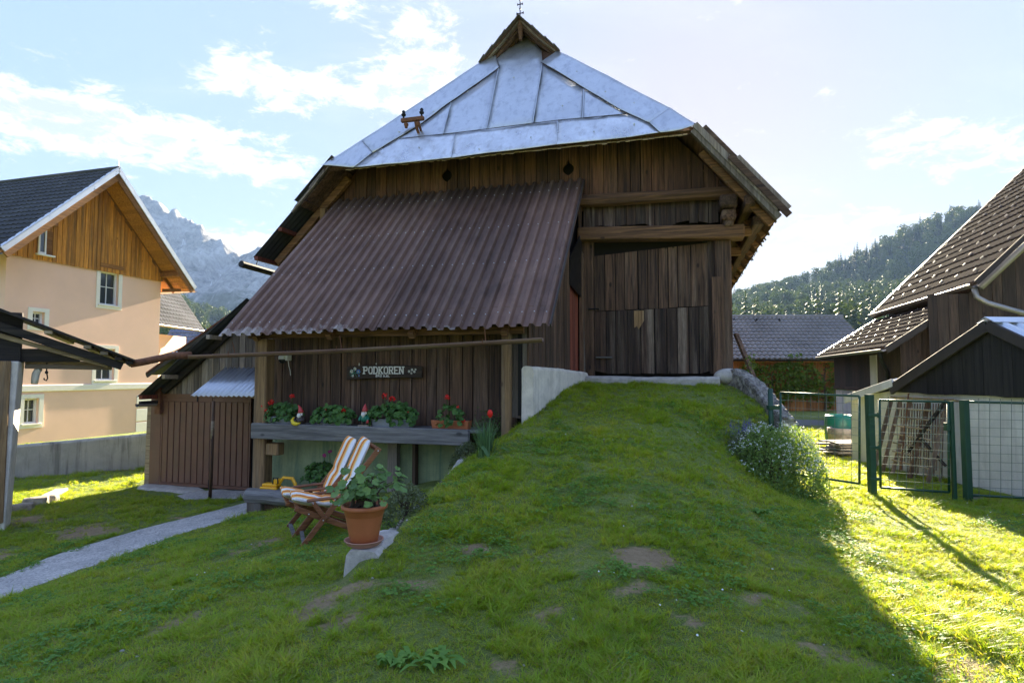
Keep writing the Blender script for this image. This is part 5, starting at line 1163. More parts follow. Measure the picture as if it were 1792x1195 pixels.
def build_garden():
    # white flowering bush by the gate
    g = WF.hit(1362, 858, 'y', 7.75); z = g[2] - .02
    t, c, rng = bush('flowering_bush', 'rounded green bush covered in small white flowers beside the gate', (g[0], g[1] + .12, z), .64, .55, .86, 13000, .018, 'bush_leaf', 3)
    k = [i for i in range(len(c)) if np.linalg.norm((c[i] / [.64, .55, .86])) > .93 and c[i][2] > .26]
    mb = MB(); rr = random.Random(4)
    for i in rr.sample(k, min(800, len(k))):
        d = Vector(c[i]).normalized(); umbel(mb, Vector(c[i]) + d * .03, rr.uniform(.012, .022), rng, 5)
    obj('blossoms', mb, M['white_petal'], t, fix=False)
    g2 = WF.hit(1310, 850, 'y', 8.05); z2 = gz(g2[0], g2[1])
    t, c, rng = bush('purple_flower_clump', 'clump of grey green stems with purple flower spikes beside the white flowered bush', (g2[0] - .02, g2[1], z2 - .12), .36, .30, .48, 2600, .020, 'grey_shrub_leaf', 7, cat='flowers')
    mb = MB(); rr = random.Random(8)
    for i in range(46):
        a = rr.uniform(0, 6.28); q = rr.uniform(0, .30); x, y = q * math.cos(a), q * math.sin(a) * .8; h = .50 + rr.uniform(-.05, .12) - q * .3
        for j in range(5): umbel(mb, (x + j * .003, y, h + j * .022), .016 * (1 - j * .13), rng, 5)
    obj('flower_spikes', mb, M['purple_petal'], t, fix=False)
    # strappy clump and tulip
    p = ghit(850, 797); t = thing('iris_clump', 'clump of long upright green leaves at the top left of the ramp', 'plant', (p[0], p[1], gz(p[0], p[1])))
    mb = MB(); rr = random.Random(5)
    for i in range(120):
        a = rr.uniform(0, 6.28); q = rr.uniform(0, .12); h = rr.uniform(.28, .50); lean_ = rr.uniform(.05, .22); b = Vector((q * math.cos(a), q * math.sin(a), -.02)); dr = Vector((math.cos(a), math.sin(a), 0)); sd = Vector((-dr.y, dr.x, 0)) * .009; vs = []
        for k in range(5): u = k / 4; c0 = b + dr * lean_ * u * u + Vector((0, 0, h * u)); vs += [c0 - sd * (1 - u * .95), c0 + sd * (1 - u * .95)]
        mb.add(vs, [(2 * k, 2 * k + 1, 2 * k + 3, 2 * k + 2) for k in range(4)])
    obj('leaves', mb, M['tulip_leaf'], t, fix=False)
    p2 = ghit(856, 803); t = thing('tulip', 'single red tulip on a tall stem in front of the long leaves', 'tulip', (p2[0], p2[1], gz(p2[0], p2[1])))
    hz = .50; obj('stem', MB().tube([(0, 0, -.02), (.005, 0, hz * .5), (.01, 0, hz)], [.008, .007, .006], 6), M['tulip_leaf'], t)
    for k in range(6):
        a = 6.283 * k / 6; mb = MB(); sd = Vector((-math.sin(a), math.cos(a), 0)); ra = Vector((math.cos(a), math.sin(a), 0)); vs = []
        for u, r_, w in ((0, .006, .010), (.35, .026, .022), (.7, .028, .020), (1, .016, .005)): c0 = Vector((.01, 0, hz - .01 + .095 * u)) + ra * r_; vs += [c0 - sd * w, c0 + sd * w]
        mb.add(vs, [(2 * i, 2 * i + 1, 2 * i + 3, 2 * i + 2) for i in range(3)]); obj('petal', mb, M['red_petal'], t, True, fix=False)
    for a, l in ((-.2, .26), (2.4, .2)):
        mb = MB(); vs = []; dr = Vector((math.cos(a), math.sin(a), 0)); sd = Vector((-dr.y, dr.x, 0))
        for u in (0, .3, .6, 1): c0 = dr * l * u + Vector((0, 0, .14 * math.sin(u * 2.4))); w = .035 * math.sin(.4 + u * 2.5); vs += [c0 - sd * w, c0 + sd * w]
        mb.add(vs, [(2 * i, 2 * i + 1, 2 * i + 3, 2 * i + 2) for i in range(3)]); obj('leaf', mb, M['tulip_leaf'], t, True, fix=False)
    # rose shrub
    p3 = BF.w((-.98, -2.82, .62)); rng = np.random.default_rng(9); t = thing('rose_shrub', 'loose leafy rose shrub growing beside the right post of the lean-to', 'shrub', (p3[0], p3[1], gz(p3[0], p3[1]) - .05)); z0 = p3[2] - t.location.z
    lf = MB(); st = MB()
    for i in range(26):
        a = rng.uniform(0, 6.28); q = rng.uniform(.05, .26); h = rng.uniform(.25, .78) + z0 * .5; tip = Vector((q * math.cos(a) * 1.2, q * math.sin(a) * .7, h)); mid = tip * .55 + Vector((0, 0, .1)); st.tube([(rng.normal() * .03, rng.normal() * .03, 0), mid, tip], [.008, .006, .003], 5, False)
        for j in range(24):
            u = rng.uniform(.35, 1.05); c0 = mid.lerp(tip, u) + Vector(rng.normal(size=3)) * .05; leaf_disc(lf, c0, Vector(rng.normal(size=3)) + Vector((0, -.4, .8)), rng.uniform(.010, .022), rng, 6, .1)
    obj('foliage', lf, M['shrub_leaf'], t, fix=False); obj('stems', st, M['bark'], t)
    p4 = BF.w((-1.18, -3.28, .30)); bush('grey_shrub', 'small grey green shrub overhanging the right end of the shelf beam', (p4[0], p4[1], .22), .24, .22, .42, 2600, .016, 'grey_shrub_leaf', 12)
    p5 = ghit(712, 905); bush('silver_shrub', 'low silvery shrub growing on the wall behind the flower pot', (p5[0] - .05, p5[1] + .25, gz(p5[0], p5[1]) - .1), .24, .30, .38, 2600, .016, 'grey_shrub_leaf', 13)
    # broad-leaved weeds in the lawn
    for i, (px, py, s, lb) in enumerate(((745, 1165, .16, 'flat rosette of broad weed leaves at the front edge of the lawn'), (685, 1165, .09, 'small blue green weed left of the broad leaved rosette'), (1330, 900, .10, 'dark weed patch on the ramp below the white flowered bush'))):
        p = ghit(px, py); t = thing('weed', lb, 'weed', (p[0], p[1], gz(p[0], p[1]))); mb = MB(); rr = random.Random(i)
        for k in range(26):
            a = rr.uniform(0, 6.28); l = s * rr.uniform(.5, 1.1); o = Vector((rr.uniform(-s, s) * .8, rr.uniform(-s, s) * .4, 0)); dr = Vector((math.cos(a), math.sin(a), 0)); sd = Vector((-dr.y, dr.x, 0)); vs = []
            for u in (0, .3, .65, 1): c0 = o + dr * l * u + Vector((0, 0, .045 * math.sin(u * 2.6) + .008)); w = .016 * math.sin(.35 + u * 2.6); vs += [c0 - sd * w, c0 + sd * w]
            mb.add(vs, [(2 * q, 2 * q + 1, 2 * q + 3, 2 * q + 2) for q in range(3)])
        obj('leaves', mb, M['clover_leaf'], t, True, fix=False)
build_garden()
# ------------------------------------------------------------------ shed with brown sheet doors (left of the barn)
def build_shed():
    y0 = -1.64; base = BF.w((-7.2, y0, -.62)); F = Frame(base, -15.5)
    t = thing('shed', 'grey plank shed with brown sheet metal double doors beside the lean-to', 'shed', base, -15.5)
    H = lambda px, py, y=0.: F.hit(px, py, 'y', y)
    xl = H(284, 770)[0]; xm = H(373, 770)[0]; xr = H(440, 770)[0]; zt = H(360, 694)[2]; zb = .03
    # doors: frames with folded sheet panels
    for a, b, lb in ((xl, xm - .01, 'left leaf of the brown sheet metal doors'), (xm + .01, xr, 'right leaf of the brown sheet metal doors')):
        d = obj('door_leaf', MB().box(a, b, -.02, .0, zb, zt - .02), M['brown_sheet'], t, label=lb); n = max(3, int(round((b - a) / .155))); w = (b - a - .06) / n
        for i in range(n): bevel(obj('panel', MB().box(a + .03 + i * w + .012, a + .03 + (i + 1) * w - .006, -.045, -.02, zb + .06, zt - .10), M['brown_sheet'], d), .008)
        for z in (zb, zt - .09): obj('frame_rail', MB().box(a, b, -.04, -.021, z, z + .05), M['brown_sheet'], d)
        obj('frame_stile', MB().box(a, a + .03, -.041, -.022, zb, zt - .02), M['brown_sheet'], d); obj('frame_stile', MB().box(b - .025, b, -.041, -.022, zb, zt - .02), M['brown_sheet'], d)
    obj('bolt', MB().tube([(xm - .03, -.05, zb - .03), (xm - .03, -.05, zb + .16)], .012, 6), M['iron'], t)
    obj('bolt', MB().tube([(xm - .35, -.05, zt - .1), (xm - .35, -.05, zt + .07)], .012, 6), M['iron'], t)
    obj('gap_shade_strip', MB().box(xr, xr + .12, .01, .03, 0, zt), M['gap_shade_black'], t)  # solid black strip painted in for the shade beside the door
    obj('lintel', MB().box(xl - .1, xr + .2, -.05, .06, zt - .02, zt + .05), M['brown_sheet'], t)
    # left jamb and corner post
    bevel(obj('corner_post', MB().box(H(264, 770)[0], xl - .02, -.03, .15, -.05, zt + .02), M['brown_sheet'], t), .01)
    bevel(obj('corner_post', MB().hexa([(H(254, 845)[0] - .02, -.02, -.05), (H(264, 845)[0], -.02, -.05), (H(264, 845)[0], .1, -.05), (H(254, 845)[0], .1, -.05), (H(258, 700)[0], 0, zt - .1), (H(266, 700)[0], 0, zt - .1), (H(266, 700)[0], .1, zt - .1), (H(258, 700)[0], .1, zt - .1)]), M['pale_wood'], t), .01)
    obj('short_post', MB().box(H(280, 690)[0], H(289, 690)[0], -.12, -.05, zt - .35, float(H(285, 664, -.1)[2])), M['rust'], t)
    # roof verge line
    v0, v1 = Vector(H(240, 697, -.45)), Vector(H(380, 571, -.45)); sl = (v1.z - v0.z) / (v1.x - v0.x)
    rz = lambda x: v0.z + sl * (x - v0.x) - .08
    planks(t, 'plank', xl - .12, xr + .7, zt + .05, lambda x: min(rz(x), 3.2), 0., .03, .16, M['grey_plank_z'], 71, gap=.008)
    obj('shade_backing', MB().box(xl - .1, xr + .7, .03, .06, -.1, zt + .2), M['gap_shade_black'], t)  # black sheet added so the shed reads dark behind its boards
    A = v0.copy(); U = (v1 - v0) * 1.35
    for i in range(4): obj('roof_sheet', corr((A.x, A.y + i * 1.0, A.z), (A.x, A.y + (i + 1) * 1.0 + .04, A.z), U, .15, .04, 'sine', .008), M['fibre_sheet'], t)
    for u in (.06, .35, .63, .9): p = A + U / 1.35 * u; bevel(obj('batten', MB().box(p.x - .04, p.x + .04, A.y - .03, A.y + 4, p.z - .10, p.z - .02), M['pale_wood' if u > .1 else 'red_door'], t), .006)
    obj('rafter', MB().beam((A.x + .3, -.12, rz(A.x + .3) - .03), (v1.x, -.12, rz(v1.x) - .03), .08, .10), M['dark_roof_wood'], t)
    obj('side_wall', MB().box(xl - .2, xl - .12, .1, 3.5, -.1, zt), M['grey_plank_z'], t)
    g = Vector(H(240, 707, -.5)); obj('gutter', half_pipe([g, g + Vector((.12, 1.2, .0)), g + Vector((.2, 3.4, 0))], .06), M['gutter_metal'], t, True)
    obj('gutter_board', MB().beam(g + Vector((0, .05, .02)), (xl - .02, -.05, g.z + .03), .05, .06), M['dark_roof_wood'], t)
    # galvanised awning on a pole
    a0, a1 = Vector(H(334, 694, -.85)), Vector(H(449, 696, -.85)); a1.z = a0.z; b0 = Vector(H(391, 645, -.02)); U = Vector((0, b0.y - a0.y, b0.z - a0.z)); L = (a1.x - a0.x) / 2
    for i in range(2): obj('awning_sheet', corr(a0 + Vector((i * L, 0, .003 * i)), a0 + Vector(((i + 1) * L + .05, 0, .003 * i)), U, .105, .03, 'sine', .004), M['galvanised'], t, True)
    p0, p1 = Vector(H(368, 848, -.75)), Vector(H(374, 702, -.80)); p0.z = -.02; obj('pole', MB().tube([p0, p0.lerp(p1, .5) + Vector((.005, 0, 0)), p1], [.03, .029, .027], 10), M['barn_wood_z'], t, True)
    obj('pole_wrap', MB().tube([p0.lerp(p1, .62), p0.lerp(p1, .80)], .031, 10), M['pale_wood'], t, True)
    b = WF.hit(266, 842, 'z', gz(*ghit(266, 845)[:2])); s = thing('wooden_stool', 'tiny low wooden stool standing in the grass left of the shed', 'stool', b, -15)
    obj('seat', MB().box(-.12, .12, -.09, .09, .19, .22), M['pale_wood'], s)
    for x in (-.09, .07):
        for y in (-.07, .05): obj('leg', MB().box(x, x + .03, y, y + .03, -.02, .19), M['pale_wood'], s)
build_shed()

# ------------------------------------------------------------------ shelter roof corner at the far left
def build_shelter():
    Y = 8.6; base = np.array(WF.hit(10, 880, 'y', Y)); gzv = gz(base[0], base[1]); F = Frame((base[0], Y, gzv), 32)
    t = thing('open_shelter', 'dark overhanging board roof on a white pillar at the left edge', 'shelter', F.o, 32)
    H = lambda px, py, y=0.: Vector(F.hit(px, py, 'y', y))
    a, b = H(-170, 476, -.2), H(236, 629, -.2); d = (b - a).normalized(); n = Vector((-d.z, 0, d.x)); 
    for i in range(9): y = -.2 + i * .42; obj('roof_board', MB().hexa([a + Vector((0, y + .2, -.03)), b + Vector((-.02 * (i % 3), y + .2, -.03)), b + Vector((-.02 * (i % 3), y + .605, -.03)), a + Vector((0, y + .605, -.03)), a + Vector((0, y + .2, .012)), b + Vector((-.02 * (i % 3), y + .2, .0)), b + Vector((-.02 * (i % 3), y + .605, .0)), a + Vector((0, y + .605, .012))]), M['dark_roof_wood'], t)
    for u in (.60, .78, .86, .93, .985): p = a.lerp(b, u) - n * .07; bevel(obj('batten', MB().beam(p + Vector((0, .04, 0)), p + Vector((0, 3.5, 0)), .10, .055), M['pale_wood' if u < .9 else 'dark_roof_wood'], t), .008)
    p, q = H(-150, 522, .0), H(214, 641, .0); bevel(obj('rafter', MB().beam(p, q, .10, .12), M['dark_roof_wood'], t), .01)
    p, q = H(-150, 545, .12), H(190, 640, .12); bevel(obj('rafter', MB().beam(p, q, .08, .07), M['pale_wood'], t), .01)
    bevel(obj('tie_beam', MB().beam(H(-60, 622, .25), H(140, 622, .25), .14, .20), M['dark_roof_wood'], t), .012)
    obj('fascia', MB().box(H(-80, 600)[0], H(36, 600, .1)[0], .12, .25, H(0, 632, .1)[2], H(0, 560, .1)[2] + .12), M['dark_roof_wood'], t)
    for yy, (x0, x1, py) in ((.3, (44, 196, 641)), (.55, (44, 190, 634))): bevel(obj('wall_plate', MB().beam(H(x0, py, yy), H(x1, py + 3, yy), .09, .065), M['pale_wood'], t), .008)
    # pillar, wider at its foot on the left
    zt = H(33, 632)[2]; x1t, x1b = H(33, 640)[0], H(8, 895)[0]; x0 = H(-60, 700)[0]
    mb = MB(); mb.hexa([(x0, 0, -.2), (x1b, 0, -.2), (x1b, .5, -.2), (x0, .5, -.2), (x0, 0, zt), (x1t, 0, zt), (x1t, .5, zt), (x0, .5, zt)]); o = obj('pillar', mb, M['stucco'], t); bevel(o, .02, 2)
    bevel(obj('door_board', MB().hexa([(x0, -.05, .12), (H(8, 870)[0], -.05, .12), (H(8, 870)[0], -.005, .12), (x0, -.005, .12), (x0, -.05, zt), (H(20, 640)[0], -.05, zt), (H(20, 640)[0], -.005, zt), (x0, -.005, zt)]), M['post_wood'], t), .008)
    # hook and a stray elbow of pipe
    h = H(82, 640, .3); k = thing('iron_hook', 'black iron hook hanging under the shelter roof', 'hook', F.w(h)); mb = MB(); mb.tube([(0, 0, .05), (0, 0, -.10)], .010, 6); mb.tube([(0, 0, -.10), (.015, 0, -.16), (.02, 0, -.19), (0, 0, -.225), (-.03, 0, -.21), (-.035, 0, -.185)], .009, 6); obj('hook', mb, M['iron'], k)
    obj('link', MB().lathe([(.018, -.12), (.022, -.10), (.018, -.08)], 8), M['iron'], k)
    e = H(62, 650, .35); k = thing('pipe_elbow', 'short pale bent pipe hanging below the shelter eave', 'pipe', F.w(e)); obj('pipe', MB().tube([(.06, 0, .04), (.035, 0, .02), (.01, 0, -.03), (0, 0, -.10), (-.01, 0, -.19)], [.045, .047, .05, .05, .042], 12), M['white_plastic'], k, True)
    rr = random.Random(6)
    for i, (px, py, s, lb) in enumerate(((62, 883, .17, 'grey stone block lying beside the white pillar'), (38, 893, .15, 'rough stone against the foot of the white pillar'), (86, 876, .13, 'squared stone at the end of the concrete slab'))):
        p = ghit(px, py); st = thing('stone', lb, 'stone', (p[0], p[1], gz(p[0], p[1])), rr.uniform(0, 40))
        o = obj('block', MB().box(-s, s, -s * .6, s * .6, -.06, s * .75), M['stone_wall'], st); bevel(o, .03, 2)
        sb = o.modifiers.new('sub', 'SUBSURF'); sb.subdivision_type = 'SIMPLE'; sb.levels = sb.render_levels = 2
        dm = o.modifiers.new('rough', 'DISPLACE'); tx = bpy.data.textures.new('rock', 'CLOUDS'); tx.noise_scale = .12; dm.texture = tx; dm.strength = .06
build_shelter()

# ------------------------------------------------------------------ peach house
def wall_open(x0, x1, z0, z1, ops, depth=.22, y=0.):
    xs = sorted({x0, x1, *[o[0] for o in ops], *[o[1] for o in ops]}); zs = sorted({z0, z1, *[o[2] for o in ops], *[o[3] for o in ops]}); mb = MB()
    for a, b in zip(xs, xs[1:]):
        for c, d in zip(zs, zs[1:]):
            if any(o[0] <= (a + b) / 2 <= o[1] and o[2] <= (c + d) / 2 <= o[3] for o in ops): continue
            mb.add([(a, y, c), (b, y, c), (b, y, d), (a, y, d)], [(0, 1, 2, 3)])
    for a, b, c, d in ops:
        e = y + depth; mb.add([(a, y, c), (b, y, c), (b, y, d), (a, y, d), (a, e, c), (b, e, c), (b, e, d), (a, e, d)], [(0, 1, 5, 4), (1, 2, 6, 5), (2, 3, 7, 6), (3, 0, 4, 7)])
    return mb
def build_house():
    F = Frame((-14.25, 24.0, -.75), 74); t = thing('peach_house', 'peach rendered house with timber clad gable and dark tiled roof', 'house', F.o, 74)
    H = lambda px, py, y=0.: Vector(F.hit(px, py, 'y', y))
    xl = H(12, 440)[0]; xr = 0.0; zc = H(275, 492)[2]; zc = (zc + H(12, 440)[2]) / 2
    rg = H(207, 300, -1.0); er = H(341, 506, -1.0); el = H(3, 438, -1.0)
    surr = {'A': (168, 213, 470, 541), 'B': (48, 85, 539, 578), 'C': (161, 206, 604, 672), 'D': (33, 75, 690, 749)}
    rects = {}
    for k, (a, b, c, d) in surr.items():
        p, q = H(a, (c + d) / 2), H(b, (c + d) / 2); m = (a + b) / 2; rects[k] = (p.x, q.x, H(m, d)[2], H(m, c)[2])
    w = .14; ops = [(a + w, b - w, c + w * 1.0, d - w * .9) for a, b, c, d in rects.values()]
    mb = wall_open(xl, xr, 0, zc + .02, ops); mb.add([(xr, 0, 0), (xr, 9, 0), (xr, 9, zc), (xr, 0, zc), (xl, 0, 0), (xl, 9, 0), (xl, 9, zc), (xl, 0, zc)], [(0, 1, 2, 3), (4, 7, 6, 5), (1, 5, 6, 2)]); obj('wall', mb, M['peach_render'], t, fix=False)
    for k, (a, b, c, d) in rects.items():
        o = obj('window', MB().add(*(lambda x0, x1, z0, z1: ([(x0, .17, z0), (x1, .17, z0), (x1, .17, z1), (x0, .17, z1)], [(0, 1, 2, 3)]))(a + w, b - w, c + w, d - w * .9)), M['window_glass'], t, fix=False)
        m = MB(); m.box(a, a + w, -.03, .0, c, d); m.box(b - w, b, -.03, .0, c, d); m.box(a + w, b - w, -.03, .0, c, c + w); m.box(a + w, b - w, -.03, .0, d - w * .9, d); obj('surround', m, M['white_trim'], o)
        m = MB(); x0, x1, z0, z1 = a + w, b - w, c + w, d - w * .9; f = .06
        m.box(x0, x0 + f, .10, .168, z0, z1); m.box(x1 - f, x1, .10, .168, z0, z1); m.box(x0 + f, x1 - f, .10, .168, z0, z0 + f); m.box(x0 + f, x1 - f, .10, .168, z1 - f, z1); obj('frame', m, M['window_frame'], o)
        m = MB(); xm = (x0 + x1) / 2; zm = z0 + (z1 - z0) * .55; m.box(xm - .012, xm + .012, .14, .166, z0 + f, z1 - f); m.box(x0 + f, xm - .012, .14, .166, zm - .012, zm + .012); m.box(xm + .012, x1 - f, .14, .166, zm - .012, zm + .012); obj('glazing_bars', m, M['window_frame'], o)
        bevel(obj('sill', MB().box(a + w * .5, b - w * .5, -.07, .17, c + w - .05, c + w + .005), M['white_trim'], o), .006)
    # string course, quoins, plinth
    z = H(150, 677)[2]; bevel(obj('string_course', MB().box(xl, xr + .03, -.05, .0, z - .12, z + .10), M['white_trim'], t), .02)
    for i in range(3): bevel(obj('quoin', MB().box(-.95, .03, -.03, .0, .02 + i * .52, .50 + i * .52), M['white_trim'], t), .015)
    # cladding
    zr = lambda x: rg.z + ((er.z - rg.z) / (er.x - rg.x) * (x - rg.x) if x > rg.x else (el.z - rg.z) / (el.x - rg.x) * (x - rg.x))
    wx0, wx1, wz0, wz1 = H(62, 420)[0], H(88, 420)[0], H(75, 446)[2], H(75, 404)[2]
    planks(t, 'cladding_board', xl - .05, xr + .06, lambda x: (zc - .05), lambda x: zr(x) - .22, -.04, .03, .155, M['house_cladding'], 81, gap=.012, zj=.01, wj=.06, yj=.014)
    obj('gable_backing', MB().prism([(xl, .0, zc), (xr, .0, zc), (rg.x, .0, zr(rg.x) - .3)], (0, .05, 0)), M['house_beam'], t)
    at = obj('attic_window', MB().box(wx0, wx1, -.11, -.075, wz0, wz1), M['house_beam'], t); m = MB(); xm = wx0 + (wx1 - wx0) * .52
    m.box(wx0, wx0 + .05, -.16, -.11, wz0, wz1); m.box(xm - .05, xm, -.16, -.11, wz0, wz1); m.box(wx0 + .05, xm - .05, -.16, -.11, wz0, wz0 + .06); m.box(wx0 + .05, xm - .05, -.16, -.11, wz1 - .06, wz1); m.box(wx0 - .05, wx1 + .05, -.2, -.08, wz0 - .05, wz0 - .002); obj('frame', m, M['window_frame'], at)
    obj('pane', MB().box(wx0 + .05, xm - .05, -.13, -.12, wz0 + .06, wz1 - .06), M['window_glass'], at)
    obj('lintel_board', MB().box(H(172, 480)[0], H(214, 480)[0], -.10, -.02, H(190, 470)[2], H(190, 463)[2]), M['house_beam'], t)
    # roof: tiles, ridge, soffits, rafters, metal verge
    dep = 10.2
    for A, B, nm in ((el, rg, 'left'), (er, rg, 'right')):
        e = A.copy(); tp = B.copy(); a = Vector((e.x, -1.0, e.z)); U = tp - e; U.y = 0; L = U.length
        obj('roof_tiles', tile_roof(a + Vector((0, 0, .06)), a + Vector((0, dep, .06)), U, 44, 18, .04, .035), M['slate_tile'], t, kind='stuff', fix=False)
        slab(t, 'roof_deck', [a, a + Vector((0, dep, 0)), a + Vector((0, dep, 0)) + U, a + U], (0, 0, -.06), M['house_soffit'])
        n = Vector((-U.z, 0, U.x)).normalized(); n = n if n.z > 0 else -n
        nb = int(L / .16)
        for i in range(nb):
            p = a + U * (i / nb) - n * .085 + U.normalized() * .08; obj('soffit_board', MB().beam(p + Vector((0, .03, 0)), p + Vector((0, .98, 0)), .15, .02, up=n), M['house_soffit'], t)
        for y, h, mm in ((.02, .22, 'house_beam'), (.96, .16, 'house_beam')): obj('barge_rafter', MB().beam(a + Vector((0, y, 0)) - n * .14, a + U + Vector((0, y, 0)) - n * .14, .07, h, up=n), M[mm], t)
        obj('verge_flashing', MB().beam(a + Vector((0, -.03, .03)), a + U + Vector((0, -.03, .05)), .04, .17, up=n), M['bright_metal_roof'], t); obj('verge_cap', MB().beam(a + Vector((0, .03, .13)), a + U + Vector((0, .03, .13)), .16, .03, up=n), M['bright_metal_roof'], t)
        g = a + Vector((0, -.02, -.02)) - U.normalized() * .06; obj('gutter', half_pipe([g, g + Vector((0, dep, 0))], .07), M['gutter_metal'], t, True)
    obj('ridge_tiles', MB().tube([rg + Vector((0, -.02, .10)), rg + Vector((0, dep, .10))], .09, 8), M['slate_tile'], t)
    obj('lightning_rod', MB().tube([rg + Vector((0, .0, .1)), rg + Vector((0, 0, .55))], .012, 5), M['gutter_metal'], t)
    x = xr + .03; bevel(obj('purlin', MB().beam((x - .05, -.95, zc + .22), (x - .05, .1, zc + .22), .18, .2), M['house_beam'], t), .02); obj('brace', MB().beam((x + .0, -.04, zc - .4), (er.x - .2, -.5, er.z - .05), .10, .12), M['house_beam'], t)
    x = H(65, 415)[0]; bevel(obj('purlin', MB().beam((x, -.8, zr(x) - .42), (x, .1, zr(x) - .42), .18, .2), M['house_beam'], t), .02)
    # concrete garden wall in front
    a, b = ghit(20, 836), ghit(258, 819); d = (b - a); a2 = a - d * 1.2; b2 = b + d * .35
    za = float(WF.hit(20, 779, 'y', a[1])[2]); zb = float(WF.hit(258, 758, 'y', b[1])[2])
    gw = thing('concrete_wall', 'long streaked grey concrete garden wall below the peach house', 'wall', (a[0], a[1], -.62)); o = lambda p, z: (p[0] - a[0], p[1] - a[1], z + .62, -.3, .2)
    for s in range(4):
        p, q = a2 + (b2 - a2) * (s / 4), a2 + (b2 - a2) * ((s + 1) / 4 + .004); zf = lambda u: za + (zb - za) * ((u * 2.55) - 1.2)
        rough_wall(gw, 'wall_section', [o(p, zf(s / 4)), o(q, zf((s + 1) / 4))], M['grey_wall'], 5 + s, .006, step=.25)
build_house()
def build_left_back():
    F = Frame((-16.8, 26.0, -.8), 0); t = thing('back_house', 'low house wing with grey tiled roof behind the peach house', 'house', F.o)
    e = Vector((0, -3, 4.79)); f = Vector((0, 6.4, 4.79)); U = Vector((-1.9, .25, 2.55))
    obj('roof_tiles', tile_roof(e, f, U, 34, 12, .05, .04), M['blue_grey_tile'], t, kind='stuff', fix=False)
    slab(t, 'roof_deck', [e + Vector((0, 0, -.03)), f + Vector((0, 0, -.03)), f + U + Vector((0, 0, -.03)), e + U + Vector((0, 0, -.03))], (0, 0, -.08), M['house_soffit'])
    obj('wall', MB().box(-3.6, -.75, -3, 6.0, 0, 4.4), M['peach_render'], t); obj('gutter', half_pipe([e + Vector((.06, 0, -.02)), f + Vector((.06, 0, -.02))], .08), M['gutter_metal'], t, True)
    obj('downpipe', MB().tube([f + Vector((.06, -.3, -.05)), f + Vector((.06, -.3, -.35)), f + Vector((-.05, -.8, -.7)), f + Vector((-.7, -1.6, -1.2)), f + Vector((-.7, -1.7, -4))], .06, 8), M['gutter_metal'], t, True)
    p = [WF.hit(x, y, 'y', 36) for x, y in ((262, 640), (372, 640), (352, 572), (262, 572))]
    b = thing('blue_roof_house', 'pale blue grey tiled roof between the peach house and the shed', 'house', (p[0][0], 36, -.9)); q = [Vector(v) - Vector(b.location) for v in p]
    obj('roof_tiles', tile_roof(q[0], q[1], (q[3] - q[0]) + Vector((0, 2.2, 0)), 14, 9, .05, .05), M['blue_tile'], b, kind='stuff', fix=False)
    obj('wall', MB().box(.3, 3.4, .3, 4, 0, q[0].z - .02), M['orange_wood'], b)
    F = Frame(BF.w((-8.2, 2.6, -.62)), -15.5); s = thing('outbuilding', 'dark outbuilding roof with red edge rising behind the brown door shed', 'shed', F.o, -15.5)
    a, c = Vector(F.hit(296, 625, 'y', 0)), Vector(F.hit(374, 570, 'y', 0)); u = c - a; a = a - u * .5; c = c + u * .6
    slab(s, 'roof', [a, c, c + Vector((0, 4, 0)), a + Vector((0, 4, 0))], (0, 0, -.07), M['fibre_sheet']); obj('verge_board', MB().beam(a + Vector((0, -.03, -.10)), c + Vector((0, -.03, -.10)), .03, .12), M['dark_roof_wood'], s)
    obj('verge_cap', MB().beam(a + Vector((0, -.05, -.02)), c + Vector((0, -.05, -.02)), .03, .035), M['red_door'], s); slab(s, 'wall', [(a.x + .5, .2, 0), (c.x, .2, 0), (c.x, .2, c.z - .2), (a.x + .5, .2, a.z + .1)], (0, 3.6, 0), M['barn_wood_z'])
build_left_back()

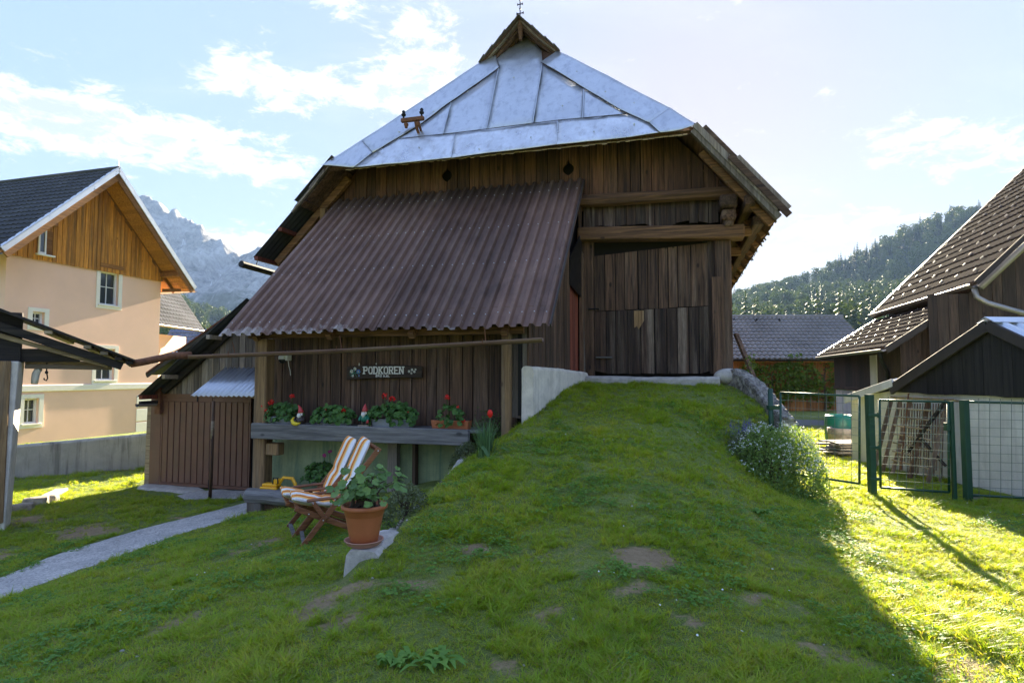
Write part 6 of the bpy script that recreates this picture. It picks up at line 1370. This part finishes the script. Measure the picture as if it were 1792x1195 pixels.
# ------------------------------------------------------------------ buildings on the right
def build_right_barn():
    F = Frame((10.8, 14.0, 0), -15.5); t = thing('tiled_barn', 'big dark wooden barn with brown tiled roof stepping down to a lower eave', 'barn', F.o, -15.5)
    H = lambda px, py, y=0.: Vector(F.hit(px, py, 'y', y))
    e = H(1703, 501, -.35); yf = 7.2; f = H(1530, 549, yf); top = H(1792, 300, yf); ez = (e.z + f.z) / 2; ex = (e.x + f.x) / 2
    sl = (top.z - f.z) / (top.x - f.x); run = 5.4; U = Vector((run, 0, run * sl)); L = Vector((ex, -.35, ez))
    obj('roof_tiles', tile_roof(L, Vector((ex, yf, ez)), U, 34, 21, .05, .04), M['brown_tile'], t, kind='stuff', fix=False)
    slab(t, 'roof_deck', [L + Vector((0, .02, -.03)), Vector((ex, yf, ez - .03)), Vector((ex, yf, ez - .03)) + U, L + U + Vector((0, .02, -.03))], (0, 0, -.1), M['right_barn_wood'])
    lz = 2.22; lx = -1.75; y1 = .06; sl2 = (ez - .22 - lz) / (ex + .1 - lx); U2 = Vector((ex + .1 - lx, 0, (ex + .1 - lx) * sl2))
    obj('roof_tiles', tile_roof((lx, y1, lz), (lx, yf + .01, lz), U2, max(6, int((yf - y1) / .22)), 9, .05, .04), M['brown_tile'], t, kind='stuff', fix=False)
    slab(t, 'roof_deck', [(lx + .02, y1 + .02, lz - .03), (lx + .02, yf, lz - .03), (lx + U2.x, yf, lz + U2.z - .03), (lx + U2.x, y1 + .02, lz + U2.z - .03)], (0, 0, -.09), M['right_barn_wood'])
    # far verge strips that catch the sun
    obj('verge_flashing', MB().beam((ex - .02, yf + .06, ez + .06), (ex + run, yf + .06, ez + U.z + .06), .12, .04), M['gutter_metal'], t); obj('verge_flashing', MB().beam((lx - .02, yf + .06, lz + .06), (ex + .1, yf + .06, lz + U2.z + .06), .10, .04), M['gutter_metal'], t); obj('verge_board', MB().beam((lx, y1 - .02, lz - .02), (ex, y1 - .02, lz + U2.z - .04), .04, .14), M['weathered_strip'], t)
    n = Vector((-sl, 0, 1)).normalized()
    # snow guards in staggered rows
    sg = MB(); sg.box(-.045, .045, -.006, .006, 0, .03); me = sg.mesh('snow_guard'); me.materials.append(M['gutter_metal']); rr = random.Random(3)
    for r in range(1, 15):
        for k in range(8):
            y = -.1 + k * .95 + (.47 if r % 2 else 0)
            if y > yf - .3: continue
            o = obj('snow_guard', me, None, t); p = L + U * (r * 1.4 / 21) + n * .09; o.location = (p.x, y + rr.uniform(-.04, .04), p.z); o.rotation_euler = (0, -math.atan(sl), 0)
    for r in range(1, 6):
        for k in range(8):
            y = y1 + .35 + k * .85
            if y > yf - .2: continue
            o = obj('snow_guard', me, None, t); p = Vector((lx, 0, lz)) + U2 * (r / 6) + Vector((0, 0, .09)); o.location = (p.x, y, p.z); o.rotation_euler = (0, -math.atan(sl2), 0); o.scale = (.8, .6, .7)
    # gutters
    obj('gutter', half_pipe([(ex - .06, -.4, ez), (ex - .06, yf, ez + .02)], .085), M['gutter_metal'], t, True); obj('gutter', half_pipe([(lx - .06, y1 - .02, lz), (lx - .06, yf, lz)], .07), M['gutter_metal'], t, True)
    bevel(obj('verge_board', MB().beam((ex, -.38, ez + .02), (ex + run, -.38, ez + U.z + .02), .05, .13), M['weathered_strip'], t), .01); obj('verge_pipe', MB().tube([(ex + .05, -.44, ez - .10), (ex + run, -.44, ez + U.z - .10)], .075, 10), M['gutter_metal'], t, True)
    obj('downpipe', MB().tube([(ex - .02, -.30, ez - .05), (ex + .02, -.32, ez - .30), (ex + .2, -.38, ez - .45), (ex + .9, -.42, ez - .72), (ex + 1.15, -.40, ez - .85), (ex + 1.2, -.2, ez - 2.6)], .06, 10), M['gutter_metal'], t, True)
    # walls
    planks(t, 'plank', -.86, ex + 5, .9, lambda x: min(ez + max(x - ex, -.02) * sl - .16, 8), 0., .03, .24, M['right_barn_wood'], 91)
    wallx = ex + .45
    mb_z = lambda y: ez + .2
    for i in range(11): y = i * .62; obj('plank', MB().box(wallx - .03 - .008 * (i % 3), wallx, y + .006, y + .612, 1.4, ez + .28), M['right_barn_wood'], t)
    obj('inner_shade_backing', MB().box(wallx + .02, wallx + .1, .05, yf - .1, -.2, ez + .4), M['gap_shade_black'], t)  # added black backing, stands in for the dark interior behind the planks
    lw = lx + .45
    # wall under the low roof: boards above, rendered base, pale narrow door
    zb = 1.05; ns = 9
    for i in range(ns):
        y = y1 + .35 + (yf - y1 - .6) * i / ns; obj('plank', MB().box(lw - .03, lw, y + .006, y + (yf - y1 - .6) / ns - .006, zb + .1, lz + .32), M['right_barn_wood'], t)
    planks(t, 'plank', lw, wallx, zb + .1, lambda x: lz + (x - lx) * sl2 - .12, y1 + .38, .03, .22, M['right_barn_wood'], 95)
    obj('base_wall', MB().box(lw + .02, lw + .2, y1 + .40, yf - .2, -.2, zb), M['white_concrete'], t); obj('base_wall', MB().box(lw + .2, wallx, y1 + .40, y1 + .58, -.2, zb), M['white_concrete'], t)
    p = Vector(F.hit(1529, 640, 'x', lw - .05)); obj('door', MB().box(lw - .07, lw - .04, p.y - .28, p.y + .28, 1.15, float(F.hit(1529, 616, 'x', lw - .05)[2])), M['white_concrete'], t)
    obj('downpipe', MB().tube([(lx - .05, y1 + .3, lz - .05), (lx, y1 + .4, lz - .25), (lw - .10, y1 + 1.1, lz - .55), (lw - .10, y1 + 1.1, 0)], .05, 8), M['iron'], t, True)
    for z in (zb + .05,): obj('rail', MB().box(lw - .08, lw - .031, y1 + .3, yf - .3, z, z + .1), M['barn_wood_y'], t); obj('rail', MB().box(lw, wallx, y1 + .28, y1 + .34, z, z + .1), M['beam_wood'], t)
    v = thing('wall_vine', 'small yellow green vine on the dark barn wall above the black shed', 'vine', F.w((wallx - .1, 1.4, 2.2)), -15.5); lf = MB(); rng = np.random.default_rng(4)
    for i in range(46): leaf_disc(lf, (-.15 + rng.normal() * .05, rng.normal() * .25, .25 + rng.normal() * .22), Vector(rng.normal(size=3)) + Vector((-1, -1, .5)), .055, rng, 7)
    obj('foliage', lf, M['vine_leaf'], v, fix=False); obj('stem', MB().tube([(0, 0, -1.2), (-.05, .05, -.3), (-.1, -.1, .3)], .012, 5), M['bark'], v)
build_right_barn()
def build_black_shed():
    F = Frame((6.23, 9.75, 0), -84.4); t = thing('black_shed', 'black boarded gable shed with white concrete base and bright metal roof', 'shed', F.o, -84.4)
    H = lambda px, py, y=0.: Vector(F.hit(px, py, 'y', y))
    ap = H(1727, 562, -.12); lf_ = H(1560, 676, -.12); sl = (ap.z - lf_.z) / (ap.x - lf_.x); rt = Vector((ap.x + (ap.x - lf_.x) * 1.05, -.12, lf_.z - .06)); slr = (ap.z - rt.z) / (rt.x - ap.x)
    zb = H(1640, 689)[2]; x0 = H(1488, 740)[0]; xg = H(1564, 690)[0]; x1 = rt.x - .15
    top = lambda x: ap.z - .10 - (sl * (ap.x - x) if x < ap.x else slr * (x - ap.x))
    planks(t, 'plank', xg, x1, lambda x: zb + .01 * math.sin(x * 5), top, -.04, .03, .165, M['black_wood'], 101, gap=.005, zj=.006)
    obj('gable_backing', MB().prism([(xg, .0, zb), (x1, .0, zb), (ap.x, .0, top(ap.x))], (0, .05, 0)), M['gap_shade_black'], t)  # black here: added backing that paints shade behind the gable boards
    mb = MB(); mb.box(xg - .02, x1, .0, .25, -.4, zb); obj('base_wall', mb, M['white_concrete'], t)
    ll = H(1480, 692, -.12); obj('base_wall', MB().prism([(x0, .02, -.4), (xg - .02, .02, -.4), (xg - .02, .02, zb + .02), (x0, .02, ll.z - .03)], (0, 3, 0)), M['white_concrete'], t)
    obj('side_wall', MB().box(x1 - .2, x1, .25, 5, -.4, zb), M['white_concrete'], t)
    bevel(obj('barge_board', MB().beam(lf_ + Vector((-.03, 0, -.06)), ap + Vector((0, 0, -.06)), .05, .16), M['weathered_strip'], t), .008); bevel(obj('barge_board', MB().beam(ap + Vector((0, 0, -.06)), rt + Vector((0, 0, -.06)), .05, .14), M['weathered_strip'], t), .008)
    for i in range(5):
        y = -.14 + i * 1.05; obj('roof_sheet', corr((rt.x, y, rt.z), (rt.x, y + 1.08, rt.z), Vector((ap.x - rt.x, 0, ap.z - rt.z)), .21, .035, 'trap', .004), M['bright_metal_roof'], t); obj('roof_sheet', corr((lf_.x, y, lf_.z), (lf_.x, y + 1.08, lf_.z), Vector((ap.x - lf_.x, 0, ap.z - lf_.z)), .21, .035, 'trap', .004), M['bright_metal_roof'], t)
    obj('ridge_cap', MB().prism([(ap.x - .14, -.15, ap.z - .14 * sl + .05), (ap.x, -.15, ap.z + .06), (ap.x + .14, -.15, ap.z - .14 * slr + .05), (ap.x, -.15, ap.z + .045)], (0, 5.4, 0)), M['bright_metal_roof'], t)
    a, b = H(1566, 662, -.10), ll; slab(t, 'low_roof', [a, b, b + Vector((0, 3, 0)), a + Vector((0, 3, 0))], (0, 0, -.04), M['bright_metal_roof']); bevel(obj('low_fascia', MB().beam(a + Vector((0, -.03, -.07)), b + Vector((0, -.03, -.07)), .03, .13), M['white_concrete'], t), .006)
    # rack of bars and poles leaning on the wall
    r = thing('bar_rack', 'rusty rack of thin steel bars and poles leaning against the white wall', 'rack', F.w((H(1600, 800, -.3)[0], -.35, 0)), -84.4); R = Frame(r.location, -84.4); K = lambda px, py, y: Vector(R.hit(px, py, 'y', y))
    wood('old_bar', (.10, .055, .035), (.26, .17, .12), 'z', weather=(.35, .30, .25), wf=.4)
    for px in (1556, 1572, 1590, 1622, 1655): 
        a = K(px + 3, 702, .16); obj('post', MB().beam((a.x - .12, -.12, -.05), a, .06 if px in (1556, 1622) else .035, .05), M['old_bar' if px != 1622 else 'barn_wood_z'], r)
    for i in range(17):
        px = 1578 + i * 4.6; a = K(px, 706, .20); obj('bar', MB().tube([(a.x, .12, .02 + .1 * (i % 3)), a], .009, 5), M['old_bar'], r)
    for i in range(7):
        py = 714 + i * 15; a, b = K(1567 - i * 1.0, py, .02 - .02 * i), K(1630, py + 4 + i * 2.2, .04); obj('rung', MB().tube([a, b], .013, 6), M['pale_wood'], r)
    for i in range(4): a, b = K(1560 + i * 3, 694 + i, .05 + .03 * i), K(1668 + 5 * i, 699 + i, .1 + .03 * i); obj('top_pole', MB().tube([a, b], [.022, .014], 7), M['pale_wood' if i < 2 else 'old_bar'], r)
    for p, q in (((1622, 745), (1655, 700)), ((1590, 790), (1650, 710)), ((1612, 768), (1655, 815))): obj('brace', MB().beam(K(*p, .0), K(*q, .05), .03, .03), M['dark_roof_wood'], r)
    s = thing('red_rod', 'thin rusty red rod standing against the bar rack', 'rod', F.w((H(1577, 820, -.55)[0], -.6, 0))); a = Vector(F.w(H(1576, 822, -.55))); b = Vector(F.w(H(1590, 688, -.45))); L = Vector(s.location); obj('rod', MB().tube([a - L, b - L], .012, 6), M['rust'], s)
build_black_shed()
def build_yard():
    # water butt and trough
    p = ghit(1482, 784); t = thing('stone_trough', 'round weathered stone trough beside the white shed wall', 'trough', (p[0], p[1], gz(p[0], p[1]))); obj('tub', MB().lathe([(.28, -.05), (.33, .02), (.36, .30), (.37, .42), (.33, .43), (.30, .38), (.0, .36)], 18), M['stone_wall'], t, True)
    q = WF.hit(1470, 778, 'y', p[1] + .45); b = thing('green_barrel', 'dark green plastic barrel standing behind the stone trough', 'barrel', (q[0], q[1], gz(q[0], q[1]))); obj('body', MB().lathe([(.26, -.03), (.29, .1), (.30, .4), (.29, .62), (.26, .66), (.24, .64), (.0, .6)], 18), M['green_plastic'], b, True)
    p = ghit(1520, 803); s = thing('plank_pile', 'low pile of weathered boards on the grass by the rack', 'plank pile', (p[0], p[1] + .3, gz(p[0], p[1]))); rr = random.Random(2)
    for i in range(15):
        z = .03 + (i // 3) * .055; y = (i % 3) * .2 - .2 + rr.uniform(-.05, .05); o = obj('board', MB().box(-.55 + rr.uniform(-.1, .1), .5 + rr.uniform(-.1, .15), y, y + .15, z, z + .03), M['grey_plank_x'], s); o.rotation_euler.z = rr.uniform(-.12, .12)
    # back house
    F = Frame((6.0, 25.0, -.3), 0); h = thing('orange_barn', 'low orange boarded barn with grey tiled roof beyond the gate', 'barn', F.o); ez = 2.22 + .3; rz = 4.28 + .3
    obj('roof_tiles', tile_roof((-2, 0, ez), (9.6, 0, ez), (-.0, 3.0, rz - ez), 52, 13, .06, .05), M['blue_grey_tile'], h, kind='stuff', fix=False); slab(h, 'roof_deck', [(-2, .02, ez - .03), (9.6, .02, ez - .03), (9.6, 3.0, rz - .03), (-2, 3.0, rz - .03)], (0, 0, -.08), M['orange_wood'])
    slab(h, 'roof_back', [(-2, 3, rz), (9.6, 3, rz), (9.6, 6, ez), (-2, 6, ez)], (0, 0, -.08), M['blue_grey_tile']); obj('ridge_tiles', MB().tube([(-2, 3, rz + .03), (9.6, 3, rz + .03)], .10, 8), M['blue_grey_tile'], h)
    for i in range(6):
        o = obj('snow_guard', MB().add([(-.08, 0, 0), (.08, 0, 0), (0, 0, .16), (0, .2, .1)], [(0, 1, 2), (0, 2, 3), (1, 3, 2)]), M['iron'], h); o.location = (1.2 + i * 1.05, 2.62, ez + (rz - ez) * .88 + .03)
    planks(h, 'plank', -1.6, 9.2, 0, ez - .05, .5, .03, .24, M['orange_wood'], 111, gap=.01); obj('shade_backing', MB().box(-1.6, 9.2, .52, .6, 0, ez), M['gap_shade_black'], h); obj('side_wall', MB().box(9.1, 9.2, .6, 5.5, 0, ez), M['orange_wood'], h)  # black box behind the planks is added, painting their gaps as shade
    obj('gutter', half_pipe([(-2, -.05, ez), (9.6, -.05, ez)], .07), M['iron'], h, True); obj('plinth', MB().box(-1.6, 9.2, .38, .5, 0, .32), M['rough_concrete'], h)
    # espaliered tree on its wall
    e = thing('espalier_tree', 'fruit tree trained flat across the orange barn wall', 'tree', (F.o[0] + 6.0, 25.0, -.25)); rng = np.random.default_rng(15); br = MB(); lf = []
    for cx in (-1.0, 1.2):
        br.tube([(cx, .25, 0), (cx + .05, .25, .8), (cx, .25, 1.6), (cx + .1, .25, 2.2)], [.07, .055, .04, .02], 7)
        for k in range(7):
            z = .6 + k * .24; s = -1 if k % 2 else 1; l = rng.uniform(1.0, 1.9); P = [Vector((cx, .25, z)), Vector((cx + s * l * .5, .22, z + .25)), Vector((cx + s * l, .2, z + .35 + rng.normal() * .1))]; br.tube(P, [.03, .022, .01], 6)
            for j in range(220): u = rng.uniform(.1, 1.1); q = P[0].lerp(P[2], u) + Vector((rng.normal() * .10, rng.normal() * .10 - .08, .14 * math.sin(u * 3) + rng.normal() * .14)); lf.append(tuple(q))
    obj('trunk', br, M['bark'], e); v, f = tris_cloud(np.array(lf), .075, rng, .7); obj('crown', np_mesh('crown', v, f), M['vine_leaf'], e)
    # weeds sprouting over the stone wall
    p = BF.w((3.0, .05, 1.95)); t = thing('yellow_weed', 'tiny yellow green sprig in front of the leaning board', 'weed', (p[0], p[1], 1.55)); mb = MB()
    for i in range(40): leaf_disc(mb, (rng.normal() * .05, rng.normal() * .05, .28 + rng.normal() * .10), rng.normal(size=3), .022, rng, 6)
    obj('foliage', mb, M['vine_leaf'], t, fix=False); obj('stem', MB().tube([(0, 0, -.1), (.01, 0, .35)], .006, 5), M['bark'], t)
build_yard()

# ------------------------------------------------------------------ gate and fence
def build_fence():
    G = M['green_steel']
    def post(px, pt, pb, Y, kind, label):
        t_ = WF.hit(px, pt, 'y', Y); z = gz(t_[0], t_[1]); t = thing('gate_post', label, 'post', (t_[0], t_[1], z), 8, 'posts of the green gate'); h = t_[2] - z
        if kind == 'round': obj('tube', MB().tube([(0, 0, -.1), (0, 0, h)], .034, 14), G, t, True); obj('cap', MB().ball((0, 0, h), (.034, .034, .012), 14, 6), G, t, True); bevel(obj('hinge_strap', MB().box(-.045, .12, -.042, .042, h - .29, h - .23), G, t), .006)
        else:
            bevel(obj('tube', MB().box(-kind, kind, -kind, kind, -.1, h), G, t), .006, 2); bevel(obj('cap', MB().box(-kind - .003, kind + .003, -kind - .003, kind + .003, h, h + .008), G, t), .002)
        return t, h
    post(1348, 681, 0, 8.62, 'round', 'round green post at the far end of the gate by the stone wall')
    t, h = post(1521, 691, 0, 7.72, .040, 'thick square green post between the two gate leaves')
    for z in (h * .80, h * .48, h * .17): bevel(obj('hinge', MB().box(-.06, .10, -.052, -.042, z - .02, z + .02), G, t), .004); obj('hinge_pin', MB().tube([(.09, -.035, z - .035), (.09, -.035, z + .035)], .013, 8), G, t)
    post(1664, 703, 0, 7.46, .022, 'slim green post closing the right gate leaf'); t, h = post(1687, 701, 0, 7.40, .038, 'thick green post where the wire fence begins'); 
    def leaf(name, label, cat, L, R, nv, nh):
        C = [Vector(WF.hit(px, py, 'y', Y)) for px, py, Y in (L[0], L[1], R[0], R[1])]; a, b, c, d = C; O = Vector((a.x, a.y, gz(a.x, a.y))); t = thing(name, label, cat, O); a, b, c, d = [p - O for p in C]   # a top-left, b bottom-left, c top-right, d bottom-right
        for p, q in ((a, b), (c, d), (a, c), (b, d)): obj('frame_tube', MB().tube([p, q], .015, 10), G, t, True)
        mb = MB()
        for i in range(1, nv): u = i / nv; mb.tube([a.lerp(c, u) + Vector((0, -.012, .05)), b.lerp(d, u) + Vector((0, -.012, -.04))], .0032, 4)
        for i in range(1, nh): u = i / nh; mb.tube([a.lerp(b, u) + Vector((0, -.018, 0)), c.lerp(d, u) + Vector((0, -.018, 0))], .0032, 4)
        obj('wire_mesh', mb, M['wire'], t); return t, a, b, c, d
    leaf('gate_leaf', 'left leaf of the green wire gate next to the flowering bush', 'gate', ((1366, 687, 8.5), (1366, 826, 8.5)), ((1504, 693, 7.80), (1504, 846, 7.80)), 10, 11)
    t, a, b, c, d = leaf('gate_leaf', 'right leaf of the green wire gate in front of the bar rack', 'gate', ((1539, 700, 7.70), (1541, 853, 7.70)), ((1659, 703, 7.47), (1661, 861, 7.47)), 8, 11)
    bevel(obj('lock_case', MB().box(c.x - .05, c.x + .0, c.y - .03, c.y + .03, (c.z + d.z) / 2 + .20, (c.z + d.z) / 2 + .30), G, t), .004)
    leaf('fence_panel', 'green wire fence panel running off to the right', 'fence', ((1693, 703, 7.40), (1693, 866, 7.40)), ((1990, 710, 7.0), (1990, 880, 7.0)), 15, 11)
    p = ghit(1706, 876); t = thing('stone', 'small pale stone at the foot of the thick fence post', 'stone', (p[0], p[1], gz(p[0], p[1]))); mb = MB(); mb.ball((0, 0, .02), (.10, .07, .07), 10, 7); mb.v = [tuple(Vector(v) + Vector(mnoise.noise_vector(Vector(v) * 12)) * .02) for v in mb.v]; obj('rock', mb, M['stone_wall'], t)
build_fence()
# ------------------------------------------------------------------ lawn
def build_grass():
    rng = np.random.default_rng(2); protos = []
    for k in range(8):
        mb = MB(); r = random.Random(k); nb = 15 if k < 6 else 26; H = (.024, .030, .036, .042, .034, .028, .055, .068)[k]
        for i in range(nb):
            a = r.uniform(0, 6.28); q = .034 * math.sqrt(r.random()); h = H * r.uniform(.55, 1.2); ln = h * r.uniform(.6, 1.9); w = r.uniform(.0018, .0034); dr = Vector((math.cos(a), math.sin(a), 0)); fa = a + r.uniform(-1, 1); sd = Vector((-math.sin(fa), math.cos(fa), 0)) * w; b = Vector((q * math.cos(a * 3.1), q * math.sin(a * 3.1), -.006))
            m1 = b + dr * ln * .35 + Vector((0, 0, h * .6)); tp = b + dr * ln + Vector((0, 0, h)); mb.add([b - sd, b + sd, m1 + sd * .8, m1 - sd * .8, tp], [(0, 1, 2, 3), (3, 2, 4)])
        protos.append((mb.mesh('tuft', fix=False), M['grass_blade']))
    X = []; Y = []; S = []
    for y0, y1, x0, x1, dens, s in ((1.3, 3.5, -4.2, 4.2, 1500, 1.15), (3.5, 5.5, -6.0, 6.0, 1200, 1.1), (5.5, 8.5, -9.0, 8.5, 650, 1.15), (8.5, 12, -12.5, 8.0, 330, 1.4), (12, 19, -16, 11.5, 95, 1.9)):
        n = int((y1 - y0) * (x1 - x0) * dens); X.append(rng.uniform(x0, x1, n)); Y.append(rng.uniform(y0, y1, n)); S.append(np.full(n, s))
    X, Y, S = map(np.concatenate, (X, Y, S))
    ok = np.abs(X) < Y * .98 + 1.3
    X, Y, S = X[ok], Y[ok], S[ok]
    ca, sa = math.cos(BF.a), math.sin(BF.a); dx = X - BF.o[0]; dy = Y - BF.o[1]; xb = ca * dx + sa * dy; r = -(-sa * dx + ca * dy)
    keep = np.ones(len(X), bool)
    wx = wall_x(r); keep &= ~((r < 7.4) & (r > 3.1) & (np.abs(xb - wx) < .14))                   # on the wall
    keep &= ~((xb > -5.7) & (xb < wx + .05) & (r < 2.9) & (r > -12)); keep &= ~((xb > -5.7) & (xb < 2.75) & (r < .36))   # buildings
    keep &= ~((xb > 2.6) & (xb < 3.55) & (r < 1.9) & (r > -1) & (np.abs(xb - (2.75 + .32 * r)) < .2))
    keep &= ~((xb > -5.0) & (xb < -1.1) & (r > 2.9) & (r < 3.35)); keep &= ~((xb < -5.6) & (xb > -9) & (r < 1.66) & (r > -2.5))
    P = np.array(PATH_L); Q = np.array(PATH_R)
    def inpoly(poly):
        c = np.zeros(len(X), bool); j = len(poly) - 1
        for i in range(len(poly)):
            xi, yi = poly[i][:2]; xj, yj = poly[j][:2]; c ^= ((yi > Y) != (yj > Y)) & (X < (xj - xi) * (Y - yi) / (yj - yi + 1e-12) + xi); j = i
        return c
    edge = rng.normal(size=len(X)) * .0
    Cc = (P + Q) / 2; w_ = np.linalg.norm(Q - P, axis=1, keepdims=True); P2 = P + (Cc - P) / w_ * .16; Q2 = Q + (Cc - Q) / w_ * .16; keep &= ~inpoly(list(P2) + list(Q2[::-1]))
    keep &= ~inpoly([ghit(262, 846), ghit(440, 850), ghit(445, 873), ghit(330, 876), ghit(238, 857)]); keep &= ~inpoly([ghit(52, 876), ghit(92, 858), ghit(122, 856), ghit(85, 882)])
    keep &= ~((X > 6.25) & (Y < 10.7) & (Y > 5)); keep &= ~((X > 5.0) & (Y > 16.8))
    b = bareness(X, Y); keep &= rng.uniform(0, 1, len(X)) > np.clip(b * 1.25 - .12, 0, .97)
    X, Y, S, b = X[keep], Y[keep], S[keep], b[keep]; n = len(X)
    patch = fbm(X * 1.7, Y * 1.7, 4, 61); tall = fbm(X * 3.5 + 9, Y * 3.5, 3, 67)
    pick = rng.integers(0, 6, n); tl = (tall + rng.normal(size=n) * .06 > .585); pick = np.where(tl, rng.integers(6, 8, n), pick)
    scl = S * rng.uniform(.6, 1.15, n) * (.38 + .85 * patch) * (1 - .35 * b)
    rot = np.stack([rng.normal(size=n) * .12, rng.normal(size=n) * .12, rng.uniform(0, 6.28, n)], 1)
    scatter('grass', np.stack([X, Y, ground(X, Y) - .004], 1), scl, rot, pick, protos, 'short uneven lawn grass with thin and bare patches', 'grass')
    print('tufts', n)
build_grass()
def build_pebbles():
    rng = np.random.default_rng(5); me = MB().ball((0, 0, 0), (.5, .4, .28), 7, 5).mesh('pebble'); n = 260; x = rng.uniform(-4.5, 4.5, n); y = rng.uniform(2.4, 8, n); b = bareness(x, y); k = rng.uniform(0, 1, n) < .25 + b; x, y = x[k], y[k]; n = len(x)
    scatter('pebbles', np.stack([x, y, ground(x, y) + .004], 1), rng.uniform(.008, .03, n), np.stack([rng.normal(size=n) * .2, rng.normal(size=n) * .2, rng.uniform(0, 6, n)], 1), np.zeros(n, int), [(me, M['rough_concrete'])], 'scattered small pale stones in the lawn', 'pebbles')
build_pebbles()

def build_daisies():
    rng = np.random.default_rng(25); mb = MB(); mb.lathe([(.001, 0), (.5, .05), (.45, .12), (.001, .10)], 8); me = mb.mesh('daisy'); n = 420; x = rng.uniform(-5, 6, n); y = rng.uniform(3, 10.5, n); k = fbm(x * .8, y * .8, 3, 99) > .5; x, y = x[k], y[k]
    ca, sa = math.cos(BF.a), math.sin(BF.a); dx = x - BF.o[0]; dy = y - BF.o[1]; xb = ca * dx + sa * dy; r = -(-sa * dx + ca * dy); k = (r > .6) & ~((xb < -.2) & (r < 4.2) & (xb > -6)) & (np.abs(xb - wall_x(r)) > .2); x, y = x[k], y[k]; n = len(x)
    scatter('daisies', np.stack([x, y, ground(x, y) + .028], 1), rng.uniform(.010, .018, n), np.stack([rng.normal(size=n) * .3, rng.normal(size=n) * .3, rng.uniform(0, 6, n)], 1), np.zeros(n, int), [(me, M['daisy'])], 'tiny white daisies dotted through the lawn', 'daisies')
    # broad clover leaves in loose drifts
    cl = []
    for q in range(3):
        m2 = MB(); rr = np.random.default_rng(q)
        for i in range(9):
            c = Vector((rr.normal() * .03, rr.normal() * .03, .018 + rr.uniform(0, .02)))
            for j in range(3): a = 2.094 * j + rr.uniform(0, 2); leaf_disc(m2, c + Vector((math.cos(a), math.sin(a), 0)) * .007, (rr.normal() * .3, rr.normal() * .3, 1), .0075, rr, 6, .1)
        cl.append((m2.mesh('clover', fix=False), M['clover_leaf']))
    n = 9000; x = rng.uniform(-6, 5.5, n); y = rng.uniform(2, 9, n); k = (fbm(x * 1.4 + 3, y * 1.4, 4, 123) > .57) & (bareness(x, y) < .45); x, y = x[k], y[k]
    dx = x - BF.o[0]; dy = y - BF.o[1]; xb = ca * dx + sa * dy; r = -(-sa * dx + ca * dy); k = (r > .6) & ~((xb < -.2) & (r < 4.0) & (xb > -6)) & (np.abs(xb - wall_x(r)) > .2); P = np.array(PATH_L); Q = np.array(PATH_R)
    yl = np.interp(x, P[:, 0], P[:, 1]); yr = np.interp(x, Q[:, 0], Q[:, 1]); k &= ~((y < yl) & (y > yr) & (x < -2.5)); x, y = x[k], y[k]; n = len(x)
    scatter('clover', np.stack([x, y, ground(x, y)], 1), rng.uniform(.8, 1.5, n), np.stack([rng.normal(size=n) * .1, rng.normal(size=n) * .1, rng.uniform(0, 6, n)], 1), rng.integers(0, 3, n), cl, 'low dark green clover drifts in the lawn', 'clover')
build_daisies()

# ------------------------------------------------------------------ evening haze in the valley
def build_haze():
    m = bpy.data.materials.new('haze_air'); m.use_nodes = True; nt = m.node_tree; nt.nodes.clear(); t = NT(nt)
    v = t.n('ShaderNodeVolumePrincipled'); out = t.n('ShaderNodeOutputMaterial'); nt.links.new(v.outputs[0], out.inputs['Volume'])
    v.inputs['Color'].default_value = (.37, .58, 1.0, 1); v.inputs['Density'].default_value = 8.8e-5; v.inputs['Anisotropy'].default_value = .18
    o = obj('haze', MB().box(-3000, 3000, -560, 2800, -15, 540), m, kind='stuff'); tag(o, 'thin blue evening haze filling the valley', 'haze')
build_haze()
